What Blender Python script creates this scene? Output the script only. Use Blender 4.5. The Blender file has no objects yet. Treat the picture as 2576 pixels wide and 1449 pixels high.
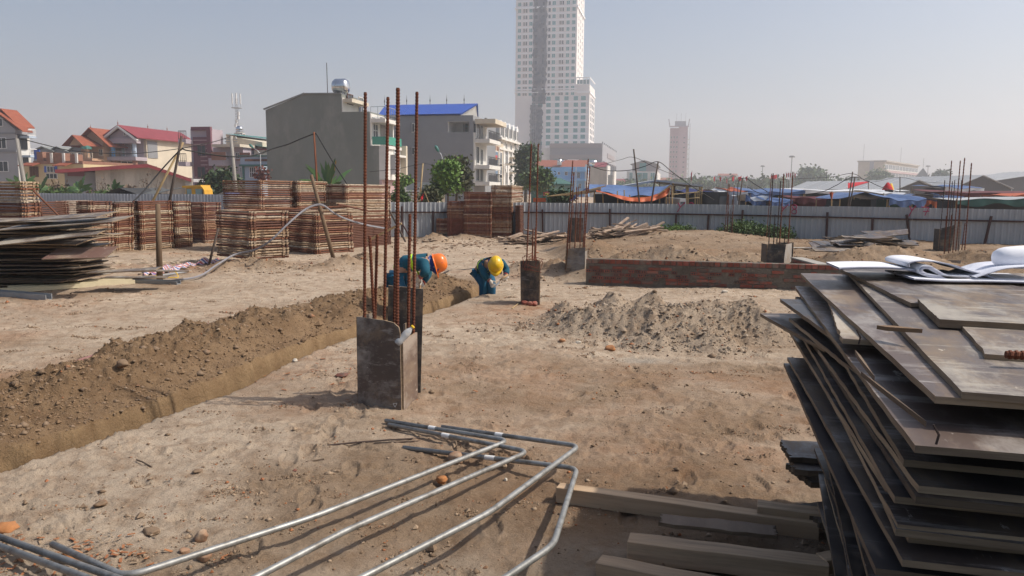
import bpy, bmesh, math, random
import numpy as np
from mathutils import Vector, Matrix
random.seed(7); rng = np.random.default_rng(7)
R = math.radians
V = Vector
scene = bpy.context.scene
col = scene.collection

# ------------------------------------------------------------------ camera
F_PX, W_PX, H_PX = 1940.0, 2576.0, 1449.0
CAM_H = 1.75
PITCH, ROLL = R(7.2), R(0.45)
cam_data = bpy.data.cameras.new('camera')
cam = bpy.data.objects.new('camera', cam_data)
col.objects.link(cam)
cam_data.sensor_width = 36.0
cam_data.lens = 36.0 * F_PX / W_PX
cam_data.clip_start = 0.05
cam_data.clip_end = 20000
_fw = V((0, math.cos(PITCH), -math.sin(PITCH)))
_up0 = V((0, math.sin(PITCH), math.cos(PITCH)))
_rt0 = V((1, 0, 0))
# the phone is rolled a little: the horizon drops towards the right
_rt = _rt0 * math.cos(ROLL) + _up0 * math.sin(ROLL)
_up = _up0 * math.cos(ROLL) - _rt0 * math.sin(ROLL)
mw = Matrix((( _rt.x, _up.x, -_fw.x, 0), (_rt.y, _up.y, -_fw.y, 0), (_rt.z, _up.z, -_fw.z, CAM_H), (0, 0, 0, 1)))
cam.matrix_world = mw
scene.camera = cam
CAMP = V((0, 0, CAM_H))

def ray(u, v):
    return _fw + _rt * ((u - W_PX / 2) / F_PX) + _up * ((H_PX / 2 - v) / F_PX)
def at(u, v, Y):
    d = ray(u, v); return CAMP + d * (Y / d.y)
def gz(u, v, z=0.0):
    d = ray(u, v); return CAMP + d * ((z - CAM_H) / d.z)
def proj(p):
    q = V(p) - CAMP; w = q.dot(_fw)
    return (W_PX / 2 + F_PX * q.dot(_rt) / w, H_PX / 2 - F_PX * q.dot(_up) / w)
def hor(u):
    """row of the horizon at column u"""
    return proj(CAMP + V(((u - W_PX / 2) / F_PX * 1000, 1000, 0)))[1]
def gx(u, Y, z=1.75):
    """point at column u, distance Y and height z"""
    lo = V(((u - W_PX / 2) / F_PX * Y, Y, z))
    for _ in range(6):
        lo.x += (u - proj(lo)[0]) / F_PX * Y
    return lo
def zat(u, v, p):
    """height of the image row v above the plan point p"""
    z0, z1 = -5.0, min(300.0, CAM_H + p[1] * 1.5)
    for _ in range(50):
        zm = (z0 + z1) / 2
        if proj((p[0], p[1], zm))[1] > v: z0 = zm
        else: z1 = zm
    return (z0 + z1) / 2
def run_to(p, d, u):
    """length along plan direction d from p until column u is reached"""
    a, b = 0.0, 80.0
    s = 1 if proj(V(p) + V(d) * 0.5)[0] > proj(p)[0] else -1
    for _ in range(50):
        m = (a + b) / 2
        q = V(p) + V(d) * m
        if q.y < 0.5 or (proj(q)[0] - u) * s > 0: b = m
        else: a = m
    return (a + b) / 2

# ------------------------------------------------------------------ light
SUN_EL, SUN_AZ = R(48), R(90)          # azimuth measured from +Y (view direction) towards +X (right)
world = bpy.data.worlds.new('World'); scene.world = world
world.use_nodes = True
wn = world.node_tree; wn.nodes.clear()
sky = wn.nodes.new('ShaderNodeTexSky'); sky.sky_type = 'NISHITA'
sky.sun_disc = False
sky.sun_elevation = SUN_EL; sky.sun_rotation = SUN_AZ
sky.altitude = 0; sky.air_density = 1.0; sky.dust_density = 3.2; sky.ozone_density = 1.0
bg = wn.nodes.new('ShaderNodeBackground'); bg.inputs['Strength'].default_value = 0.13
wo = wn.nodes.new('ShaderNodeOutputWorld')
wn.links.new(sky.outputs[0], bg.inputs['Color']); wn.links.new(bg.outputs[0], wo.inputs['Surface'])
sun_data = bpy.data.lights.new('sun', 'SUN'); sun_data.energy = 4.7; sun_data.angle = R(1.0)
sun_data.color = (1.0, 0.93, 0.83)
sun = bpy.data.objects.new('sun', sun_data); col.objects.link(sun)
_sd = V((math.sin(SUN_AZ) * math.cos(SUN_EL), math.cos(SUN_AZ) * math.cos(SUN_EL), math.sin(SUN_EL)))
sun.rotation_euler = _sd.to_track_quat('Z', 'Y').to_euler(); sun.location = (40, 10, 60)
vs = scene.view_settings
vs.view_transform = 'Standard'; vs.look = 'None'; vs.exposure = 0.0; vs.gamma = 1.0; vs.use_curve_mapping = False
cy = scene.cycles
scene.render.engine = 'CYCLES'
cy.use_denoising = True
cy.max_bounces = 8; cy.diffuse_bounces = 3; cy.glossy_bounces = 3; cy.transmission_bounces = 4
cy.transparent_max_bounces = 12; cy.volume_bounces = 1; cy.sample_clamp_indirect = 4.0
cy.caustics_reflective = False; cy.caustics_refractive = False

# ------------------------------------------------------------------ materials
MATS = {}
def mat(name, c1, c2=None, scale=6.0, rough=0.85, metal=0.0, bump=0.0, bscale=None, rand=0.0, stretch=(1, 1, 1),
        lo=0.35, hi=0.65, detail=6.0, spec=0.3, c3=None, s3=1.3, m3=(0.5, 0.7), bdist=0.02):
    m = bpy.data.materials.new(name); m.use_nodes = True
    nt = m.node_tree; N = nt.nodes; L = nt.links
    b = N['Principled BSDF']
    b.inputs['Roughness'].default_value = rough; b.inputs['Metallic'].default_value = metal
    b.inputs['Specular IOR Level'].default_value = spec
    if c2 is None: c2 = tuple(x * 0.82 for x in c1)
    tc = N.new('ShaderNodeTexCoord'); oi = N.new('ShaderNodeObjectInfo')
    mp = N.new('ShaderNodeMapping'); mp.inputs['Scale'].default_value = stretch
    ad = N.new('ShaderNodeVectorMath'); ad.operation = 'ADD'
    mu = N.new('ShaderNodeMath'); mu.operation = 'MULTIPLY'; mu.inputs[1].default_value = 57.3
    L.new(oi.outputs['Random'], mu.inputs[0]); L.new(tc.outputs['Object'], ad.inputs[0]); L.new(mu.outputs[0], ad.inputs[1])
    L.new(ad.outputs[0], mp.inputs['Vector'])
    nz = N.new('ShaderNodeTexNoise'); nz.inputs['Scale'].default_value = scale; nz.inputs['Detail'].default_value = detail
    nz.inputs['Roughness'].default_value = 0.65
    L.new(mp.outputs[0], nz.inputs['Vector'])
    cr = N.new('ShaderNodeValToRGB'); e = cr.color_ramp.elements
    e[0].position = lo; e[0].color = (*c1, 1); e[1].position = hi; e[1].color = (*c2, 1)
    L.new(nz.outputs['Fac'], cr.inputs['Fac'])
    out = cr.outputs['Color']
    if c3 is not None:
        n3 = N.new('ShaderNodeTexNoise'); n3.inputs['Scale'].default_value = s3; n3.inputs['Detail'].default_value = 8
        n3.inputs['Roughness'].default_value = 0.7
        L.new(mp.outputs[0], n3.inputs['Vector'])
        r3 = N.new('ShaderNodeMapRange'); r3.inputs[1].default_value = m3[0]; r3.inputs[2].default_value = m3[1]
        L.new(n3.outputs['Fac'], r3.inputs[0])
        mx = N.new('ShaderNodeMix'); mx.data_type = 'RGBA'; mx.inputs[7].default_value = (*c3, 1)
        L.new(r3.outputs[0], mx.inputs[0]); L.new(out, mx.inputs[6]); out = mx.outputs[2]
    if rand:
        hs = N.new('ShaderNodeHueSaturation'); mr = N.new('ShaderNodeMapRange')
        mr.inputs[3].default_value = 1 - rand; mr.inputs[4].default_value = 1 + rand
        L.new(oi.outputs['Random'], mr.inputs[0]); L.new(mr.outputs[0], hs.inputs['Value'])
        L.new(out, hs.inputs['Color']); out = hs.outputs['Color']
    L.new(out, b.inputs['Base Color'])
    if bump:
        bp = N.new('ShaderNodeBump'); bp.inputs['Strength'].default_value = bump; bp.inputs['Distance'].default_value = bdist
        if bscale:
            nb = N.new('ShaderNodeTexNoise'); nb.inputs['Scale'].default_value = bscale; nb.inputs['Detail'].default_value = 8
            L.new(mp.outputs[0], nb.inputs['Vector']); L.new(nb.outputs['Fac'], bp.inputs['Height'])
        else: L.new(nz.outputs['Fac'], bp.inputs['Height'])
        L.new(bp.outputs[0], b.inputs['Normal'])
    MATS[name] = m
    return m

def glass_mat(name, c, rough=0.12, spec=0.6):
    m = mat(name, c, tuple(x * 0.75 for x in c), scale=0.8, rough=rough, spec=spec); return m

def tube_mat(name, stops, rough=0.75, rustc=(0.10, 0.035, 0.015)):
    """painted scaffold tube: each object takes its own colour from a ramp, with rust on it"""
    m = bpy.data.materials.new(name); m.use_nodes = True
    nt = m.node_tree; N = nt.nodes; L = nt.links; b = N['Principled BSDF']
    b.inputs['Roughness'].default_value = rough; b.inputs['Specular IOR Level'].default_value = 0.25
    oi = N.new('ShaderNodeObjectInfo'); tc = N.new('ShaderNodeTexCoord')
    cr = N.new('ShaderNodeValToRGB'); cr.color_ramp.interpolation = 'CONSTANT'
    els = cr.color_ramp.elements
    while len(els) < len(stops): els.new(0.5)
    for i, c in enumerate(stops):
        els[i].position = i / len(stops); els[i].color = (*c, 1)
    ad = N.new('ShaderNodeVectorMath'); ad.operation = 'ADD'
    mu = N.new('ShaderNodeMath'); mu.operation = 'MULTIPLY'; mu.inputs[1].default_value = 91.7
    L.new(oi.outputs['Random'], mu.inputs[0]); L.new(tc.outputs['Object'], ad.inputs[0]); L.new(mu.outputs[0], ad.inputs[1])
    L.new(oi.outputs['Random'], cr.inputs['Fac'])
    n1 = N.new('ShaderNodeTexNoise'); n1.inputs['Scale'].default_value = 7; n1.inputs['Detail'].default_value = 7
    n1.inputs['Roughness'].default_value = 0.75
    L.new(ad.outputs[0], n1.inputs['Vector'])
    mr = N.new('ShaderNodeMapRange'); mr.inputs[1].default_value = 0.46; mr.inputs[2].default_value = 0.66; mr.inputs[4].default_value = .85
    L.new(n1.outputs['Fac'], mr.inputs[0])
    mx = N.new('ShaderNodeMix'); mx.data_type = 'RGBA'; mx.inputs[7].default_value = (*rustc, 1)
    L.new(mr.outputs[0], mx.inputs[0]); L.new(cr.outputs['Color'], mx.inputs[6]); L.new(mx.outputs[2], b.inputs['Base Color'])
    MATS[name] = m
    return m

# ------------------------------------------------------------------ mesh helpers
class MB:
    """collects faces of one mesh object"""
    def __init__(s): s.v = []; s.f = []; s.m = []
    def add(s, vs, fs, mi=0):
        o = len(s.v); s.v.extend([tuple(p) for p in vs])
        s.f.extend([tuple(i + o for i in f) for f in fs]); s.m.extend([mi] * len(fs)); return s
    def box(s, lo, hi, mi=0):
        x0, y0, z0 = lo; x1, y1, z1 = hi
        return s.add([(x0, y0, z0), (x1, y0, z0), (x1, y1, z0), (x0, y1, z0), (x0, y0, z1), (x1, y0, z1), (x1, y1, z1), (x0, y1, z1)],
                     [(0, 3, 2, 1), (4, 5, 6, 7), (0, 1, 5, 4), (1, 2, 6, 5), (2, 3, 7, 6), (3, 0, 4, 7)], mi)
    def bar(s, p0, p1, w, h, up=(0, 0, 1), mi=0):
        """beam of w x h section from p0 to p1"""
        p0 = V(p0); p1 = V(p1); d = (p1 - p0).normalized(); u = V(up)
        if abs(d.dot(u)) > 0.98: u = V((0, 1, 0))
        a = d.cross(u).normalized() * (w / 2); b = a.cross(d).normalized() * (h / 2)
        q = [p + i * a + j * b for p in (p0, p1) for i, j in ((-1, -1), (1, -1), (1, 1), (-1, 1))]
        return s.add(q, [(0, 1, 2, 3), (7, 6, 5, 4), (0, 4, 5, 1), (1, 5, 6, 2), (2, 6, 7, 3), (3, 7, 4, 0)], mi)
    def tube(s, pts, r, n=6, cap=True, mi=0):
        """round tube along points; r a number or a list"""
        pts = [V(p) for p in pts]; k = len(pts)
        rs = r if isinstance(r, (list, tuple)) else [r] * k
        vs = []; fs = []; ref = None
        for i, p in enumerate(pts):
            d = (pts[min(i + 1, k - 1)] - pts[max(i - 1, 0)])
            d = d.normalized() if d.length > 1e-9 else V((0, 0, 1))
            if ref is None: ref = V((0, 0, 1)) if abs(d.z) < 0.9 else V((1, 0, 0))
            a = d.cross(ref)
            a = a.normalized() if a.length > 1e-6 else V((1, 0, 0))
            b = a.cross(d).normalized(); ref = b
            for j in range(n):
                t = 2 * math.pi * j / n
                vs.append(p + (a * math.cos(t) + b * math.sin(t)) * rs[i])
        for i in range(k - 1):
            for j in range(n):
                j2 = (j + 1) % n
                fs.append((i * n + j, i * n + j2, (i + 1) * n + j2, (i + 1) * n + j))
        if cap: fs.append(tuple(range(n))[::-1]); fs.append(tuple((k - 1) * n + j for j in range(n)))
        return s.add(vs, [f[::-1] for f in fs], mi)
    def prism(s, poly, y0, y1, mi=0):
        """polygon in xz, extruded along y"""
        n = len(poly)
        vs = [(x, y0, z) for x, z in poly] + [(x, y1, z) for x, z in poly]
        fs = [tuple(range(n)), tuple(range(n, 2 * n))[::-1]] + [(i, i + n, (i + 1) % n + n, (i + 1) % n) for i in range(n)]
        return s.add(vs, fs, mi)
    def lathe(s, prof, n=16, c=(0, 0, 0), mi=0):
        vs = [(c[0] + r * math.cos(2 * math.pi * j / n), c[1] + r * math.sin(2 * math.pi * j / n), c[2] + z) for r, z in prof for j in range(n)]
        fs = [(i * n + j, i * n + (j + 1) % n, (i + 1) * n + (j + 1) % n, (i + 1) * n + j) for i in range(len(prof) - 1) for j in range(n)]
        return s.add(vs, fs, mi)
    def mesh(s, name, mats, smooth=False):
        me = bpy.data.meshes.new(name); me.from_pydata(s.v, [], s.f)
        if not isinstance(mats, (list, tuple)): mats = [mats]
        for m in mats: me.materials.append(MATS[m] if isinstance(m, str) else m)
        if len(mats) > 1: me.polygons.foreach_set('material_index', s.m)
        if smooth: me.polygons.foreach_set('use_smooth', [True] * len(me.polygons))
        me.update(); return me
    def build(s, name, mats, parent=None, smooth=False, loc=None, mw=None):
        return link(name, s.mesh(name, mats, smooth), parent, loc, mw)

def link(name, data, parent=None, loc=None, mw=None):
    o = bpy.data.objects.new(name, data); col.objects.link(o)
    if parent is not None: o.parent = parent
    if mw is not None: o.matrix_basis = mw
    if loc is not None: o.location = loc
    return o
def tag(o, label, cat, group=None, kind=None):
    o['label'] = label; o['category'] = cat
    if group: o['group'] = group
    if kind: o['kind'] = kind
    return o
def thing(name, label, cat, loc=(0, 0, 0), rz=0.0, group=None):
    o = bpy.data.objects.new(name, None); col.objects.link(o)
    o.location = loc; o.rotation_euler = (0, 0, rz); o.empty_display_size = 0.2
    return tag(o, label, cat, group)
def np_mesh(name, verts, faces, mats, smooth=False):
    """verts (n,3), faces (m,k) numpy arrays of one face size"""
    me = bpy.data.meshes.new(name); m, k = faces.shape
    me.vertices.add(len(verts)); me.vertices.foreach_set('co', np.asarray(verts, np.float32).ravel())
    me.loops.add(m * k); me.loops.foreach_set('vertex_index', faces.astype(np.int32).ravel())
    me.polygons.add(m); me.polygons.foreach_set('loop_start', np.arange(0, m * k, k, dtype=np.int32))
    me.polygons.foreach_set('use_smooth', np.full(m, smooth))
    for x in (mats if isinstance(mats, (list, tuple)) else [mats]): me.materials.append(MATS[x])
    me.update(calc_edges=True); me.validate(); return me

# value noise for shapes
def _hash(ix, iy, seed):
    h = (ix.astype(np.int64) * 374761393 + iy.astype(np.int64) * 668265263 + seed * 974634777) & 0xffffffff
    h = ((h ^ (h >> 13)) * 1274126177) & 0xffffffff
    return ((h ^ (h >> 16)) & 0xffffff) / float(0xffffff)
def vnoise(x, y, seed=0):
    ix = np.floor(x); iy = np.floor(y); fx = x - ix; fy = y - iy
    fx = fx * fx * fx * (fx * (fx * 6 - 15) + 10); fy = fy * fy * fy * (fy * (fy * 6 - 15) + 10)
    a = _hash(ix, iy, seed); b = _hash(ix + 1, iy, seed); c = _hash(ix, iy + 1, seed); d = _hash(ix + 1, iy + 1, seed)
    return (a * (1 - fx) + b * fx) * (1 - fy) + (c * (1 - fx) + d * fx) * fy
def fbm(x, y, oct=4, seed=0, gain=0.5):
    s = 0; a = 1; t = 0
    for i in range(oct):
        ca, sa = math.cos(i * 1.1), math.sin(i * 1.1)
        s = s + a * (vnoise((x * ca - y * sa) * 2 ** i + 17.3 * i, (x * sa + y * ca) * 2 ** i - 9.1 * i, seed + i) - 0.5); t += a; a *= gain
    return s / t * 2
def worley(x, y, seed=0):
    """distance to the nearest point, to the second nearest, and the cell's own random number"""
    ix = np.floor(x); iy = np.floor(y); f1 = np.full(x.shape, 9.0); f2 = np.full(x.shape, 9.0); rid = np.zeros(x.shape)
    for dx in (-1, 0, 1):
        for dy in (-1, 0, 1):
            cx, cy = ix + dx, iy + dy; d = (cx + _hash(cx, cy, seed) - x) ** 2 + (cy + _hash(cx, cy, seed + 7) - y) ** 2
            nearer = d < f1; f2 = np.where(nearer, f1, np.minimum(f2, d)); rid = np.where(nearer, _hash(cx, cy, seed + 13), rid); f1 = np.where(nearer, d, f1)
    return np.sqrt(f1), np.sqrt(f2), rid
def sstep(a, b, x):
    t = np.clip((x - a) / (b - a), 0, 1); return t * t * (3 - 2 * t)
# ------------------------------------------------------------------ ground
_near = [gz(u, v) for u, v in ((-500, 1420), (0, 1200), (340, 1080), (470, 1030), (560, 995), (745, 905), (895, 843), (1065, 793), (1160, 757), (1240, 733))]
_ty = np.array([p.y for p in _near]); _tx = np.array([p.x for p in _near])
TR_END = _near[-1].y + 0.55
HEAPS = []      # x, y, height, radius of loose heaps
for u, v, h, r in ((1425, 800, .22, .42), (1540, 792, .30, .50), (1640, 790, .30, .46), (1770, 800, .24, .55), (1880, 805, .24, .55),
                   (1480, 835, .17, .6), (1600, 845, .16, .6), (1730, 850, .20, .65), (1850, 845, .19, .6), (1930, 850, .18, .5), (1650, 870, .11, .5), (1790, 875, .12, .5), (1560, 825, .16, 1.1), (1700, 830, .17, 1.2), (1840, 825, .17, 1.1), (1450, 825, .1, .8)):
    p = gz(u, v); HEAPS.append((p.x, p.y, h, r))
for u, Y, h, r in ((2130, 15.6, .34, .9), (2220, 15.8, .40, 1.0), (2310, 16.0, .30, .9), (1560, 15.2, .22, .5), (1740, 16.0, .24, .9), (1660, 16.4, .22, .8), (1860, 16.6, .2, .8),
                   (1500, 17.8, .2, .8), (2450, 17, .25, 1.0), (2540, 16, .3, .9), (1390, 15.6, .34, .75), (1330, 17.0, .22, .8), (1500, 19.5, .18, .7),
                   (870, 17.2, .3, .8), (930, 18.6, .22, 1.0), (800, 16.6, .1, .7), (620, 17.0, .16, .9), (690, 16.8, .14, .9), (560, 16.5, .12, .6), (1090, 26, .28, .9), (1170, 28, .2, 1.2)):
    p = gx(u, Y, 0); HEAPS.append((p.x, p.y, h, r))
_wl0 = gx(1474, 14.55, 0); _wl1 = gx(2600, 12.9, 0)     # line of the brick wall

FEET = []
_fr = random.Random(5)
for k in range(46):
    fx, fy_, fa = _fr.uniform(-3.5, 3.4), _fr.uniform(2.9, 10.5), _fr.uniform(0, 6.28)
    for j in range(_fr.randint(2, 6)):
        if fx - np.interp(fy_, _ty, _tx) > .25: FEET.append((fx + (.1 if j % 2 else -.1) * math.sin(fa), fy_ - (.1 if j % 2 else -.1) * math.cos(fa), fa + _fr.uniform(-.2, .2)))
        fx += .62 * math.cos(fa); fy_ += .62 * math.sin(fa)
def trench_s(x, y):
    xe = np.interp(y, _ty, _tx)
    return (xe - x) * 0.955 + 0.07 * fbm(y * 1.3, x * 0 + 3.1, 3, 41) + 0.035 * fbm(y * 5, x * 5, 3, 43)
def ground_h(x, y, full=True):
    x = np.asarray(x, float); y = np.asarray(y, float)
    z = 0.035 * fbm(x * 0.5, y * 0.5, 3, 1) + 0.012 * fbm(x * 2.3, y * 2.3, 3, 5)
    s = trench_s(x, y)
    on = 1 - sstep(TR_END - 0.35, TR_END + 0.25, y + 0.15 * fbm(x * 3, y * 3, 2, 11))
    rim = fbm(x * 3.1, y * 3.1, 4, 21)
    # spoil bank on the far side of the cut
    bank = sstep(0.24, 1.0 + 0.2 * rim, s) * (1 - sstep(1.15, 1.95, s + 0.3 * rim))
    onb = 1 - sstep(TR_END + 0.3, TR_END + 1.5, y)
    lump = 0.75 + 0.5 * fbm(x * 1.1, y * 1.1, 3, 31) + 0.35 * np.abs(fbm(x * 4.5, y * 4.5, 4, 33))
    z = z + 0.25 * bank * onb * lump
    cut = sstep(-0.02, 0.035, s) * (1 - sstep(0.25, 0.36, s + 0.07 * fbm(x * 5, y * 5, 4, 37)))
    z = z * (1 - cut * on) + cut * on * (-0.34 + 0.04 * fbm(x * 4, y * 4, 3, 39))
    # ground filled up behind the brick wall, ridge towards the fence
    t = (x - _wl0.x) / (_wl1.x - _wl0.x); yw = _wl0.y + t * (_wl1.y - _wl0.y)
    back = sstep(0.1, 0.55, y - yw) * sstep(-0.07, 0.05, t + 0.03 * fbm(y, x, 2, 3))
    rd = sstep(21.5, 26.2, y) * (1 - sstep(26.5, 29.5, y)) * sstep(2.6, 5, x) * (1 - 0.85 * sstep(6.5, 9.5, x))
    z = z + back * (0.30 + 0.08 * fbm(x * 0.6, y * 0.6, 3, 51) - 0.17 * sstep(20, 27, y)) + 0.30 * rd * (1 + 0.2 * fbm(x, y, 2, 8))
    loose = bank * onb + 0.45 * back
    for hx, hy, hh, hr in HEAPS:
        d = np.sqrt((x - hx) ** 2 + ((y - hy) * 1.05) ** 2) / hr
        g = np.clip(1 - d, 0, 1)
        b = np.clip(1 - (1 - g) ** 1.3, 0, 1) * np.exp(-1.2 * d * d)
        z = z + hh * b * (1 + 0.25 * rim); loose = loose + 1.3 * b
    loose = np.clip(loose, 0, 1)
    if full:
        # broken crust, foot prints and scuffs where people have walked
        wx = x + .06 * fbm(x * 6, y * 6, 2, 81); wy = y + .06 * fbm(x * 6 + 9, y * 6, 2, 83)
        f1, f2, rid = worley(wx * 7.5, wy * 7.5, 5); g1, g2, rid2 = worley(wx * 19, wy * 19, 9)
        crust = np.clip(fbm(x * .8 + 3, y * .8, 4, 85) * 2.6 - .15, 0, 1) * (1 - cut * on)
        z = z + crust * (0.030 * (rid > .55) * (rid - .4) * sstep(.02, .10, f2 - f1) + 0.012 * (rid2 - .4) * sstep(.02, .15, g2 - g1))
        z = z + (1 - cut * on) * np.maximum(0, rid2 - .86) * .09 * sstep(.05, .4, g2 - g1)
        for fx, fy_, fa in FEET:
            m = (np.abs(x - fx) < .3) & (np.abs(y - fy_) < .3)
            if m.any():
                dx = x[m] - fx; dy = y[m] - fy_; a = dx * math.cos(fa) + dy * math.sin(fa); b = -dx * math.sin(fa) + dy * math.cos(fa)
                q = (a / .145) ** 2 + (b / (.052 + .012 * a / .14)) ** 2
                z[m] += -.016 * (1 - sstep(.7, 1.1, q)) + .009 * np.exp(-((q - 1.35) / .35) ** 2) + .003 * np.sin(a * 260) * (q < .8)
        cl1, cl2, cr = worley(x * 5.2 + .4 * fbm(x * 9, y * 9, 2, 87), y * 5.2, 15); dl1, dl2, dr_ = worley(x * 13, y * 13 + .3 * fbm(x * 20, y * 20, 2, 89), 17)
        z = z + loose * (.085 * np.clip(1 - cl1 * 1.9, 0, 1) ** .6 * np.clip(cr - .55, 0, 1) + .05 * np.clip(1 - dl1 * 1.8, 0, 1) ** .6 * np.clip(dr_ - .4, 0, 1))
        z = z + loose * (0.07 * np.abs(fbm(x * 6, y * 6, 5, 61, .6)) + 0.03 * fbm(x * 20, y * 20, 3, 63))
        tr = np.clip(fbm(x * 0.9, y * 0.9, 4, 71) * 2.2 - .1, 0, 1)
        rg = 1 - np.abs(fbm(x * 4.2, y * 4.2, 4, 79)) * 2.2
        z = z + (1 - cut * on) * (0.013 * fbm(x * 5.5, y * 5.5, 4, 73) + 0.034 * tr * np.abs(fbm(x * 9, y * 9, 4, 75)) + 0.007 * fbm(x * 28, y * 28, 3, 77) + 0.012 * np.clip(rg - .55, 0, 1) * (.4 + tr))
    return z
def hz(x, y): return float(ground_h(np.array([x]), np.array([y]), False)[0])
def gp(u, v):
    """ground point seen at pixel (with relief)"""
    p = gz(u, v)
    for _ in range(6): p = gz(u, v, hz(p.x, p.y))
    return p

AP_Y = -1.2
tt = np.concatenate([np.linspace(-5, -1.0, 14)[:-1], np.linspace(-1.0, 1.0, 800), np.linspace(1.0, 5, 14)[1:]])
rr = [2.5]
while rr[-1] < 34: rr.append(rr[-1] * 1.0042 + 0.0005)
while rr[-1] < 90: rr.append(rr[-1] * 1.02)
while rr[-1] < 9000: rr.append(rr[-1] * 1.25)
rr = np.array(rr)
T, RR = np.meshgrid(tt, rr)
X = T * RR; Y = AP_Y + RR
far = 1 - sstep(45, 60, RR)
Z = ground_h(X, Y) * far
nr, nc = X.shape
idx = np.arange(nr * nc).reshape(nr, nc)
fc = np.stack([idx[:-1, :-1], idx[:-1, 1:], idx[1:, 1:], idx[1:, :-1]], -1).reshape(-1, 4)
S = trench_s(X, Y); onb = 1 - sstep(TR_END + 0.5, TR_END + 1.8, Y)
damp = sstep(0.0, 0.05, S) * (1 - sstep(1.35, 2.0, S + 0.4 * fbm(X * 2, Y * 2, 3, 91))) * onb
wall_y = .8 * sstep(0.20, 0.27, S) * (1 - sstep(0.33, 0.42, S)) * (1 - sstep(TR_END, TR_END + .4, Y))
t_ = (X - _wl0.x) / (_wl1.x - _wl0.x); yw_ = _wl0.y + t_ * (_wl1.y - _wl0.y)
bk = sstep(0.0, 0.6, Y - yw_) * sstep(-0.2, 0.05, t_) * (0.72 + 0.4 * fbm(X * .8, Y * .8, 4, 93))
hp = np.zeros_like(X)
for hx, hy, hh, hr in HEAPS:
    d = np.sqrt((X - hx) ** 2 + (Y - hy) ** 2) / hr
    if hy > 13.5: bk = np.maximum(bk, 0.75 * np.exp(-d ** 2 * 2.2))
    else: hp = np.maximum(hp, np.exp(-d ** 2 * 1.6))
damp = np.maximum(damp, np.clip(fbm(X * .30 + 5, Y * .42, 6, 99, .62) * 2.2 - .22, 0, .62)); damp = np.maximum(damp, hp * .35)
damp = np.clip(np.maximum(damp, bk), 0, 1) * far
red = np.clip(fbm(X * .45, Y * .45, 5, 95) * 1.9 - 0.22 + 0.5 * np.exp(-((X - 3.0) / 1.4) ** 2 - ((Y - 8.0) / 1.6) ** 2)
              + 0.5 * np.exp(-((X - 1.6) / 1.3) ** 2 - ((Y - 13.3) / .9) ** 2) + 0.45 * np.exp(-((X + 5.5) / 3) ** 2 - ((Y - 18) / 2.0) ** 2)
              + 0.7 * np.exp(-((X + 3.5) / 4) ** 2 - ((Y - 24.5) / 1.5) ** 2) + 0.5 * np.exp(-((X - .15) / .8) ** 2 - ((Y - 9.0) / 1.5) ** 2), 0, 1) * (1 - hp)
c0 = gz(1640, 908)
cem = np.exp(-(((X - c0.x) / .42) ** 2 + ((Y - c0.y) / .17) ** 2) ** 2 * 1.5) * (0.75 + .5 * fbm(X * 5, Y * 5, 3, 97))
cem = np.clip(np.maximum(cem, hp * 0.22), 0, 1)
vc = np.stack([damp, red, cem, wall_y], -1).reshape(-1, 4)

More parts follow.
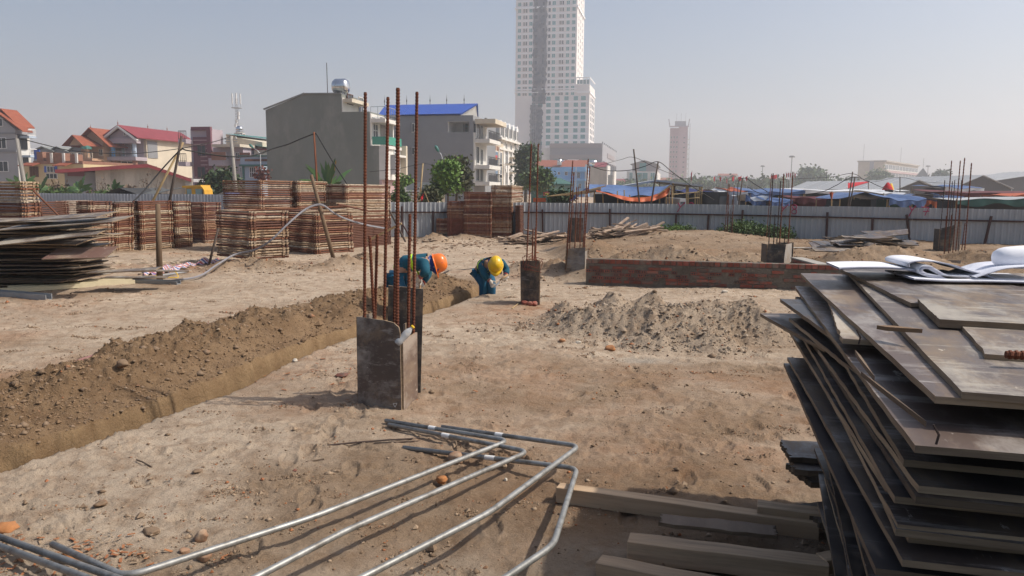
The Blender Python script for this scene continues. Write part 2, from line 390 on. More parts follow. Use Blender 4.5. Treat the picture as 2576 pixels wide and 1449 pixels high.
def ground_mat():
    m = bpy.data.materials.new('earth'); m.use_nodes = True
    nt = m.node_tree; N = nt.nodes; L = nt.links; b = N['Principled BSDF']
    b.inputs['Roughness'].default_value = 0.95; b.inputs['Specular IOR Level'].default_value = 0.15
    tc = N.new('ShaderNodeTexCoord'); at_ = N.new('ShaderNodeVertexColor'); at_.layer_name = 'soil'
    sp = N.new('ShaderNodeSeparateColor'); L.new(at_.outputs['Color'], sp.inputs[0])
    def noise(sc, det=6, rg=0.6):
        n = N.new('ShaderNodeTexNoise'); n.inputs['Scale'].default_value = sc; n.inputs['Detail'].default_value = det
        n.inputs['Roughness'].default_value = rg; L.new(tc.outputs['Object'], n.inputs['Vector']); return n.outputs['Fac']
    def mixc(f, a, c):
        x = N.new('ShaderNodeMix'); x.data_type = 'RGBA'
        if hasattr(f, 'is_linked'): L.new(f, x.inputs[0])
        else: x.inputs[0].default_value = f
        for s_, val in ((x.inputs[6], a), (x.inputs[7], c)):
            if isinstance(val, tuple): s_.default_value = (*val, 1)
            else: L.new(val, s_)
        return x.outputs[2]
    def rng_(f, a, c):
        r = N.new('ShaderNodeMapRange'); r.inputs[1].default_value = a; r.inputs[2].default_value = c; L.new(f, r.inputs[0]); return r.outputs[0]
    def mul(a, c):
        x = N.new('ShaderNodeMath'); x.operation = 'MULTIPLY'; L.new(a, x.inputs[0])
        if hasattr(c, 'is_linked'): L.new(c, x.inputs[1])
        else: x.inputs[1].default_value = c
        return x.outputs[0]
    base = mixc(rng_(noise(0.7, 8), .35, .65), (0.375, 0.292, 0.215), (0.48, 0.385, 0.29))
    base = mixc(rng_(noise(5, 8, .7), .45, .7), base, (0.27, 0.185, 0.12))
    redc = mixc(rng_(noise(4, 8, .7), .3, .7), (0.26, 0.132, 0.07), (0.345, 0.20, 0.115))
    base = mixc(mul(rng_(noise(2.2, 8, .7), .3, .62), sp.outputs[1]), base, redc)
    dmp = mixc(rng_(noise(3, 9, .7), .35, .65), (0.150, 0.092, 0.050), (0.228, 0.150, 0.086))
    base = mixc(sp.outputs[0], base, dmp)
    cm = mixc(rng_(noise(7, 6), .4, .6), (0.30, 0.25, 0.195), (0.36, 0.315, 0.26))
    base = mixc(sp.outputs[2], base, cm)
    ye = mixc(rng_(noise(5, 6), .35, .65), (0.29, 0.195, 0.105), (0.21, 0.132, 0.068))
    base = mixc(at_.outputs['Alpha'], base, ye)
    sp2 = noise(120, 3, .8)
    base = mixc(mul(rng_(sp2, .58, .74), .55), base, (0.48, 0.42, 0.34))
    base = mixc(mul(rng_(noise(60, 4, .8), .60, .72), .55), base, (0.13, 0.085, 0.05))
    L.new(base, b.inputs['Base Color'])
    bp = N.new('ShaderNodeBump'); bp.inputs['Strength'].default_value = 1.0; bp.inputs['Distance'].default_value = 0.035
    bp2 = N.new('ShaderNodeBump'); bp2.inputs['Strength'].default_value = 0.8; bp2.inputs['Distance'].default_value = 0.010
    L.new(noise(13, 9, .75), bp.inputs['Height']); L.new(noise(60, 5, .75), bp2.inputs['Height'])
    L.new(bp.outputs[0], bp2.inputs['Normal']); L.new(bp2.outputs[0], b.inputs['Normal'])
    MATS['earth'] = m
ground_mat()
gme = np_mesh('ground', np.stack([X, Y, Z], -1).reshape(-1, 3), fc, 'earth', True)
ca = gme.color_attributes.new('soil', 'FLOAT_COLOR', 'POINT')
ca.data.foreach_set('color', vc.astype(np.float32).ravel())
ground = link('ground', gme); ground['kind'] = 'structure'

# loose clods and grit lying about (nobody could count them)
mat('clod', (0.235, 0.165, 0.108), (0.165, 0.11, 0.068), scale=2.5, bump=.4, bscale=40, c3=(0.30, 0.14, 0.07), s3=1.7, m3=(.55, .66))
mat('clod_tan', (0.36, 0.265, 0.18), (0.28, 0.20, 0.13), scale=2.5); mat('clod_orange', (0.36, 0.155, 0.065), (0.27, 0.105, 0.05), scale=2.5)
def clod_field(n):
    t = rng.uniform(-.8, .8, n * 3); r = 2.6 * np.exp(rng.uniform(0, 1, n * 3) * math.log(30 / 2.6)); x = t * r; y = r - 1.2
    s = trench_s(x, y)
    w = 0.13 + 0.9 * ((s > .36) & (s < 1.8) & (y < TR_END + 1)) + 0.10 * (fbm(x * .8, y * .8, 3, 71) > .1)
    for hx, hy, hh, hr in HEAPS: w = w + 0.9 * (((x - hx) ** 2 + (y - hy) ** 2) < (hr * 1.1) ** 2)
    keep = (rng.uniform(0, 1, n * 3) < np.clip(w, 0, 1)) & ~((s > -0.03) & (s < .34) & (y < TR_END)); x = x[keep]; y = y[keep]
    k = len(x); z = ground_h(x, y)
    loose_ = np.clip(w[keep], 0, 1); size = np.clip((0.0045 + .0030 * loose_) * np.exp(rng.normal(0, .6, k)) * (0.7 + y / 14), 0.003, 0.055)
    base = np.array([(1, 0, 0), (0, 1, 0), (-1, 0, 0), (0, -1, 0), (0, 0, .6), (0, 0, -.6)], float)
    v = base[None] * size[:, None, None] * rng.uniform(.6, 1.35, (k, 6, 3)) 
    a = rng.uniform(0, 6.28, k); ca_, sa_ = np.cos(a)[:, None], np.sin(a)[:, None]
    vx = v[..., 0] * ca_ - v[..., 1] * sa_; vy = v[..., 0] * sa_ + v[..., 1] * ca_
    v = np.stack([vx + x[:, None], vy + y[:, None], v[..., 2] + (z + size * .15)[:, None]], -1).reshape(-1, 3)
    f = np.array([(0, 1, 4), (1, 2, 4), (2, 3, 4), (3, 0, 4), (1, 0, 5), (2, 1, 5), (3, 2, 5), (0, 3, 5)])
    f = (f[None] + 6 * np.arange(k)[:, None, None]).reshape(-1, 3)
    o = link('earth_clods', np_mesh('earth_clods', v, f, ['clod', 'clod_tan', 'clod_orange'], True)); o.data.polygons.foreach_set('material_index', np.repeat(np.where((s[keep] > .3) & (s[keep] < 2), 0, rng.choice(3, k, p=[.55, .35, .10])), 8).astype(np.int32))
    tag(o, 'small clods of earth and grit scattered over the sandy site ground', 'clods', kind='stuff')
clod_field(26000)
def crumbs(name, label, x, y, size, mats, mi):
    k = len(x); z = ground_h(x, y)
    base = np.array([(1, 0, 0), (0, 1, 0), (-1, 0, 0), (0, -1, 0), (0, 0, .75), (0, 0, -.5)], float)
    v = base[None] * size[:, None, None] * rng.uniform(.55, 1.4, (k, 6, 3)); a = rng.uniform(0, 6.28, k); ca_, sa_ = np.cos(a)[:, None], np.sin(a)[:, None]
    v = np.stack([v[..., 0] * ca_ - v[..., 1] * sa_ + x[:, None], v[..., 0] * sa_ + v[..., 1] * ca_ + y[:, None], v[..., 2] + (z + size * .3)[:, None]], -1).reshape(-1, 3)
    f = np.array([(0, 1, 4), (1, 2, 4), (2, 3, 4), (3, 0, 4), (1, 0, 5), (2, 1, 5), (3, 2, 5), (0, 3, 5)]); f = (f[None] + 6 * np.arange(k)[:, None, None]).reshape(-1, 3)
    o = link(name, np_mesh(name, v, f, mats, False)); o.data.polygons.foreach_set('material_index', np.repeat(mi, 8).astype(np.int32)); tag(o, label, 'clods', kind='stuff')
def cluster_field():
    X_, Y_, S_, M_ = [], [], [], []
    for i in range(620):
        r = 2.7 * math.exp(rng.uniform(0, 1) * math.log(20 / 2.7)) + 1.2; t = rng.uniform(-.72, .72); cx, cy = t * r, r - 1.2
        if -.25 < float(trench_s(np.array([cx]), np.array([cy]))[0]) < .6: continue
        n = int(rng.integers(8, 60)); sx, sy = rng.uniform(.02, .13), rng.uniform(.015, .06); a = rng.uniform(-.6, .6); dx = rng.normal(0, sx, n); dy = rng.normal(0, sy, n)
        X_.append(cx + dx * math.cos(a) - dy * math.sin(a)); Y_.append(cy + dx * math.sin(a) + dy * math.cos(a)); S_.append(.0045 * np.exp(rng.normal(0, .5, n)) * (.75 + cy / 11)); M_.append(rng.choice(3, n, p=[.7, .22, .08]))
    crumbs('soil_crumbs', 'crumbs of dark trodden soil in little patches on the sand', np.concatenate(X_), np.concatenate(Y_), np.concatenate(S_), ['clod', 'clod_tan', 'clod_orange'], np.concatenate(M_))
    # crumbly skin of the spoil bank and of the sand heaps
    n = 150000; t = rng.uniform(-.8, .8, n); r = 3.4 * np.exp(rng.uniform(0, 1, n) * math.log(16 / 3.4)); x = t * r; y = r - 1.2; s = trench_s(x, y)
    k1 = (s > .36) & (s < 1.75) & (y < TR_END + .8); k2 = np.zeros(n, bool)
    for hx, hy, hh, hr in HEAPS:
        if hy < 13.5: k2 |= ((x - hx) ** 2 + (y - hy) ** 2) < (hr * .8) ** 2
    k = (k1 & (rng.uniform(0, 1, n) < .8)) | k2; x, y, k2 = x[k], y[k], k2[k]; size = .0062 * np.exp(rng.normal(0, .55, len(x))) * (.55 + y / 11)
    crumbs('spoil_crumbs', 'crumbly loose earth covering the spoil bank and the sand heaps', x, y, size, ['clod_bank', 'clod_heap'], np.where(k2, 1, 0))
mat('clod_bank', (0.225, 0.148, 0.085), (0.150, 0.092, 0.050), scale=1.5); mat('clod_heap', (0.33, 0.265, 0.20), (0.23, 0.175, 0.125), scale=1.5)
cluster_field()
def chip_patch(label, cu, cv, ru, rv, n, m, seed, size=.05):
    r = np.random.default_rng(seed); c = [gz(cu + r.normal() * ru, cv + r.normal() * rv) for _ in range(n)]
    x = np.array([p.x for p in c]); y = np.array([p.y for p in c]); z = ground_h(x, y); a = r.uniform(0, 6.28, n); s = size * r.uniform(.4, 1.3, n)
    q = np.array([(-1, -.3, 0), (1, -.35, 0), (.9, .3, 0), (-.8, .35, 0), (-1, -.3, .12), (1, -.35, .12), (.9, .3, .12), (-.8, .35, .12)])
    v = q[None] * s[:, None, None]; ca_, sa_ = np.cos(a)[:, None], np.sin(a)[:, None]; tl = r.uniform(-.25, .25, n)[:, None]
    v = np.stack([v[..., 0] * ca_ - v[..., 1] * sa_ + x[:, None], v[..., 0] * sa_ + v[..., 1] * ca_ + y[:, None], v[..., 2] + v[..., 0] * tl + z[:, None] + .01], -1).reshape(-1, 3)
    f = np.array([(0, 3, 2, 1), (4, 5, 6, 7), (0, 1, 5, 4), (1, 2, 6, 5), (2, 3, 7, 6), (3, 0, 4, 7)]); f = (f[None] + 8 * np.arange(n)[:, None, None]).reshape(-1, 4)
    tag(link('wood_chips', np_mesh('wood_chips', v, f, m)), label, 'wood chips', kind='stuff')
mat('chip_pale', (0.52, 0.42, 0.31), (0.38, 0.29, 0.20), scale=3); mat('chip_brown', (0.24, 0.15, 0.09), (0.16, 0.10, 0.06), scale=3)
chip_patch('pale wood chips scattered before the front scaffold stacks', 900, 655, 55, 7, 170, 'chip_pale', 1, .045)
chip_patch('wood scraps scattered between the stacks and the timber heap', 1110, 618, 90, 8, 120, 'chip_brown', 2, .09)
chip_patch('scraps lying about the striped tarp', 420, 668, 60, 8, 70, 'chip_pale', 3, .10)
chip_patch('small scraps on the earth behind the brick wall', 1700, 622, 170, 12, 110, 'chip_brown', 4, .07)
chip_patch('orange brick rubble at the bottom left corner by the pipes', 170, 1405, 130, 28, 110, 'clod_orange', 6, .016)
chip_patch('tan stone bits at the bottom left corner by the pipes', 260, 1400, 160, 35, 120, 'clod_tan', 7, .013)
chip_patch('brick and wood bits round the nearest formwork', 880, 960, 130, 40, 60, 'clod_orange', 5, .022)
# ------------------------------------------------------------------ air
def haze():
    m = bpy.data.materials.new('haze_air'); m.use_nodes = True
    nt = m.node_tree; nt.nodes.clear()
    pv = nt.nodes.new('ShaderNodeVolumePrincipled'); out = nt.nodes.new('ShaderNodeOutputMaterial')
    pv.inputs['Color'].default_value = (0.88, 0.91, 0.97, 1); pv.inputs['Density'].default_value = 0.00095
    pv.inputs['Anisotropy'].default_value = 0.45
    nt.links.new(pv.outputs[0], out.inputs['Volume']); MATS['haze_air'] = m
    o = MB().box((-1500, -150, -1.6), (1500, 1500, 138)).build('haze', 'haze_air')
    tag(o, 'pale hazy air over the site and the town', 'haze', kind='stuff')
haze()
# ------------------------------------------------------------------ town materials
P = mat
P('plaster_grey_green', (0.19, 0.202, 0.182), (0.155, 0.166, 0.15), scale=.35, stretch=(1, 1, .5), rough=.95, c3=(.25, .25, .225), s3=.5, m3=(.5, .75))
P('plaster_grey', (0.245, 0.250, 0.262), (0.215, 0.222, 0.235), scale=.4, rough=.95)
P('plaster_light_grey', (0.34, 0.34, 0.355), (0.30, 0.30, 0.32), scale=.4, rough=.95)
P('plaster_white', (0.68, 0.66, 0.62), (0.58, 0.56, 0.52), scale=.5, rough=.9)
P('plaster_cream', (0.60, 0.53, 0.42), (0.52, 0.46, 0.36), scale=.5, rough=.9)
P('plaster_yellow', (0.62, 0.50, 0.30), (0.55, 0.43, 0.25), scale=.5, rough=.9)
P('plaster_stained', (0.46, 0.42, 0.36), (0.34, 0.31, 0.265), scale=.5, stretch=(1, 1, .35), rough=.95, c3=(.22, .20, .175), s3=.7, m3=(.52, .75))
P('plaster_pink', (0.50, 0.36, 0.36), (0.44, 0.31, 0.31), scale=.5)
P('plaster_purple', (0.19, 0.085, 0.105), (0.16, 0.07, 0.09), scale=.5)
P('plaster_mauve', (0.43, 0.37, 0.40), (0.37, 0.32, 0.35), scale=.5)
P('plaster_blue', (0.20, 0.47, 0.80), (0.17, 0.42, 0.74), scale=.5)
P('plaster_sky', (0.42, 0.50, 0.60), (0.38, 0.46, 0.55), scale=.5)
P('plaster_orange', (0.50, 0.33, 0.21), (0.44, 0.28, 0.17), scale=.5)
P('tower_wall', (0.78, 0.745, 0.71), (0.73, 0.69, 0.655), scale=.06)
P('tower_band', (0.88, 0.87, 0.86), (0.83, 0.82, 0.81), scale=.06)
P('podium_grey', (0.25, 0.245, 0.265), (0.22, 0.215, 0.235), scale=.1)
P('podium_trim', (0.30, 0.265, 0.265), (0.27, 0.24, 0.24), scale=.1)
P('roof_red', (0.29, 0.085, 0.045), (0.22, 0.06, 0.032), scale=2, rough=.8, bump=.4)
P('roof_tin_red', (0.25, 0.045, 0.05), (0.20, 0.035, 0.042), scale=.8, rough=.5)
P('roof_blue', (0.045, 0.11, 0.42), (0.035, 0.09, 0.36), scale=.5, rough=.45)
P('roof_teal', (0.06, 0.20, 0.17), (0.05, 0.16, 0.14), scale=.5, rough=.5)
P('roof_slate', (0.10, 0.105, 0.10), (0.075, 0.08, 0.08), scale=2, rough=.7)
P('roof_fibre', (0.24, 0.25, 0.24), (0.19, 0.20, 0.195), scale=1, rough=.9)
P('brick_old', (0.30, 0.155, 0.105), (0.24, 0.12, 0.08), scale=3)
P('white_paint', (0.74, 0.74, 0.73), (0.66, 0.66, 0.65), scale=2, rough=.6)
P('dark_frame', (0.05, 0.05, 0.055), (0.04, 0.04, 0.045), scale=2, rough=.5)
P('wood_door', (0.12, 0.055, 0.03), (0.09, 0.04, 0.02), scale=2)
P('green_glass_rail', (0.06, 0.30, 0.22), (0.05, 0.26, 0.19), scale=1, rough=.2)
P('steel', (0.42, 0.43, 0.44), (0.34, 0.35, 0.36), scale=3, rough=.45, metal=.6)
P('stainless', (0.72, 0.72, 0.72), (0.6, 0.6, 0.61), scale=2, rough=.18, metal=1)
P('concrete', (0.36, 0.34, 0.31), (0.28, 0.265, 0.24), scale=2.5, rough=.95, bump=.3, bscale=30)
P('asphalt_dark', (0.035, 0.036, 0.038), (0.05, 0.05, 0.05), scale=1)
P('sign_red', (0.55, 0.03, 0.03), (0.50, 0.025, 0.03), scale=1, rough=.5)
P('sign_yellow', (0.80, 0.55, 0.03), (0.78, 0.5, 0.03), scale=1, rough=.5)
P('sign_blue', (0.02, 0.03, 0.16), (0.02, 0.03, 0.13), scale=1, rough=.5)
P('flag_red', (0.55, 0.02, 0.03), (0.45, 0.015, 0.02), scale=1, rough=.8)
P('cable', (0.012, 0.012, 0.013), (0.02, 0.02, 0.02), scale=3, rough=.6)
glass_mat('glass_dark', (0.035, 0.042, 0.05)); glass_mat('glass_grey', (0.10, 0.115, 0.125)); glass_mat('glass_teal', (0.10, 0.30, 0.30), rough=.25)
glass_mat('glass_blue', (0.06, 0.16, 0.30)); glass_mat('glass_pale', (0.22, 0.33, 0.34), rough=.2)
P('balcony_shade', (0.36, 0.33, 0.31), (0.20, 0.185, 0.17), scale=.3)

CITY = R(-12)
class Bld:
    """a building measured from its near right corner: front plane and right-hand side plane"""
    def __init__(s, name, label, uC, Y, rz=CITY, cat='building', group=None):
        s.C = gx(uC, Y, 0); s.C.z = 0
        s.rz = rz
        s.xl = V((math.cos(rz), math.sin(rz), 0)); s.yl = V((-math.sin(rz), math.cos(rz), 0))
        s.root = thing(name, label, cat, s.C, rz, group); s.cache = {}
    def hit(s, u, v, off, along, nrm):
        d = ray(u, v); o = s.C + off
        t = (o - CAMP).dot(nrm) / d.dot(nrm); p = CAMP + d * t - s.C
        return p.dot(along), p.z
    def f(s, u, v, y=0.0): return s.hit(u, v, s.yl * y, s.xl, s.yl)          # -> x, z on the front plane
    def r(s, u, v, x=0.0): return s.hit(u, v, s.xl * x, s.yl, s.xl)          # -> y, z on the side plane
    def depth(s, u, x=0.0):
        p = s.C + s.xl * x; return run_to((p.x, p.y, 1.75), s.yl, u)
    def part(s, name, mb, m, parent=None, smooth=False): return mb.build(name, m, parent or s.root, smooth)
    def box(s, name, m, x0, x1, y0, y1, z0, z1, parent=None):
        return s.part(name, MB().box((x0, y0, z0), (x1, y1, z1)), m, parent)
    def win(s, face, x0, z0, w, h, frame='white_paint', glass='glass_dark', off=0.0, nv=2, nh=1, fw=.07, name='window', pos=0.0):
        """face 'f': x0 along front, pos = y of plane; 'r': x0 along side, pos = x of plane"""
        w = round(w, 2); h = round(h, 2); key = (w, h, frame, glass, nv, nh, fw)
        if key not in s.cache:
            a = MB()
            a.box((0, -.09, 0), (fw, .01, h)); a.box((w - fw, -.09, 0), (w, .01, h))
            a.box((fw, -.09, 0), (w - fw, .01, fw)); a.box((fw, -.09, h - fw), (w - fw, .01, h))
            for i in range(1, nv): a.box((w * i / nv - fw * .4, -.08, fw), (w * i / nv + fw * .4, .005, h - fw))
            for i in range(1, nh): a.box((fw, -.075, h * i / nh - fw * .4), (w - fw, .004, h * i / nh + fw * .4))
            b = MB().box((fw * .7, -.045, fw * .7), (w - fw * .7, -.015, h - fw * .7))
            s.cache[key] = (a.mesh('window', frame), b.mesh('pane', glass))
        a, b = s.cache[key]
        if face == 'f': m = Matrix.Translation((x0, pos - off - .012, z0))
        else: m = Matrix.Translation((pos + off + .012, x0, z0)) @ Matrix.Rotation(R(90), 4, 'Z')
        o = link(name, a, s.root, mw=m); link('pane', b, o); return o
    def fwin(s, u0, v0, u1, v1, y=0.0, **k):
        x0, z1 = s.f(u0, v0, y); x1, z0 = s.f(u1, v1, y); return s.win('f', x0, z0, x1 - x0, z1 - z0, pos=y, **k)
    def rwin(s, u0, v0, u1, v1, x=0.0, **k):
        y0, z1 = s.r(u0, v0, x); y1, _ = s.r(u1, v1, x); _, z0 = s.r(u0, v1, x)
        return s.win('r', y0, z0, y1 - y0, z1 - z0, pos=x, **k)
    def gable(s, name, m, x0, x1, y0, y1, ze, zr, over=.4, t=.14, axis='y', parent=None):
        """pitched roof; ridge runs along axis"""
        mb = MB()
        if axis == 'y':
            xm = (x0 + x1) / 2; k = (zr - ze) / (xm - x0); e = over * k
            for sgn, xe in ((1, x0 - over), (-1, x1 + over)):
                mb.add([(xe, y0 - over, ze - e), (xm, y0 - over, zr), (xm, y1 + over, zr), (xe, y1 + over, ze - e),
                        (xe, y0 - over, ze - e + t), (xm, y0 - over, zr + t), (xm, y1 + over, zr + t), (xe, y1 + over, ze - e + t)],
                       [(0, 1, 2, 3), (7, 6, 5, 4), (0, 4, 5, 1), (1, 5, 6, 2), (2, 6, 7, 3), (3, 7, 4, 0)])
        else:
            ym = (y0 + y1) / 2; k = (zr - ze) / (ym - y0); e = over * k
            for ye in (y0 - over, y1 + over):
                mb.add([(x0 - over, ye, ze - e), (x0 - over, ym, zr), (x1 + over, ym, zr), (x1 + over, ye, ze - e),
                        (x0 - over, ye, ze - e + t), (x0 - over, ym, zr + t), (x1 + over, ym, zr + t), (x1 + over, ye, ze - e + t)],
                       [(0, 1, 2, 3), (7, 6, 5, 4), (0, 4, 5, 1), (1, 5, 6, 2), (2, 6, 7, 3), (3, 7, 4, 0)])
        return s.part(name, mb, m, parent)
    def rail(s, name, m, x0, x1, y0, y1, z, h=.9, n=8, t=.05, parent=None):
        mb = MB(); p0 = V((x0, y0, z)); p1 = V((x1, y1, z)); up = V((0, 0, h))
        mb.bar(p0 + up, p1 + up, t, t); mb.bar(p0 + up * .1, p1 + up * .1, t * .7, t * .7)
        for i in range(n + 1):
            q = p0.lerp(p1, i / n); mb.bar(q, q + up * .98, t * .6, t * .6)
        return s.part(name, mb, m, parent)
    def finials(s, pts, m='roof_red', h=.8):
        for p in pts: s.part('finial', MB().lathe([(.0, h), (.03, h * .5), (.1, h * .35), (.04, h * .2), (.06, 0)], 6, p), m)

# ------------------------------------------------------------------ hotel tower
def tower():
    b = Bld('hotel_tower', 'tall pale hotel tower with teal windows and a dark netting strip down its front', 1478, 395)
    xr, zs = b.f(1449, 212); xl, _ = b.f(1296, 240); _, ztop = b.f(1400, -60)
    _, zband = b.f(1380, 232)
    D = b.depth(1491.5); Du = D * 1.15
    _, z0 = b.f(1478, 375)
    zs2 = b.f(1478, 213)[1]
    b.box('wall', 'tower_wall', xl, 0, 0, D, -0.5, zs)
    b.box('wall', 'tower_wall', xl, xr, .02, Du, zs, ztop)
    for v in (232, 224):
        z = b.f(1380, v)[1]; b.box('cornice', 'tower_band', xl - .5, xr + .4, -.5, Du * .9, z - .25, z + .25)
    z = b.f(1380, 18)[1]; b.box('cornice', 'tower_band', xl - .5, xr + .5, -.6, Du + .4, z - .5, z + .4)
    z = b.f(1470, 232)[1]; b.box('cornice', 'tower_band', xr + .6, .4, -.5, D, z - .4, z + .4)
    # roof terrace rail over the wing
    for i in range(5):
        x = xr + (0 - xr) * i / 4.0; b.box('terrace_post', 'tower_band', x - .18, x + .18, .0, .3, zs, zs + 3.0)
    b.box('terrace_beam', 'tower_band', xr, .2, -.1, .3, zs + 3.0, zs + 3.4); b.box('terrace_beam', 'tower_band', -.2, .2, .31, D, zs + 3.0, zs + 3.4)
    b.box('terrace_glass', 'glass_pale', xr + .5, -.3, .12, .18, zs + .1, zs + 2.2)
    k = (0 - xl) / 595.0; ku = (xr - xl) / 460.0
    pit = b.f(1380, 215.8)[1] - b.f(1380, 232)[1]
    rows = int((ztop - zs) / pit) 
    def pattern(c0, c1): return xl + (c0 - 195) * ku, (c1 - c0) * ku
    zrow0 = b.f(1320, 232)[1] - 1.35
    for r_ in range(-1, rows + 1):
        zb = zrow0 + 1.35 + r_ * pit + (.75 if r_ >= 0 else -.0) - (.0 if r_ >= 0 else 0)
        if r_ < 0: zb = b.f(1320, 241.5)[1]
        if zb + 2.2 > ztop - 1: break
        if abs(zb + 1 - b.f(1380, 18)[1]) < 1.6: zb += .0
        for c0, c1, kind in ((212, 237, 't'), (250, 284, 'g'), (297, 323, 't'), (338, 362, 'd'), (396, 416, 'd'), (440, 460, 'd'), (470, 497, 't'), (522, 558, 'g'), (576, 601, 't'), (618, 644, 't')):
            x, w = pattern(c0, c1)
            if kind == 't': b.win('f', x, zb, w, 2.0, 'tower_band', 'glass_teal', nv=2, nh=1, fw=.1)
            elif kind == 'g':
                b.win('f', x, zb, w * .6, 2.0, 'tower_wall', 'balcony_shade', nv=1, fw=.12); b.win('f', x + w * .62, zb, w * .38, 2.0, 'tower_wall', 'glass_dark', nv=1, fw=.12)
            else: b.win('f', x, zb, w, 2.0, 'tower_wall', 'glass_grey' if random.random() < .4 else 'glass_dark', nv=1, fw=.15)
        if r_ >= 0:
            mb = MB().box((xl + (436 - 195) * ku, -.06, zb - 1.05), (xr - .4, .0, zb - .35)); b.part('spandrel', mb, 'tower_band')
            mb = MB().box((xl + .4, -.06, zb - 1.05), (xl + (325 - 195) * ku, .0, zb - .35)); b.part('spandrel', mb, 'tower_band')
        # side windows of the shaft
        if r_ >= 0:
            for q in range(3): b.win('r', Du * (.2 + .27 * q), zb, 1.5, 1.9, 'tower_wall', 'glass_dark', nv=1, pos=xr)
    for r_ in range(8):
        v = (822 + r_ * 53.7) / 2.23 / 1.4907
        zt = b.f(1440, v - 10.5 / 1.0 * .55)[1]; zt = b.f(1440, v)[1] + 1.1
        for c0, c1 in ((325, 352), (374, 412), (440, 478), (510, 548), (583, 620), (658, 695), (716, 756)):
            b.win('f', xl + (c0 - 188) * k, zt - 2.2, (c1 - c0) * k, 2.2, 'tower_band', 'glass_teal', nv=1, nh=1, fw=.09)
        mb = MB().box((xl + 5 * k + (430 - 188) * k, -.05, zt - 3.1), (-.6, 0, zt - 2.45)); b.part('spandrel', mb, 'tower_band')
        for q in range(3): b.win('r', D * (.2 + .27 * q), zt - 2.3 + (.0 if q != 1 else 0), D * .14, 2.4, 'tower_band', 'glass_dark', nv=1)
    # builders' netting hung from the top, with the hoist mast in front of it
    P2 = bpy.data.materials.new('netting'); P2.use_nodes = True; nt = P2.node_tree
    pb = nt.nodes['Principled BSDF']; pb.inputs['Base Color'].default_value = (.06, .07, .095, 1); pb.inputs['Roughness'].default_value = .9
    nz = nt.nodes.new('ShaderNodeTexNoise'); nz.inputs['Scale'].default_value = .25; nz.inputs['Detail'].default_value = 6
    mr = nt.nodes.new('ShaderNodeMapRange'); mr.inputs[1].default_value = .3; mr.inputs[2].default_value = .7; mr.inputs[3].default_value = .55; mr.inputs[4].default_value = .95
    tc = nt.nodes.new('ShaderNodeTexCoord'); nt.links.new(tc.outputs['Object'], nz.inputs['Vector']); nt.links.new(nz.outputs['Fac'], mr.inputs[0]); nt.links.new(mr.outputs[0], pb.inputs['Alpha'])
    MATS['netting'] = P2
    for (ca, cb, za, zb_) in ((328, 432, b.f(1380, 262)[1], ztop), (312, 412, -.2, b.f(1380, 262)[1] - .3)):
        mb = MB(); n = 46; kk = ku if za > 20 else k; base = 195 if za > 20 else 188
        for i in range(n + 1):
            z = za + (zb_ - za) * i / n
            for j in range(7):
                x = xl + (ca + (cb - ca) * j / 6 - base) * kk + (random.uniform(-.5, .5) if j in (0, 6) else 0)
                mb.v.append((x, -.55 + random.uniform(-.25, .25), z))
        for i in range(n):
            for j in range(6):
                a = i * 7 + j; mb.f.append((a, a + 1, a + 8, a + 7)); mb.m.append(0)
        b.part('netting', mb, 'netting')
    xm = xl + (352 - 188) * k; mb = MB()
    zt = b.f(1380, 250)[1]
    for dx in (-.6, .6): mb.bar((xm + dx, -1.5, 0), (xm + dx, -1.5, zt), .14, .14)
    z = 1.0
    while z < zt: mb.bar((xm - .6, -1.5, z), (xm + .6, -1.5, z + .8), .08, .08); z += 1.5
    b.part('hoist_mast', mb, 'podium_grey')
tower()

def podium():
    b = Bld('shopping_podium', 'low grey shopping podium with teal panels in front of the tall hotel tower', 1511, 352)
    xl, zt = b.f(1384, 367); D = b.depth(1559); zt = b.f(1511, 362)[1]
    b.box('wall', 'podium_grey', xl, 0, 0, D, -.5, zt)
    z1 = b.f(1450, 389)[1]; z2 = b.f(1450, 399)[1]; z3 = b.f(1450, 418)[1]
    b.box('trim', 'podium_trim', xl - .1, .02, -.4, 0, z2, z1); b.box('trim', 'podium_trim', xl - .2, .02, -.4, 0, zt - 1.6, zt + .3)
    for u0, u1, m in ((1391, 1420, 'glass_teal'), (1428, 1456, 'tower_wall'), (1465, 1499, 'glass_teal')):
        x0 = b.f(u0, 400)[0]; x1 = b.f(u1, 400)[0]
        b.box('panel', m, x0, x1, -.25, 0, z3, z2 - .3); b.box('trim', 'podium_trim', x1 + .05, x1 + 1.2, -.42, 0, 0, z2)
    b.box('side_frame', 'plaster_light_grey', .0, .35, .1, D, zt - 7.5, zt + .2); b.box('side_frame', 'plaster_white', .01, .36, 0, .8, 0, zt - 7.6)
    n = 7
    for i in range(n):
        y = 1 + (D - 1) * (i + 1) / n; b.box('pier', 'plaster_light_grey', .0, .5, y - .5, y, 0, zt - 7.5)
        b.box('window', 'glass_dark', .02, .1, y - (D - 1) / n + .3, y - .6, 0, zt - 8)
    for i in range(10):
        y = .5 + (D - 1) * i / 9; b.box('roof_lamp', 'podium_grey', .05, .5, y, y + .5, zt + .2, zt + 1.0)
    b.box('sign_lettering', 'podium_trim', .36, .6, D * .3, D * .8, zt - 5.2, zt - 3.0)
    # pale block at its left
    x0, _ = b.f(1362, 400); b.box('annex', 'plaster_white', x0, xl - .1, 2, D * .6, 0, b.f(1372, 372)[1])
    b.win('f', b.f(1375, 420)[0], b.f(1375, 418)[1] - 2, 2.6, 3.4, 'white_paint', 'glass_teal', pos=2)
podium()

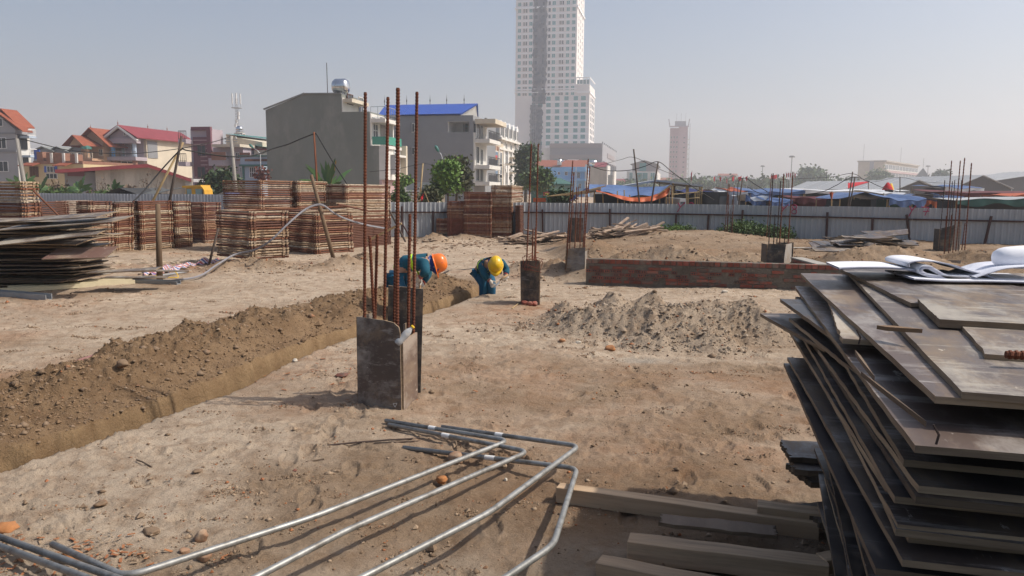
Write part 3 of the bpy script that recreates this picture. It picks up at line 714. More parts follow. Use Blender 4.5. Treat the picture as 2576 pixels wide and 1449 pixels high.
def pink_tower():
    b = Bld('pink_tower', 'narrow pink tower block with white balconied side standing alone in the haze', 1724, 525)
    xl, zt = b.f(1686, 322); D = b.depth(1742); zt = b.f(1724, 322)[1]
    b.box('wall', 'plaster_pink', xl, 0, 0, D, -.5, zt)
    xm = b.f(1705, 400)[0]; xm2 = b.f(1716, 400)[0]
    b.box('rib', 'plaster_white', xm2, xm2 + .35, -.35, 0, 0, zt - 2)
    b.box('stair_shaft', 'plaster_pink', xm, 0, -1.2, -.001, 0, zt + .6)
    b.box('side_wall', 'plaster_white', .0, .3, .1, D, 0, zt)
    b.box('roof_slab', 'plaster_mauve', xl - .6, .8, -1.8, D + .6, zt + .61, zt + 1.4)
    b.box('roof_cap', 'plaster_light_grey', xl + 3, -1.2, 1, D * .7, zt + 1.4, zt + 4.6)
    for x in (xl - .3, .3): b.part('roof_horn', MB().bar((x, 0, zt + 1.4), (x + (.8 if x > -1 else -.8), 0, zt + 6), .6, .6), 'plaster_mauve')
    for i in range(3): b.part('antenna', MB().tube([(xl + 4 + 3 * i, 3, zt + 4), (xl + 4 + 3 * i, 3, zt + 10)], .1, 4), 'steel')
    pit = b.f(1690, 400)[1] - b.f(1690, 412.2)[1]
    for r_ in range(12):
        zb = b.f(1690, 345)[1] - r_ * pit - 1.0
        for q in range(3):
            w = (xm - xl) / 3; b.win('f', xl + w * (q + .2), zb, w * .6, 1.7, 'plaster_white', 'glass_grey', nv=2, fw=.14)
        b.win('f', xm + 3.2, zb, 1.3, .9, 'plaster_pink', 'glass_grey', pos=-1.2, nv=1)
        b.box('balcony', 'plaster_white', .3, 1.2, D * .1, D * .85, zb - 1.2, zb - .2)
        b.win('r', D * .15, zb, D * .6, 1.6, 'plaster_white', 'glass_dark', nv=4, pos=.3)
    x = 1.5; b.part('antenna_mast', MB().tube([(x, D * .8, 0), (x, D * .8, zt + 3)], .18, 5), 'steel')
pink_tower()

def office(): 
    b = Bld('office_block', 'beige office block with long window bands beyond the market tents', 2220, 385, rz=R(-38))
    xl, _ = b.f(2158, 430); zt = b.f(2220, 407)[1]; D = b.depth(2311)
    b.box('wall', 'plaster_cream', xl, 0, 0, D, -.5, zt)
    b.box('shaft', 'plaster_light_grey', xl * .55, xl * .40, -.6, 0, 0, zt + .3)
    b.box('roof_slab', 'plaster_stained', xl - .4, .9, -.5, D + .5, zt, zt + .7)
    pit = 4.0
    for r_ in range(3):
        zb = zt - 3.6 - r_ * pit
        b.box('balcony', 'plaster_pink', .0, .9, .5, D, zb - 1.4, zb - .5)
        n = 10
        for i in range(n): b.win('r', .6 + (D - 1) * i / n, zb, (D - 1) / n - .5, 2.5, 'plaster_white', 'glass_grey', nv=2, fw=.16)
        b.box('sill_band', 'plaster_white', .0, 1.0, .4, D, zb - .45, zb - .2)
    for i in range(2): b.part('antenna', MB().tube([(-2 - 9 * (1 - i), D * (.05 + .5 * i), zt), (-2 - 9 * (1 - i), D * (.05 + .5 * i), zt + 9)], .09, 4), 'steel')
office()

def far_bits():
    # small tower house with a hipped roof beside the office
    b = Bld('turret_house', 'small pinkish turret with pointed roof right of the beige office', 2330, 370, rz=R(-30))
    xl, _ = b.f(2306, 450); zt = b.f(2318, 446)[1]; D = abs(xl)
    b.box('wall', 'plaster_pink', xl, 0, 0, D, 0, zt)
    mb = MB(); o = .8
    mb.add([(xl - o, -o, zt), (o, -o, zt), (o, D + o, zt), (xl - o, D + o, zt), (xl / 2, D / 2, zt + 4.5)], [(0, 1, 4), (1, 2, 4), (2, 3, 4), (3, 0, 4), (3, 2, 1, 0)]); b.part('roof', mb, 'roof_slate')
    b.win('f', xl * .6, zt - 3, 1.6, 1.8); b.part('antenna', MB().tube([(xl / 2, D / 2, zt + 4), (xl / 2, D / 2, zt + 9)], .1, 4), 'steel')
    # teal glazed white building
    b = Bld('glazed_block', 'white block with teal glass front and a darker gabled top floor', 1652, 300)
    xl, zt = b.f(1577, 430); D = b.depth(1660); zt = b.f(1652, 431)[1]
    b.box('wall', 'plaster_white', xl, 0, 0, D, 0, zt)
    for u0, u1 in ((1583, 1592), (1601, 1630), (1636, 1648)):
        x0 = b.f(u0, 440)[0]; x1 = b.f(u1, 440)[0]; b.win('f', x0, .5, x1 - x0, b.f(1600, 437)[1], 'white_paint', 'glass_teal', nv=2, fw=.15)
    x0 = b.f(1590, 420)[0]; x1 = b.f(1650, 420)[0]; z2 = b.f(1620, 412)[1]; z3 = b.f(1620, 404)[1]
    mb = MB().prism([(x0, zt), (x1, zt), (x1, z2), ((x0 + x1) / 2, z3), (x0, z2)], 2, D - 1); b.part('top_floor', mb, 'podium_trim')
    b.gable('roof', 'roof_fibre', x0, x1, 2, D - 1, z2, z3 + .1, over=.8)
    xa = b.f(1608, 420)[0]; xb = b.f(1625, 420)[0]; b.box('glass_panel', 'glass_teal', xa, xb, 1.9, 2, zt + .2, z2 + .4)
    # low red roofs and the hall with the pavilion roof
    for nm, lb, uC, Y, uL, v0, v1, wall, roof in (
            ('far_house', 'low far house with dull red roof left of the glazed block', 1575, 380, 1540, 462, 450, 'plaster_mauve', 'roof_tin_red'),
            ('far_house', 'low far house with red roof between glazed block and pink tower', 1684, 420, 1655, 460, 447, 'plaster_mauve', 'roof_red'),
            ('far_house', 'far low house with brown roof left of the round tree', 1965, 420, 1925, 462, 447, 'plaster_mauve', 'roof_red'),
            ('far_house', 'far grey flat house right of the round tree', 2168, 400, 2140, 455, 444, 'plaster_light_grey', 'roof_fibre'),
            ('long_hall', 'long low green-grey hall with tiled ridge behind the row of flags', 1880, 470, 1752, 472, 455, 'plaster_grey_green', 'roof_fibre')):
        b = Bld(nm, lb, uC, Y); xl = b.f(uL, 460)[0]; ze = b.f(uC, v0)[1]; zr = b.f(uC, v1)[1]
        b.box('wall', wall, xl, 0, 0, 14, 0, ze); b.gable('roof', roof, xl, 0, 0, 14, ze, zr, axis='x', over=1)
        for i in range(4): b.win('f', xl * (.9 - .22 * i), max(ze - 3.2, 1), 1.8, 1.8)
    b = Bld('pavilion_hall', 'hall with double tiled roof rising behind the red flags', 1852, 475)
    xl = b.f(1770, 450)[0]; z0 = b.f(1852, 452)[1]; z1 = b.f(1852, 446)[1]; z2 = b.f(1852, 437)[1]
    b.box('wall', 'plaster_mauve', xl, 0, 0, 12, 0, z0); b.gable('roof', 'roof_fibre', xl, 0, 0, 12, z0, z1 + 1, axis='x', over=1.5)
    b.box('upper_wall', 'plaster_mauve', xl * .45, -2, 2, 10, z0, z1 + 1.5); b.gable('upper_roof', 'roof_red', xl * .48, -1, 2, 10, z1 + 1.2, z2, axis='x', over=1.5)
far_bits()

def blue_house():
    b = Bld('blue_house', 'bright blue house with red roof strip behind the bamboo poles', 1471, 240)
    xl, zt = b.f(1339, 440); zt = b.f(1471, 421)[1]; D = 12
    xm = b.f(1379, 440)[0]
    b.box('wall', 'plaster_blue', xl, xm - .01, .6, D, 0, b.f(1340, 421)[1]); b.box('wall', 'plaster_blue', xm, 0, 0, D, 0, zt)
    z0 = b.f(1400, 419)[1]; z1 = b.f(1400, 408)[1]
    mb = MB().add([(xl, 2, z0), (b.f(1560, 419)[0] * 0 + .5, 2, z0), (.5, 9, z1 + 1), (xl, 9, z1 + 1)], [(0, 1, 2, 3)])
    mb.add([(xl, 2, z0 - .2), (.5, 2, z0 - .2), (.5, 9, z1 + .8), (xl, 9, z1 + .8)], [(3, 2, 1, 0)]); b.part('roof', mb, 'roof_red')
    b.box('eave_wall', 'plaster_grey', xl, xm, .8, 1.4, b.f(1350, 428)[1], z0)
    b.box('parapet', 'plaster_blue', b.f(1416, 420)[0], .3, -1.6, -.01, b.f(1440, 432)[1], zt + .1)
    b.box('balcony', 'plaster_blue', b.f(1416, 420)[0], .3, -1.6, -.01, b.f(1440, 450)[1] - .6, b.f(1440, 450)[1])
    b.box('drain_pipe', 'white_paint', b.f(1450, 440)[0], b.f(1451.5, 440)[0], -1.75, -1.62, 0, zt)
    for u0, v0, u1, v1 in ((1403, 432.5, 1409, 439.5), (1421, 432, 1428, 441), (1420, 460, 1428, 470), (1400, 458, 1408, 466), (1437, 460, 1443, 470), (1440, 432, 1446, 442), (1452, 434, 1459, 448), (1455, 462, 1462, 474)):
        b.fwin(u0, v0, u1, v1)
    for u0, v0, u1, v1 in ((1370, 437, 1381, 446),): b.fwin(u0, v0, u1, v1, y=.6)
    b.box('pilaster', 'plaster_white', .05, .9, -1.0, 1, 0, b.f(1471, 414)[1]); b.part('tank', MB().lathe([(0, 0), (.8, 0), (.8, 1.3), (.6, 1.6), (0, 1.7)], 12, (b.f(1404, 416)[0], 3, z0 + .6)), 'stainless')
    tk = MB().tube([(1.0, .5, b.f(1478, 409)[1]), (3.4, .5, b.f(1478, 409)[1])], .75, 12); b.part('tank', tk, 'stainless', smooth=True)
    b.part('dish', MB().lathe([(0, 0), (.5, .1), (.9, .35)], 10, (b.f(1412, 410)[0], 2.5, z0 + 1.6)), 'white_paint')
    b = Bld('grey_walled_house', 'plain grey-walled house with dark red roof right of the blue house', 1524, 225)
    xl = b.f(1483, 450)[0]; z0 = b.f(1524, 421)[1]; z1 = b.f(1524, 407)[1]; D = 9
    b.box('wall', 'plaster_stained', xl, 0, 0, D, 0, z0)
    mb = MB().prism([(-.0, z0), (0, z0 + .2), (0, z0 + .2), (xl, z0 + .2), (xl, z0)], 0, .1)
    r_ = MB().add([(xl + 1.2, -.3, z0 + .1), (.4, -.3, z0 + .1), (-.4, D / 2, z1), (xl + 1.2, D / 2, z1), (.4, D, z0), (xl, D, z0)], [(0, 1, 2, 3), (3, 2, 4, 5)]); b.part('roof', r_, 'roof_tin_red')
    b.box('gable_coping', 'plaster_white', .01, .35, -.4, D, 0, z0 + .6); b.box('party_wall', 'plaster_white', b.f(1540, 440)[0], b.f(1544, 440)[0], 2, D, 0, b.f(1540, 428)[1]); b.box('wall', 'plaster_grey', .36, b.f(1540, 440)[0] - .05, 2, D, 0, b.f(1540, 440)[1])
blue_house()
# ------------------------------------------------------------------ the row of houses at the left
def grey_gable_house():
    b = Bld('grey_gable_house', 'grey house with white-framed windows and red gable roof at the left edge', 51, 100)
    xl = b.f(-90, 400)[0]; D = b.depth(82)
    xa, za = b.f(-8, 281); xe, ze = b.f(51, 326)
    b.part('wall', MB().prism([(xl, 0), (0, 0), (0, ze), (xa, za - .3), (xl, ze)], 0, D), 'plaster_light_grey')
    b.box('side_wall', 'plaster_white', .002, .06, 0.02, D, 0, b.f(51, 340)[1])
    b.gable('roof', 'roof_red', 2 * xa - xe, xe + .3, 0, D * .3, ze, za, over=.5)
    zb = b.r(82, 314)[1]
    b.part('rear_block', MB().prism([(2 * xa + 1, 0), (-.4, 0), (-.4, zb), (xa, za + .2), (2 * xa + 1, zb)], D * .36, D - .01), 'plaster_white')
    b.gable('rear_roof', 'roof_red', 2 * xa + 1, -.2, D * .36, D, zb, za + .3, over=.6)
    for v in (335, 380): z = b.f(30, v)[1]; b.box('string_course', 'plaster_grey', xl, .0, -.12, 0, z - .12, z + .1)
    for u0, v0, u1, v1 in ((-14, 297, 9, 318), (-8, 346, 18, 374), (-4, 405, 23, 432)): b.fwin(u0, v0, u1, v1, nv=2)
    for v in (343, 391, 444): 
        z = b.r(60, v)[1]; b.box('balcony', 'plaster_sky', .06, 1.5, D * .25, D * .8, z - .25, z)
        b.rail('railing', 'white_paint', 1.4, 1.4, D * .25, D * .8, z, .8, 6, .09)
    for v in (376, 428): z = b.r(60, v)[1]; b.win('r', D * .1, z, 1.4, 1.9, 'dark_frame', 'glass_dark', pos=.06)
grey_gable_house()

def shops():
    b = Bld('shop_row', 'low cream shop row with red awnings and unfinished brick parapet above', 215, 96)
    xl = b.f(58, 430)[0]; zt = b.f(215, 413)[1]; D = 9
    b.box('wall', 'plaster_yellow', xl, 0, 0, D, 0, zt)
    b.box('parapet', 'brick_old', b.f(85, 410)[0], 0, -.1, D, zt, b.f(150, 405)[1])
    for c0, c1, t in ((455, 525, 610), (570, 680, 620), (681, 770, 625), (855, 915, 640)):
        x0 = b.f(c0 * .2083, 400)[0]; x1 = b.f(c1 * .2083, 400)[0]; b.box('brick_pier', 'brick_old', x0, x1, -.12, 1.2, b.f(150, 405)[1], b.f(150, 254.9 + t * .2083)[1])
    for c in (640, 785, 940):
        x = b.f(c * .2083, 400)[0]; b.box('concrete_post', 'plaster_white', x - .15, x + .15, -.3, -.13, b.f(150, 410)[1], b.f(150, 385)[1])
    b.box('blue_sheet', 'roof_blue', b.f(80, 400)[0], b.f(94, 400)[0], .4, .5, b.f(90, 400)[1], b.f(90, 376)[1])
    for u0, v0, u1, v1, g in ((75, 419, 98, 445, 'wood_door'), (118, 418, 144, 434, 'glass_grey'), (116, 436, 146, 450, 'glass_dark')): b.fwin(u0, v0, u1, v1, glass=g, frame='plaster_white' if g != 'wood_door' else 'wood_door', nv=3, nh=3 if g == 'wood_door' else 1)
    for u in (112.5, 139): b.box('blue_shutter', 'roof_blue', b.f(u, 420)[0], b.f(u + 5.5, 420)[0], -.12, -.02, b.f(130, 434)[1], b.f(130, 418)[1])
    for u0, u1 in ((70, 106), (156, 187)):
        x0 = b.f(u0, 410)[0]; x1 = b.f(u1, 410)[0]; z1 = b.f(100, 409)[1]; z0 = b.f(100, 417)[1]
        b.part('awning', MB().add([(x0, -.2, z1), (x1, -.2, z1), (x1, -1.6, z0), (x0, -1.6, z0), (x0, -.2, z1 - .1), (x1, -.2, z1 - .1), (x1, -1.6, z0 - .1), (x0, -1.6, z0 - .1)],
               [(0, 3, 2, 1), (4, 5, 6, 7), (3, 7, 6, 2), (0, 4, 7, 3), (1, 2, 6, 5)]), 'roof_red')
    b = Bld('grey_roofed_sheds', 'dull grey gabled shed roofs behind the brick parapet', 212, 118)
    for i, (c0, c1, ca, te, ta) in enumerate(((400, 640, 560, 600, 560), (560, 800, 700, 610, 560), (790, 1015, 875, 610, 532))):
        x0 = b.f(c0 * .2083, 380)[0]; x1 = b.f(c1 * .2083, 380)[0]; xm = b.f(ca * .2083, 380)[0]
        z0 = b.f(180, 254.9 + te * .2083)[1]; z1 = b.f(180, 254.9 + ta * .2083)[1]
        b.part('gable_wall', MB().prism([(x0, 0), (x1, 0), (x1, z0), (xm, z1), (x0, z0)], i * .3, 8), 'plaster_grey')
        b.gable('roof', 'roof_fibre', x0, x1, i * .3, 8, z0, z1 + .1, over=.3)
shops()

def orange_house():
    b = Bld('orange_house', 'orange-brown house with steep red gable and little porch roof', 268, 114)
    xl = b.f(205, 400)[0]; D = 14
    xa, za = b.f(234.5, 326); ze = b.f(268, 352)[1]
    b.part('wall', MB().prism([(xl, 0), (0, 0), (0, ze), (xa, za), (xl, ze - .3)], 0, D), 'plaster_orange')
    b.gable('roof', 'roof_red', xl, -xl * 0 + (2 * xa - xl), 0, D, ze - .3, za + .1, over=.9)
    x0 = b.f(203, 368)[0]; x1 = b.f(247, 368)[0]; xm, zm = b.f(217.5, 346); z0 = b.f(217, 368)[1]
    b.part('porch_gable', MB().prism([(x0, z0), (x1, z0), (xm, zm)], -2.2, -2.0), 'plaster_orange')
    mb = MB()
    mb.add([(xm, -2.8, zm + .2), (xm, 0, zm + .2), (b.f(263, 369)[0], 0, z0 - .1), (b.f(246, 369)[0], -2.8, z0 - .1)], [(0, 3, 2, 1)])
    mb.add([(xm, -2.8, zm + .2), (xm, 0, zm + .2), (x0 - .8, 0, z0 - .1), (x0 - .8, -2.8, z0 - .1)], [(0, 1, 2, 3)]); b.part('porch_roof', mb, 'roof_red')
    zb = b.f(230, 400)[1]; x1 = b.f(262, 400)[0]
    b.box('balcony', 'plaster_orange', xl, x1, -2.4, 0, zb - .35, zb); b.rail('railing', 'plaster_cream', xl, x1, -2.3, -2.3, zb, .8, 10, .12)
    xc = b.f(244, 380)[0]; b.part('column', MB().tube([(xc, -2.1, zb), (xc, -2.1, b.f(244, 377)[1])], .4, 8), 'plaster_orange'); b.part('column_cap', MB().lathe([(.75, 0), (.7, .3), (.2, .6), (0, .65)], 8, (xc, -2.1, b.f(244, 377)[1])), 'roof_teal')
    z2 = b.f(230, 413)[1]; z1 = b.f(230, 405)[1]
    mb = MB().add([(xl - 1, -3.4, z2), (x1 + 1, -3.4, z2), (x1, -.2, z1), (xl, -.2, z1)], [(0, 1, 2, 3)]); mb.add([(xl - 1, -3.4, z2 - .15), (x1 + 1, -3.4, z2 - .15), (x1, -.2, z1 - .2), (xl, -.2, z1 - .2)], [(3, 2, 1, 0)]); b.part('lower_roof', mb, 'roof_red')
    b.fwin(217, 375, 225, 398, glass='wood_door', frame='plaster_cream'); b.fwin(249, 375, 260, 392, frame='plaster_cream'); b.finials([(xa, -.5, za)])
orange_house()

def cream_house():
    b = Bld('cream_house', 'long cream house with red roof and columned balcony front', 350, 114)
    xl = b.f(279, 400)[0]; D = b.depth(486); xa = xl * .55
    ze = b.f(345, 341)[1]; za = b.f(306, 317)[1]
    b.part('wall', MB().prism([(xl, 0), (0, 0), (0, ze), (xa, za - .3), (xl, ze)], 2.2, D), 'plaster_cream')
    b.box('front_wall', 'plaster_mauve', xl + .05, -.4, 2.1, 2.19, 0, ze)
    b.gable('roof', 'roof_tin_red', 2 * xa, 0, 0, D, ze, za, over=.7)
    b.part('pediment', MB().prism([(xl, ze - .4), (0, ze - .4), (0, ze), (xa, za - .35), (xl, ze)], .1, .5), 'plaster_mauve'); b.box('beam', 'plaster_mauve', xl - .5, .3, -.3, .6, ze - 1.1, ze - .42)
    b.part('barge_board', MB().bar((xa, -.6, za - .1), (.7, -.6, ze - .8), .25, .35, up=(0, 1, 0)).bar((xa, -.6, za - .1), (2 * xa - .7, -.6, ze - .8), .25, .35, up=(0, 1, 0)), 'white_paint')
    zb = b.f(320, 395)[1]; z2 = b.f(320, 398)[1]
    for x in (xl + .3, -.5): b.part('column', MB().tube([(x, .2, zb), (x, .2, ze - 1.1)], .3, 8), 'plaster_blue' if x < -1 else 'plaster_sky'); b.part('column', MB().tube([(x, .2, 0), (x, .2, zb - .5)], .35, 8), 'brick_old')
    b.box('balcony', 'plaster_mauve', xl - .4, .1, -.4, 2.1, zb - .5, zb); b.rail('railing', 'plaster_light_grey', xl, 0, -.2, -.2, zb, .8, 14, .07)
    b.fwin(307, 363, 316, 394, y=2.1, glass='glass_teal'); b.fwin(330, 363, 340, 390, y=2.1, glass='glass_dark'); b.fwin(312, 330, 318, 342, y=.1, nv=1)
    b.fwin(305, 405, 338, 418, y=2.1); y0 = b.r(352, 390)[0]
    z = b.r(355, 396)[1]; b.box('corner_recess', 'plaster_grey', .002, .08, 2.4, 4.6, z, b.r(355, 353)[1]); b.win('r', 2.6, z - 3.0, 1.6, 1.8, 'dark_frame', 'glass_dark')
    b.finials([(xa, -.6, za + .1), (xa, D * .45, za + .1), (xa, D * .8, za + .1)])
cream_house()

def red_shed():
    b = Bld('red_roofed_shed', 'low stained wall shed with long red tin roof before the cream house', 471, 82, rz=R(22))
    xl = b.f(241, 460)[0]; xa, za = b.f(373, 419); ze = b.f(471, 452)[1]; zl = b.f(241, 426)[1]
    D = 12
    b.part('wall', MB().prism([(xl, 0), (0, 0), (0, ze), (xa, za), (xl, zl)], 0, D), 'plaster_stained')
    x0 = b.f(161, 460)[0]; zl0 = b.f(161, 427)[1]
    b.box('grey_wall', 'plaster_grey', x0, xl - .05, .6, D, 0, zl0 - .2)
    x1 = b.f(168, 440)[0]; x2 = b.f(211, 440)[0]; b.box('shutter', 'plaster_purple', x1, x2, .45, .58, b.f(190, 443)[1], b.f(190, 427)[1])
    mb = MB()
    for p, q in (((x0 - .6, zl0), (xa, za + .25)), ((xa, za + .25), (.5, ze + .1))):
        mb.add([(p[0], -.8, p[1]), (q[0], -.8, q[1]), (q[0], D, q[1] + .05), (p[0], D, p[1] + .05), (p[0], -.8, p[1] - .35), (q[0], -.8, q[1] - .35), (q[0], D, q[1] - .3), (p[0], D, p[1] - .3)],
               [(3, 2, 1, 0), (4, 5, 6, 7), (0, 1, 5, 4), (1, 2, 6, 5), (3, 0, 4, 7)])
    b.part('roof', mb, 'roof_tin_red')
    b.part('post', MB().box((-.1, -.6, 0), (.6, .1, ze + .2)), 'concrete'); b.box('sign_board', 'white_paint', .7, 2.6, -.6, -.5, b.f(475, 458)[1], b.f(475, 450)[1])
    for i in range(5): x = xl * (.9 - .17 * i); b.box('buttress', 'plaster_stained', x, x + .25, -.1, 0, 0, min(zl, za) - .3)
red_shed()

def purple_house():
    b = Bld('purple_striped_house', 'narrow dark purple house with thin white stripes and balconies', 538, 100)
    xl = b.f(482, 400)[0]; zt = b.f(538, 324)[1]; D = 2.6
    b.box('wall', 'plaster_mauve', xl, 0, 0, D, 0, zt)
    x0 = b.f(490, 400)[0]; x1 = b.f(529, 400)[0]; z1 = b.f(510, 345)[1]
    b.box('purple_panel', 'plaster_purple', x0, x1, -.25, 0, 0, z1)
    b.part('top_frame', MB().box((xl + .3, -.35, zt - .2), (.1, .1, zt + .25)).box((-.45, -.35, 0), (.12, 0, zt - .2)), 'plaster_purple')
    for i in range(22):
        z = z1 - .45 - i * .52
        if z > .5: b.box('stripe', 'plaster_pink', x0 + .1 if i % 9 < 2 else x1 - 1.2, x1 - .1, -.29, -.25, z, z + .1)
    for v0, v1 in ((365, 393), (419, 447)): b.fwin(496, v0, 519, v1, y=-.26, frame='plaster_purple', nv=2)
    for v in (352, 408):
        z = b.f(478, v)[1]; x = b.f(470, v)[0]; b.box('balcony', 'plaster_mauve', x, b.f(489, v)[0], -1.8, -.3, z - .55, z); b.rail('railing', 'dark_frame', x, b.f(489, v)[0], -1.7, -1.7, z, 1.0, 4, .08)
    # cream house behind it to the right
    b = Bld('cream_terrace', 'cream terrace house with dark green roof edge right of the purple house', 634, 98.5)
    xl = b.f(537, 400)[0]; D = 14
    p = [b.f(537, 333), b.f(575, 340), b.f(634, 354), b.f(634, 372)]
    b.part('wall', MB().prism([(xl, 0), (0, 0), (0, p[2][1]), (p[1][0], p[1][1] - .2), (xl, p[0][1])], 3, D), 'plaster_cream')
    b.part('roof', MB().add([(xl, 2.6, p[0][1] + .1), (p[1][0], 2.6, p[1][1] + .1), (p[1][0], D, p[1][1] + .2), (xl, D, p[0][1] + .3)], [(0, 1, 2, 3)]), 'roof_teal')
    zf = b.f(570, 371)[1]; xr_ = b.f(612, 400)[0]
    b.box('front_wall', 'plaster_mauve', xl, xr_, .0, 3, 0, zf); b.box('roof_slab', 'plaster_cream', b.f(546, 371)[0], xr_ + .3, -1.2, 3, zf, zf + .35)
    zb = b.f(560, 414)[1]; b.box('balcony', 'plaster_mauve', b.f(543, 400)[0], b.f(578, 400)[0], -1.6, 0, zb - .2, b.f(560, 399)[1])
    for u in (551, 594): x = b.f(u, 405)[0]; b.box('vent_block', 'brick_old', x, x + 2, -1.64 if u < 560 else -.05, -1.6 if u < 560 else 0, zb + .5, zb + 1.5)
    b.fwin(560, 383, 570, 400, glass='wood_door'); b.fwin(593, 383, 603, 400); b.fwin(577, 421, 586, 438)
    b.box('red_fascia', 'roof_tin_red', xr_, b.f(674, 372)[0], 2, 2.2, b.f(640, 375)[1], b.f(640, 372)[1])
    b.box('rear_wall', 'plaster_cream', xr_ + .2, b.f(674, 380)[0], 2.25, D, 0, b.f(640, 372)[1]); b.part('rear_roof', MB().add([(xr_, 2.3, b.f(634, 362)[1]), (b.f(674, 372)[0], 2.3, b.f(672, 372)[1]), (b.f(674, 372)[0], D, b.f(672, 370)[1]), (xr_, D, b.f(634, 360)[1])], [(0, 1, 2, 3)]), 'roof_teal')
    b = Bld('pale_blue_house', 'small pale blue house with green trim and chequered parapet blocks', 677, 96)
    xl = b.f(612, 420)[0]; zt = b.f(677, 408)[1]
    b.box('wall', 'plaster_sky', xl, b.f(658, 420)[0], 0, 9, 0, zt); b.box('wall', 'plaster_light_grey', b.f(658, 420)[0] + .01, 0, 1.5, 9, 0, zt + 1)
    zp = b.f(640, 394)[1]; b.box('parapet', 'plaster_sky', xl - .2, .1, -.3, -.01, zt - .3, zp); b.box('cornice', 'roof_teal', xl - .3, .2, -.5, -.02, zt - .5, zt - .3); b.box('cornice', 'roof_teal', xl - .3, .2, -.5, .1, zp, zp + .15)
    b.box('green_pilaster', 'roof_teal', xl - .1, xl + .15, -.12, 0, 0, zt - .5)
    for u in (619, 638, 660): x = b.f(u, 400)[0]; b.box('vent_block', 'brick_old', x, x + (2.6 if u == 638 else 2.0), -.33, -.3, zt + .1, zp - .3)
    b.fwin(628, 420, 645, 447, nv=3, nh=2); b.fwin(604, 420, 610, 446, y=.5, nv=1); b.fwin(664, 428, 668, 438, y=1.5, nv=1); b.fwin(670, 428, 676, 440, y=1.5, nv=2)
purple_house()

def mast():
    p = gx(603, 235, 0); t = thing('cell_mast', 'lattice phone mast with white antenna panels above the terrace roofs', 'mast', (p.x, p.y, 0), CITY)
    z0 = zat(603, 338, p); z1 = zat(601, 272, p); z2 = zat(600, 248, p)
    mb = MB(); w = .55
    for i in range(3):
        a = i * 2.094; mb.tube([(w * math.cos(a) * 1.3, w * math.sin(a) * 1.3, 0), (w * math.cos(a) * .7, w * math.sin(a) * .7, z2)], .06, 4)
    z = 2.0
    while z < z2 - .7:
        for i in range(3):
            a = i * 2.094; a2 = a + 2.094; mb.tube([(w * math.cos(a), w * math.sin(a), z), (w * math.cos(a2), w * math.sin(a2), z + .7)], .04, 4)
        z += .8
    mb.build('lattice', 'steel', t)
    MB().lathe([(1.6, 0), (1.6, .12), (.2, .12)], 10, (0, 0, z1)).build('platform', 'steel', t)
    for i in range(6):
        a = i * 1.047; x, y = 1.3 * math.cos(a), 1.3 * math.sin(a)
        MB().box((x - .18, y - .1, z1 + 1.2), (x + .18, y + .1, z1 + 4.2)).build('antenna_panel', 'white_paint', t)
        MB().tube([(x, y, z1), (x, y, z1 + 4.4)], .05, 4).build('antenna_pole', 'steel', t)
    for i in range(5): a = i * 1.3; MB().box((.5 * math.cos(a) - .3, .5 * math.sin(a) - .2, z1 - 2 - i * 1.2), (.5 * math.cos(a) + .3, .5 * math.sin(a) + .2, z1 - 1 - i * 1.2)).build('radio_box', 'white_paint', t)
    p = gx(609, 112, 0); zt = zat(609, 317, p); zb = zat(609, 335, p); zc = zat(609, 352, p)
    t = thing('water_tank', 'upright stainless water tank on a white stand below the phone mast', 'water tank', (p.x, p.y, zc))
    MB().lathe([(0, 0), (.48, 0), (.5, .3), (.47, .36), (.5, .42), (.5, zt - zb - .25), (.3, zt - zb), (0, zt - zb)], 14, (0, 0, zb - zc)).build('tank', 'stainless', t, True)
    mb = MB()
    for x in (-.5, .5):
        for y in (-.5, .5): mb.bar((x, y, -.9), (x, y, zb - zc), .16, .16)
    mb.box((-.6, -.6, zb - zc - .12), (.6, .6, zb - zc)); mb.build('stand', 'plaster_white', t)
mast()

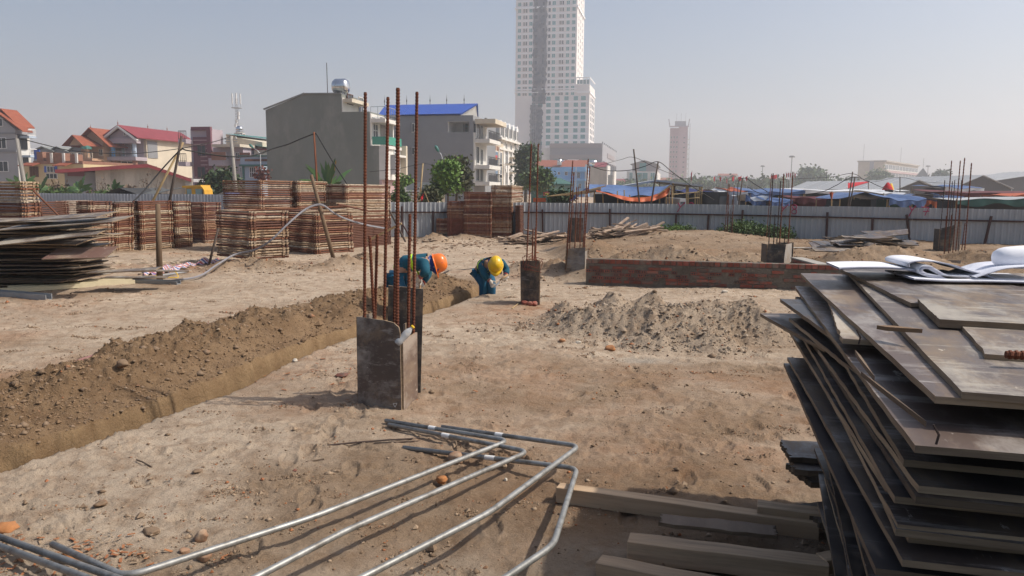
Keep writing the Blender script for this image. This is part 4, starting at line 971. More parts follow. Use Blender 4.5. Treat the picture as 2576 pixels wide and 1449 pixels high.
# ------------------------------------------------------------------ big grey gable block, blue-roofed block, white mansard block
def grey_block():
    b = Bld('grey_block', 'tall blank grey-green house with a step-gabled side wall', 955, 88)
    F = [b.f(u, v) for u, v in ((668, 276.7), (766, 236.8), (859, 236), (860, 280.6), (925, 280.6), (931, 364.6), (953, 366), (955, 470))]
    xl = F[0][0]
    D = b.depth(990)
    poly = [(xl, 0), (0, 0), (0, F[6][1]), (F[5][0], F[6][1]), (F[5][0], F[4][1]), (F[2][0], F[4][1]), (F[2][0], F[2][1]), (F[1][0], F[1][1]), (xl, F[0][1])]
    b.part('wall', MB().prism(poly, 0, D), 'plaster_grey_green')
    b.part('roof_edge', MB().bar((xl - .2, -.05, F[0][1] + .08), (F[1][0], -.05, F[1][1] + .08), .2, .16).bar((F[1][0], -.05, F[1][1] + .06), (F[2][0], -.05, F[2][1] + .06), .2, .12), 'roof_fibre')
    x3, x4 = F[2][0], F[5][0]; z4, z6, zt = F[4][1], F[6][1], F[2][1]
    b.box('penthouse_front', 'plaster_white', x3 + .003, x3 + .1, 0.02, D, z4 + .003, zt - .4); b.box('penthouse_roof', 'plaster_cream', x3 - .4, x3 + 1.2, .1, D + .5, zt - .9, zt - .5)
    b.win('r', 1.2, z4 + 1.0, 1.6, 1.2, 'wood_door', 'glass_dark', pos=x3 + .1, nv=2); b.win('r', 4.4, z4 + .2, 1.4, 2.0, 'plaster_white', 'glass_grey', pos=x3 + .1)
    b.box('upper_front', 'plaster_white', x4 + .003, x4 + .1, 0.02, D, z6 + .003, z4 - .2); b.box('terrace_slab', 'plaster_white', x4 - .3, x4 + 1.8, .1, D + .3, z4 - 1.2, z4 - .75)
    for y0, y1, x0, x1 in ((.3, .3, x4, x4 + 1.7), (.3, D, x4 + 1.7, x4 + 1.7)): b.rail('terrace_rail', 'stainless', x0, x1, y0, y1, z4 - .74, 1.3, 6 if x0 == x1 else 2, .07)
    b.win('r', .5, z6 + .3, 1.5, 2.9, 'white_paint', 'glass_grey', pos=x4 + .1, nv=2, nh=4); b.box('doorway', 'balcony_shade', x4 + .1, x4 + .16, 2.9, 4.6, z6 + .1, z6 + 3.4); b.box('column', 'plaster_white', x4 + .9, x4 + 1.3, D * .85, D * .92, z6, z4 - 1.2)
    b.box('balcony_glass', 'green_glass_rail', 1.0, 1.06, .2, D, z6 + .1, z6 + 1.0); b.box('balcony_glass', 'green_glass_rail', x4 + .2, 1.0, .15, .2, z6 + .1, z6 + 1.0)
    b.box('balcony_slab', 'plaster_white', 0.003, 1.1, 0.1, D + .1, z6 - .35, z6 - .02)
    zl = b.f(955, 452)[1]; b.box('lower_front', 'plaster_white', .003, .9, 0.02, D, zl, z6 - .36); b.box('ground_front', 'plaster_pink', .003, .3, .05, D, 0, zl - .02)
    b.win('r', D * .5, zl + 1.4, 1.9, 2.6, 'white_paint', 'glass_grey', pos=.9, nv=3, nh=3); b.box('fin', 'plaster_light_grey', .9, 1.5, D * .28, D * .36, zl + .6, z6 - 1.0); b.box('canopy', 'plaster_white', .9, 1.6, D * .28, D, z6 - 1.2, z6 - .95)
    b.box('end_wall', 'plaster_cream', .0, 1.6, D + .02, D + .5, 0, z6 + .2)
    # roof tank and aerials
    p = b.f(834, 236)[0]; t = thing('water_tank', 'round stainless water tank lying on the roof of the tall grey house', 'water tank', b.C + b.xl * p + b.yl * 2.5 + V((0, 0, zt)), CITY)
    tk = MB().tube([(-.95, 0, 1.15), (-.85, 0, 1.15), (-.6, 0, 1.15), (.6, 0, 1.15), (.85, 0, 1.15), (.98, 0, 1.15)], [.3, .7, .88, .88, .72, .3], 18).build('tank', 'stainless', t, True)
    for x in (-.5, .5): MB().bar((x, -.7, .25), (x, .7, .25), .1, .1).bar((x, -.6, 0), (x, -.6, .6), .08, .08).bar((x, .6, 0), (x, .6, .6), .08, .08).build('stand', 'steel', t)
    for u, v in ((814.5, 154), (857, 212)):
        x = b.f(u, 236)[0]; z = b.f(u, v)[1]; b.part('aerial', MB().tube([(x, 1, zt - .3), (x - .05, 1, z)], .045, 5), 'dark_frame')
grey_block()

def blue_roof_block():
    b = Bld('blue_roofed_block', 'grey house with bright blue ridged roof, spikes and a deep loggia', 1190, 104)
    xl = b.f(938, 400)[0]; ze = b.f(1170, 290)[1]; D = 13
    lx0, lz1 = b.f(1127, 299.5 + 1); lx1, lz0 = b.f(1180, 332)
    # side wall with a real opening for the loggia
    mb = MB(); xs = [xl, lx0, lx1, 0]; zs = [0, lz0, lz1 - .3, ze]
    for i in range(3):
        for j in range(3):
            if i == 1 and j == 1: continue
            mb.add([(xs[i], 0, zs[j]), (xs[i + 1], 0, zs[j]), (xs[i + 1], 0, zs[j + 1]), (xs[i], 0, zs[j + 1])], [(0, 1, 2, 3)])
    mb.add([(xl, 0, 0), (xl, D, 0), (xl, D, ze), (xl, 0, ze)], [(3, 2, 1, 0)]); 
    for ya, yb, za_, zb_ in ((0, D, 0, zs[1]), (0, D, zs[2], ze), (0, .35, zs[1], zs[2]), (3.2, D, zs[1], zs[2])): mb.add([(0, ya, za_), (0, yb, za_), (0, yb, zb_), (0, ya, zb_)], [(0, 1, 2, 3)])
    mb.add([(xl, D, 0), (0, D, 0), (0, D, ze), (xl, D, ze)], [(3, 2, 1, 0)]); mb.add([(xl, 0, ze), (0, 0, ze), (0, D, ze), (xl, D, ze)], [(0, 1, 2, 3)])
    b.part('wall', mb, 'plaster_grey')
    d = 3.2; mb = MB()
    x0, x1, z0, z1 = lx0, 0, lz0, lz1 - .3
    mb.add([(x0, 0, z0), (x1, 0, z0), (x1, d, z0), (x0, d, z0)], [(0, 1, 2, 3)]); mb.add([(x0, 0, z1), (x1, 0, z1), (x1, d, z1), (x0, d, z1)], [(3, 2, 1, 0)])
    mb.add([(x0, 0, z0), (x0, d, z0), (x0, d, z1), (x0, 0, z1)], [(0, 1, 2, 3)]); mb.add([(x0, d, z0), (x1, d, z0), (x1, d, z1), (x0, d, z1)], [(0, 1, 2, 3)])
    b.part('loggia', mb, 'white_paint')
    b.win('f', x0 + 1.2, z0 + .1, .9, 1.9, 'white_paint', 'glass_dark', pos=d, nv=1); b.win('f', x0 + 2.4, z0 + .1, .8, 1.7, 'white_paint', 'glass_dark', pos=d, nv=1); b.win('f', lx1 - 1.5, z0 + .2, 1.1, 1.6, 'white_paint', 'glass_teal', pos=d)
    zr = b.f(1180, 261, 4.5)[1]; x_r = b.f(1194, 262)[0]; ze2 = b.f(1170, 288)[1]
    # blue roof: ridge parallel to the side wall
    xr0 = b.f(966, 262, 4)[0]; xr1 = -.3; xe0 = b.f(952, 288)[0]
    r_ = MB().add([(xe0, -.2, ze + .15), (-1.6, -.2, ze2 + .1), (xr1 - .2, 4.5, zr), (xr0, 4.5, zr), (-1.6, 9, ze2 + .1), (xe0, 9, ze + .1)], [(0, 1, 2, 3), (3, 2, 4, 5)])
    r_.add([(xe0, -.2, ze + .03), (-1.6, -.2, ze2 - .05), (xr1 - .2, 4.5, zr - .12), (xr0, 4.5, zr - .12)], [(3, 2, 1, 0)])
    ro = b.part('roof', r_, 'roof_blue')
    for i in range(40):
        f = (i + .5) / 40; p = V((xe0, -.22, ze + .17)).lerp(V((-1.6, -.22, ze2 + .12)), f); q = V((xr0, 4.45, zr + .02)).lerp(V((xr1 - .2, 4.45, zr + .02)), f)
        b.part('roof_rib', MB().bar(p, q, .06, .05), 'roof_blue', ro)
    b.part('gable_wall', MB().add([(-1.7, 0, ze), (-1.7, 9, ze), (-1.7, 9, ze2), (xr1 - .5, 4.5, zr - .2), (-1.7, 0, ze2)], [(0, 1, 2, 3, 4)]), 'plaster_white')
    for u in (964, 1020, 1079, 1121, 1165): x = b.f(u, 262, 4)[0]; b.part('finial', MB().lathe([(0, 1.4), (.03, .8), (.09, .5), (.03, .3), (.06, 0)], 6, (x, 4.5, zr)), 'dark_frame')
    for u0, v0, u1, v1 in ((1035, 310, 1044, 333), (1035, 370, 1044, 390)):
        b.fwin(u0, v0, u1, v1, frame='plaster_white', glass='glass_grey', nv=1); x = b.f(u0, v0)[0]; z1 = b.f(u0, v0)[1]; z0 = b.f(u1, v1)[1]
        b.part('shutter', MB().bar((x, -.1, (z0 + z1) / 2), (x + .35, -.75, (z0 + z1) / 2), .06, z1 - z0), 'plaster_grey')
    # street front, seen at a slant
    D2 = b.depth(1221)
    b.box('front_slab', 'plaster_white', .003, .2, .05, D2, b.f(1190, 460)[1], lz0 - .05); b.box('front_slab', 'plaster_white', .003, .2, 3.3, D2, lz0, ze - .3)
    z = b.f(1190, 305)[1]; b.box('roof_slab', 'plaster_cream', .2, 3.0, .1, D2, z - .3, z + .3)
    for v in (349, 415, 457):
        z = b.f(1190, v)[1]; b.box('balcony', 'plaster_white', .2, 2.2, .2, D2, z - .5, z); b.rail('railing', 'dark_frame', 2.1, 2.1, .2, D2, z, 1.1, 8, .09); b.box('balcony_front', 'dark_frame', 2.05, 2.1, .4, D2 * .8, z + .1, z + .9)
        b.win('r', .6, z + .1, 1.6, 2.4, 'white_paint', 'glass_dark', pos=.2); b.win('r', 3.0, z + .1, 1.2, 2.2, 'white_paint', 'glass_dark', pos=.2)
blue_roof_block()

def text_part(body, parent, m, size):
    fc = bpy.data.curves.new('lettering', 'FONT'); fc.body = body; fc.size = size; fc.extrude = .01
    fo = bpy.data.objects.new('lettering', fc); me = bpy.data.meshes.new_from_object(fo); bpy.data.objects.remove(fo); bpy.data.curves.remove(fc)
    me.materials.clear(); me.materials.append(MATS[m]); return link('lettering', me, parent)
def narrow_shops():
    b = Bld('narrow_shophouse', 'narrow dark-sided shophouse with blue windows left of the white mansard block', 1236, 124)
    xl = b.f(1216, 420)[0]; zt = b.f(1236, 362)[1]; D = b.depth(1262)
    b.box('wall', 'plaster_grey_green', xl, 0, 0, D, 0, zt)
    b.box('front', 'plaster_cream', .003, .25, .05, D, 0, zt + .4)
    for v in (382, 412, 440):
        z = b.f(1236, v)[1]
        b.win('r', 1, z - 2.2, 2.2, 2.4, 'white_paint', 'glass_blue', pos=.25, nv=3, nh=2); b.win('r', D * .62, z - 2.2, 1.6, 2.4, 'white_paint', 'glass_grey', pos=.25)
    for i in range(3): b.box('red_vent', 'brick_old', .26, .32, 1 + i * 1.6, 2.0 + i * 1.6, zt - .9, zt - .2)
    b.part('parapet_gable', MB().prism([(xl, zt), (0, zt), (0, zt + .6), (xl * .5, zt + 1.6), (xl, zt + .6)], 1, 1.4), 'roof_teal')
    # shop banner fixed along the street fronts
    p = gx(1223, 117, 0); p.z = 0
    t = thing('shop_banner', 'red shop banner with yellow letters and blue end on the street fronts', 'banner', p, CITY + R(90))
    L = run_to((p.x, p.y, 1.75), b.yl, 1250); z1 = zat(1223, 386, p); z0 = zat(1223, 408, p)
    MB().box((0, -.06, z0), (L, .06, z1)).build('board', 'sign_red', t); MB().box((-.01, -.09, z0 - .03), (L * .2, -.061, z1 + .03)).build('blue_panel', 'sign_blue', t)
    fo = text_part('MAY CA XHO', t, 'sign_yellow', 1.0); fo.location = (L * .22, -.08, z0 + .3); fo.rotation_euler = (R(90), 0, 0); fo.scale = (L * .76 / 6.2, .95, 1)
    MB().box((L * .03, -.11, z0 + .8), (L * .17, -.095, z0 + 1.1)).box((L * .03, -.11, z0 + .2), (L * .15, -.095, z0 + .5)).build('small_print', 'white_paint', t)
narrow_shops()

def mansard():
    b = Bld('mansard_block', 'white classical block with dark mansard roof and arched dormers', 1252, 128)
    D = b.depth(1303); xl = b.f(1226, 350)[0]; zc = b.f(1252, 345)[1]; zt = b.f(1247, 306)[1]
    b.box('wall', 'plaster_white', xl, 0, 0, D, 0, zc)
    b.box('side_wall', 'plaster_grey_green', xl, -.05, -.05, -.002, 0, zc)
    b.part('mansard_roof', MB().prism([(xl, zc), (-.0, zc), (-1.8, zt), (xl, zt)], .0, D), 'roof_slate'); b.box('chimney_wall', 'plaster_grey_green', xl - .1, -2.2, -.3, .3, 0, zt + .6)
    for k_, z in ((.7, zc), (.35, zc - 1.6)): b.box('cornice', 'plaster_white', .003, k_, -.3, D + .3, z - .35, z)
    n = 5
    for i in range(n):
        y = D * (i + .5) / n
        d_ = b.part('dormer', MB().box((-1.4, y - .8, zc + .01), (.1, y + .8, zc + 2.1)), 'plaster_white')
        b.part('dormer_arch', MB().tube([(-1.4, y, zc + 2.1), (.15, y, zc + 2.1)], .8, 10), 'white_paint', d_)
        b.win('r', y - .45, zc + .3, .9, 1.7, 'white_paint', 'glass_dark', pos=.1, nv=1)
        b.box('pilaster', 'white_paint', .003, .3, y - D / n * .5 - .2, y - D / n * .5 + .2, 0, zc - 1.9)
    for r_, v in enumerate((385, 425, 460)):
        z = b.f(1252, v)[1]
        for i in range(4):
            y = D * (i + .6) / 4.3
            b.win('r', y - .6, z - .2, 1.2, 2.6, 'white_paint', 'glass_grey', nv=2)
            if r_ != 1: b.part('window_arch', MB().tube([(.01, y, z + 2.4), (.12, y, z + 2.4)], .62, 10), 'white_paint')
            if i == 2: b.box('balcony', 'plaster_cream', .01, 1.0, y - 1.1, y + 1.1, z - .5, z - .25); b.rail('railing', 'dark_frame', .95, .95, y - 1.1, y + 1.1, z - .25, .8, 6, .05)
    b.part('dish', MB().lathe([(0, 0), (.7, .1), (1.1, .35)], 12, (1.2, D * .25, b.f(1252, 415)[1])), 'white_paint')
mansard()
# ------------------------------------------------------------------ trees and plants
P('leaf_bright', (0.075, 0.145, 0.022), (0.11, 0.19, 0.03), scale=3, rough=.6, rand=.2)
P('leaf_dark', (0.028, 0.058, 0.018), (0.05, 0.085, 0.025), scale=3, rough=.6, rand=.2)
P('leaf_mid', (0.045, 0.085, 0.022), (0.075, 0.12, 0.03), scale=3, rough=.6, rand=.2)
P('leaf_olive', (0.075, 0.085, 0.035), (0.10, 0.105, 0.05), scale=3, rough=.7, rand=.2)
P('leaf_red', (0.16, 0.045, 0.03), (0.11, 0.03, 0.02), scale=3, rough=.6)
P('leaf_banana', (0.055, 0.12, 0.045), (0.085, 0.16, 0.05), scale=1.5, rough=.45, rand=.25)
P('leaf_yellow', (0.42, 0.25, 0.05), (0.32, 0.17, 0.04), scale=2, rough=.6)
P('dry_twig', (0.17, 0.12, 0.085), (0.12, 0.085, 0.06), scale=3)
P('bark', (0.115, 0.085, 0.062), (0.075, 0.055, 0.04), scale=5, bump=.5)
P('bamboo', (0.42, 0.31, 0.16), (0.32, 0.22, 0.11), scale=3, stretch=(1, 1, .3), rough=.7)

def leaf_mesh(name, blobs, n, size, m, seed, flat=.0):
    """many leaf faces spread through the crown's volume, thicker towards its skin, in clumps"""
    r = np.random.default_rng(seed)
    vol = np.array([b[3] * b[4] * b[5] for b in blobs]); k = r.choice(len(blobs), n // 7 + 1, p=vol / vol.sum())
    B = np.array(blobs, float)[k]
    d = r.normal(size=(len(k), 3)); d /= np.linalg.norm(d, axis=1)[:, None]
    rad = r.uniform(.35, 1.05, len(k)) ** .6
    cl = B[:, :3] + d * B[:, 3:6] * rad[:, None]
    c = np.repeat(cl, 7, 0)[:n] + r.normal(size=(n, 3)) * size * 1.5
    N = r.normal(size=(n, 3)) + np.array([0, 0, .6]); N /= np.linalg.norm(N, axis=1)[:, None]
    A = np.cross(N, r.normal(size=(n, 3))); A /= np.linalg.norm(A, axis=1)[:, None]; Bn = np.cross(N, A)
    s = size * r.uniform(.55, 1.35, n)
    A *= s[:, None]; Bn *= (s * .55)[:, None]
    v = np.stack([c - A, c - Bn * .9 + N * (s * .15)[:, None], c + A, c + Bn * .9 - N * (s * .15)[:, None]], 1).reshape(-1, 3)
    f = np.arange(4 * n).reshape(n, 4)
    return np_mesh(name, v, f, m)
def tree(name, label, u, Y, blobs, n, size, m, trunk=.12, seed=1, limbs=6, base=0.0, stake=False, group=None, lean=(0, 0)):
    """blobs: (u, v, ru px, rv px) ellipses of the crown in the picture, made round at distance Y"""
    p = gx(u, Y, 0); k = Y / F_PX
    t = thing(name, label, 'tree' if 'tree' in name else 'plant', (p.x, p.y, base), 0, group)
    bl = []
    for bu, bv, ru, rv in blobs:
        q = at(bu, bv, Y); bl.append((q.x - p.x, random.uniform(-.3, .3) * ru * k, q.z - base, ru * k, ru * k * .9, rv * k))
    link('crown', leaf_mesh('crown', bl, n, size, m, seed), t)
    mb = MB(); zc = max(b[2] for b in bl); top = V((bl[0][0] * .4, 0, bl[0][2] * .75))
    mb.tube([(0, 0, -.1), V((0, 0, 0)).lerp(top, .4) + V((lean[0], 0, 0)), top], [trunk, trunk * .8, trunk * .5], 7)
    rr_ = random.Random(seed)
    for b_ in bl:
        for j in range(max(1, limbs // len(bl))):
            e = V((b_[0] + rr_.uniform(-.7, .7) * b_[3], b_[1] + rr_.uniform(-.7, .7) * b_[4], b_[2] + rr_.uniform(-.4, .7) * b_[5])); s0 = top * rr_.uniform(.5, 1)
            mb.tube([s0, s0.lerp(e, .5) + V((0, 0, .1)), e], [trunk * .4, trunk * .28, trunk * .08], 5)
    mb.build('trunk', 'bark', t)
    return t

tree('young_tree', 'bright green young tree beside the street lamp before the blue-roofed house', 1128, 46, [(1125, 430, 26, 16), (1118, 452, 24, 16), (1140, 415, 12, 12), (1135, 470, 16, 10), (1108, 468, 10, 10)], 2600, .13, 'leaf_bright', .07, 3, 10)
tree('olive_tree', 'sparse olive-green tree with flat top behind the bright green one', 1148, 52, [(1150, 412, 26, 9), (1165, 445, 18, 18), (1160, 465, 20, 14), (1136, 408, 14, 7)], 1700, .14, 'leaf_olive', .12, 4, 10)
tree('small_tree', 'low dark green sapling left of the bright young tree', 1098, 46, [(1102, 478, 12, 14), (1096, 490, 12, 10), (1085, 480, 9, 8)], 900, .11, 'leaf_mid', .04, 5, 5)
tree('garden_bush', 'reddish dry bush behind the fence left of the young trees', 1076, 42, [(1078, 488, 14, 14), (1070, 500, 14, 10), (1088, 500, 12, 10)], 1000, .10, 'leaf_olive', .03, 6, 8)
tree('garden_bush', 'rounded light green bush left of the guard house roof', 1020, 60, [(1020, 463, 14, 10), (1012, 470, 10, 8)], 800, .16, 'leaf_bright', .06, 7, 4)
tree('garden_bush', 'leafy green shrub over the fence beside the thick rebars', 1008, 40, [(1008, 497, 14, 12), (995, 500, 12, 9), (1020, 503, 8, 7)], 800, .10, 'leaf_mid', .03, 8, 4)
tree('tall_tree', 'tall dark green tree standing before the hotel tower', 1322, 118, [(1326, 385, 20, 17), (1318, 405, 18, 16), (1334, 402, 14, 14), (1315, 430, 14, 18), (1322, 455, 24, 16)], 3600, .30, 'leaf_dark', .3, 9, 12)
tree('street_tree', 'bushy green tree before the green hall left of the blue house', 1352, 80, [(1355, 440, 22, 10), (1342, 452, 16, 12), (1372, 448, 16, 9), (1358, 466, 20, 10)], 2200, .22, 'leaf_mid', .12, 10, 10)
tree('round_bush', 'dense dark bush over the fence beneath the bamboo bundle', 1408, 40, [(1402, 497, 20, 11), (1420, 497, 18, 10), (1392, 500, 10, 8)], 1500, .10, 'leaf_dark', .04, 11, 5)
tree('broad_tree', 'dark green spreading tree behind the yellow excavator cab', 552, 66, [(540, 462, 28, 20), (565, 452, 28, 18), (585, 465, 20, 14), (525, 475, 18, 14), (560, 478, 34, 12)], 3600, .20, 'leaf_dark', .16, 12, 10)
tree('red_leaved_shrub', 'thin reddish shrub before the pale blue house', 656, 70, [(657, 437, 12, 9), (662, 447, 6, 5)], 260, .17, 'leaf_red', .05, 13, 6)
tree('far_round_tree', 'big round grey-green tree in the haze behind the market', 2040, 330, [(2040, 450, 30, 18), (2022, 458, 20, 14), (2060, 460, 20, 14), (2038, 440, 20, 10), (2042, 468, 34, 10)], 4200, .9, 'leaf_mid', .8, 14, 8)
tree('far_tree', 'dark little tree far off above the market tents', 2366, 330, [(2362, 446, 10, 5), (2374, 444, 9, 5)], 700, .8, 'leaf_dark', .5, 15, 3)
tree('far_tree', 'low round tree before the beige office block', 2212, 330, [(2215, 446, 18, 7), (2198, 450, 12, 5)], 900, .9, 'leaf_mid', .5, 16, 3)
for i, (u, rv_, lb) in enumerate(((1590, 6, 'low far tree mass left of the glazed block'), (1705, 8, 'low far trees at the foot of the pink tower'), (1760, 9, 'far grey-green trees left of the red flags'), (1835, 8, 'far trees behind the middle red flags'), (1905, 10, 'far trees below the lamp masts'), (1965, 9, 'far trees left of the round tree'), (2110, 8, 'far trees right of the round tree'))):
    tree('far_trees', lb, u, 300, [(u, 478 - rv_, 34, rv_), (u - 25, 480 - rv_, 22, rv_ * .8), (u + 25, 480 - rv_, 24, rv_ * .8)], 1100, .9, 'leaf_mid', .5, 30 + i, 3, group='far tree line')

def bare_bush(label, u, Y, v0, w, seed, n=34):
    p = gx(u, Y, 0); zt = zat(u, v0, p); k = w * Y / F_PX
    rr_ = random.Random(seed); mb = MB(); lv = []
    for i in range(5):
        q = V((rr_.uniform(-.1, .1), 0, 0)); e = V((rr_.uniform(-1, 1) * k, rr_.uniform(-.5, .5) * k, zt * rr_.uniform(.75, 1)))
        m_ = q.lerp(e, .5) + V((rr_.uniform(-.1, .1), 0, .1)); mb.tube([q, m_, e], [.035, .022, .008], 4)
        for j in range(n // 5):
            s0 = q.lerp(e, rr_.uniform(.35, .95)); e2 = s0 + V((rr_.uniform(-.5, .5), rr_.uniform(-.3, .3), rr_.uniform(0, .5))) * k * .9; mb.tube([s0, e2], [.012, .005], 3); lv.append(e2)
    t = thing('bare_shrub', label, 'plant', (p.x, p.y, 0)); mb.build('twigs', 'dry_twig', t)
    link('leaves', leaf_mesh('leaves', [(q.x, q.y, q.z, .1, .1, .1) for q in lv], 90, .06, 'dry_twig', seed), t)
bare_bush('leafless brown shrub before the stained shed wall', 382, 58, 436, 30, 1); bare_bush('smaller leafless shrub left of the brown one', 345, 58, 452, 22, 2); bare_bush('brown tangle of twigs beside the banana leaves at the left', 255, 58, 448, 22, 3, 60)

def banana(label, u, Y, leaves, seed, base=0):
    """leaves: (tip u, tip v, width m, material)"""
    p = gx(u, Y, 0); t = thing('banana_plant', label, 'plant', (p.x, p.y, base)); rr_ = random.Random(seed)
    c = V((0, 0, max(zat(u, 470, p) - .3, .5))) if base == 0 else V((0, 0, .5))
    MB().tube([(0, 0, -.1), c * .5, c], [.13, .1, .06], 8).build('stem', 'leaf_mid', t)
    for tu, tv, w, m in leaves:
        e = at(tu, tv, Y) - V((p.x, p.y, base)); e.y += rr_.uniform(-.6, .6)
        mid = c.lerp(e, .55) + V((0, 0, .22 * (e - c).length)); n = 14; mb = MB(); d = (e - c)
        side = V((-d.z, .4 * rr_.choice((-1, 1)), d.x)); side = side.normalized() if side.length > .01 else V((1, 0, 0))
        for i in range(n + 1):
            f = i / n; q = c * (1 - f) ** 2 + mid * 2 * f * (1 - f) + e * f * f
            wd = w * math.sin(math.pi * min(1, max(0, (f - .12) / .88)) ** .75) if f > .12 else .015
            tear = rr_.uniform(.6, 1.08); s_ = side * wd * tear
            mb.v += [tuple(q + s_ - V((0, 0, wd * .35))), tuple(q), tuple(q - s_ * rr_.uniform(.8, 1.1) - V((0, 0, wd * .35)))]
        for i in range(n):
            a = i * 3; mb.f += [(a, a + 1, a + 4, a + 3), (a + 1, a + 2, a + 5, a + 4)]; mb.m += [0, 0]
        mb.build('leaf', m, t)
lb = 'leaf_banana'
banana('big banana plant with torn leaves against the blank grey-green wall', 828, 44, [(772, 413, .16, lb), (768, 420, .15, lb), (757, 452, .17, lb), (760, 462, .17, lb), (803, 408, .13, lb), (816, 402, .12, lb), (830, 408, .16, lb), (849, 402, .13, 'leaf_yellow'), (850, 398, .15, lb), (882, 424, .16, lb), (866, 458, .16, lb), (846, 440, .14, lb), (812, 450, .15, lb), (795, 462, .15, lb), (830, 470, .16, lb), (872, 470, .13, lb), (798, 440, .14, lb)], 1)
banana('banana clump with low leaves before the stained shed', 205, 56, [(180, 455, .2, lb), (175, 470, .22, lb), (205, 440, .16, lb), (215, 452, .2, lb), (230, 462, .2, lb), (240, 474, .2, lb), (190, 478, .22, lb), (222, 478, .2, lb), (165, 480, .2, lb)], 2)
banana('young banana plant before the cream shop row', 105, 56, [(90, 452, .2, lb), (125, 440, .18, lb), (128, 452, .14, lb), (100, 466, .2, lb), (112, 470, .2, lb), (94, 474, .16, lb)], 3)
banana('broad banana leaves by the concrete pole at the left', 60, 56, [(42, 440, .22, lb), (58, 432, .22, lb), (82, 440, .2, lb), (76, 450, .2, lb), (20, 448, .2, lb), (5, 452, .16, lb), (70, 462, .2, lb)], 4)
banana('dark little fig-like plant right of the banana clump', 290, 56, [(278, 462, .2, lb), (294, 450, .18, lb), (305, 458, .18, lb), (318, 466, .16, lb), (284, 470, .2, lb)], 5)

def ground_green(name, label, u0, u1, Y0, Y1, n, h, size, m, seed):
    r = np.random.default_rng(seed); bl = []
    for i in range(n):
        q = gx(r.uniform(u0, u1), r.uniform(Y0, Y1), 0); s = r.uniform(.5, 1.2)
        bl.append((q.x, q.y, hz(q.x, q.y) + h * .4 * s, .35 * s, .35 * s, h * .5 * s))
    o = link(name, leaf_mesh(name, bl, n * 120, size, m, seed)); tag(o, label, 'weeds', kind='stuff')
ground_green('weeds', 'tangle of green weeds along the foot of the grey fence', 1640, 1710, 27.5, 28.8, 14, .28, .045, 'leaf_bright', 51)
ground_green('weeds', 'thick patch of leafy weeds at the fence behind the standing rebars', 1850, 1990, 26.4, 27.6, 34, .42, .05, 'leaf_mid', 52)
ground_green('weeds', 'thin weeds at the fence foot in the middle of the site', 1720, 1850, 27.5, 28.4, 9, .25, .045, 'leaf_mid', 53)
ground_green('undergrowth', 'dense green undergrowth behind the left fence', 90, 340, 57, 61, 46, 1.4, .2, 'leaf_mid', 54)
ground_green('undergrowth', 'dry brown undergrowth behind the left fence', 130, 330, 61, 63, 26, 1.9, .16, 'dry_twig', 55)
# ------------------------------------------------------------------ fences
P('fence_metal', (0.40, 0.42, 0.435), (0.345, 0.36, 0.375), scale=1.2, rough=.45, metal=.0, stretch=(1, 1, .4), c3=(.27, .27, .265), s3=1.5, m3=(.6, .8))
P('fence_metal_far', (0.25, 0.275, 0.32), (0.22, 0.245, 0.29), scale=1.2, rough=.5)
P('rail_rust', (0.075, 0.03, 0.024), (0.045, 0.022, 0.02), scale=4, rough=.8)
P('paint_magenta', (0.38, 0.012, 0.085), (0.33, 0.01, 0.07), scale=3, rough=.6)
def fence(label, pts, h, m, z0=-.05, rib=.16, amp=.022, posts=(), rail=None, side=-1):
    """pts: plan points; one panel per bay"""
    t = thing('corrugated_fence', label, 'fence', (pts[0][0], pts[0][1], 0)); o = V((pts[0][0], pts[0][1], 0))
    for a, b in zip(pts, pts[1:]):
        a = V((*a[:2], 0)); b = V((*b[:2], 0)); L = (b - a).length; d = (b - a) / L; nrm = V((-d.y, d.x, 0))
        k = max(1, int(round(L / 2.16)))
        for j in range(k):
            A = a.lerp(b, j / k); B = a.lerp(b, (j + 1) / k); l = (B - A).length; n = int(l / rib); mb = MB(); dz = random.uniform(-.015, .02)
            prof = []
            for i in range(n):
                s0 = i * l / n; w = l / n
                prof += [(s0, 0), (s0 + w * .55, 0), (s0 + w * .68, 1), (s0 + w * .87, 1)]
            prof.append((l, 0))
            for s_, q in prof:
                p = A + d * s_ + nrm * (-amp * q) - o
                mb.v += [(p.x, p.y, z0), (p.x, p.y, h + dz)]
            for i in range(len(prof) - 1): mb.f.append((2 * i, 2 * i + 2, 2 * i + 3, 2 * i + 1)); mb.m.append(0)
            mb.build('panel', m, t)
    if rail:
        mb = MB()
        for a, b in zip(pts, pts[1:]):
            a = V((*a[:2], rail)); b = V((*b[:2], rail)); nrm = V((-(b - a).y, (b - a).x, 0)).normalized() * -.05
            MB().bar(a + nrm - o, b + nrm - o, .045, .05).build('rail', 'rail_rust', t)
    for x, y, hh, dx in posts: MB().bar(V((x + dx, y - .12, -.1)) - o, V((x, y - .09, hh)) - o, .06, .06).build('post', 'rail_rust', t)
    return t
FR = [gx(u, Y, 0) for u, Y in ((940, 28.2), (1330, 29.6), (1700, 29.0), (1880, 28.0), (2080, 26.6), (2290, 25.0), (2600, 23.6), (2900, 22.5))]
def fy(u):
    for a, b in zip(FR, FR[1:]):
        ua, ub = proj((a.x, a.y, .9))[0], proj((b.x, b.y, .9))[0]
        if ua <= u <= ub:
            f = (u - ua) / (ub - ua)
            for _ in range(8):
                q = a.lerp(b, f); f += (u - proj((q.x, q.y, .9))[0]) / (ub - ua)
            return a.lerp(b, f)
pf = []
for u, hh, dx in ((1012, 1.15, 0), (1090, .98, .0), (1364, 1.05, .03), (1533, 1.1, .02), (1700, .96, -.02), (1781, .96, -.04), (1866, 1.12, -.04), (2078, 1.1, 0), (2192, .96, 0), (2276, 1.08, .22), (2488, 1.08, -.2)):
    q = fy(u); pf.append((q.x, q.y, hh, dx))
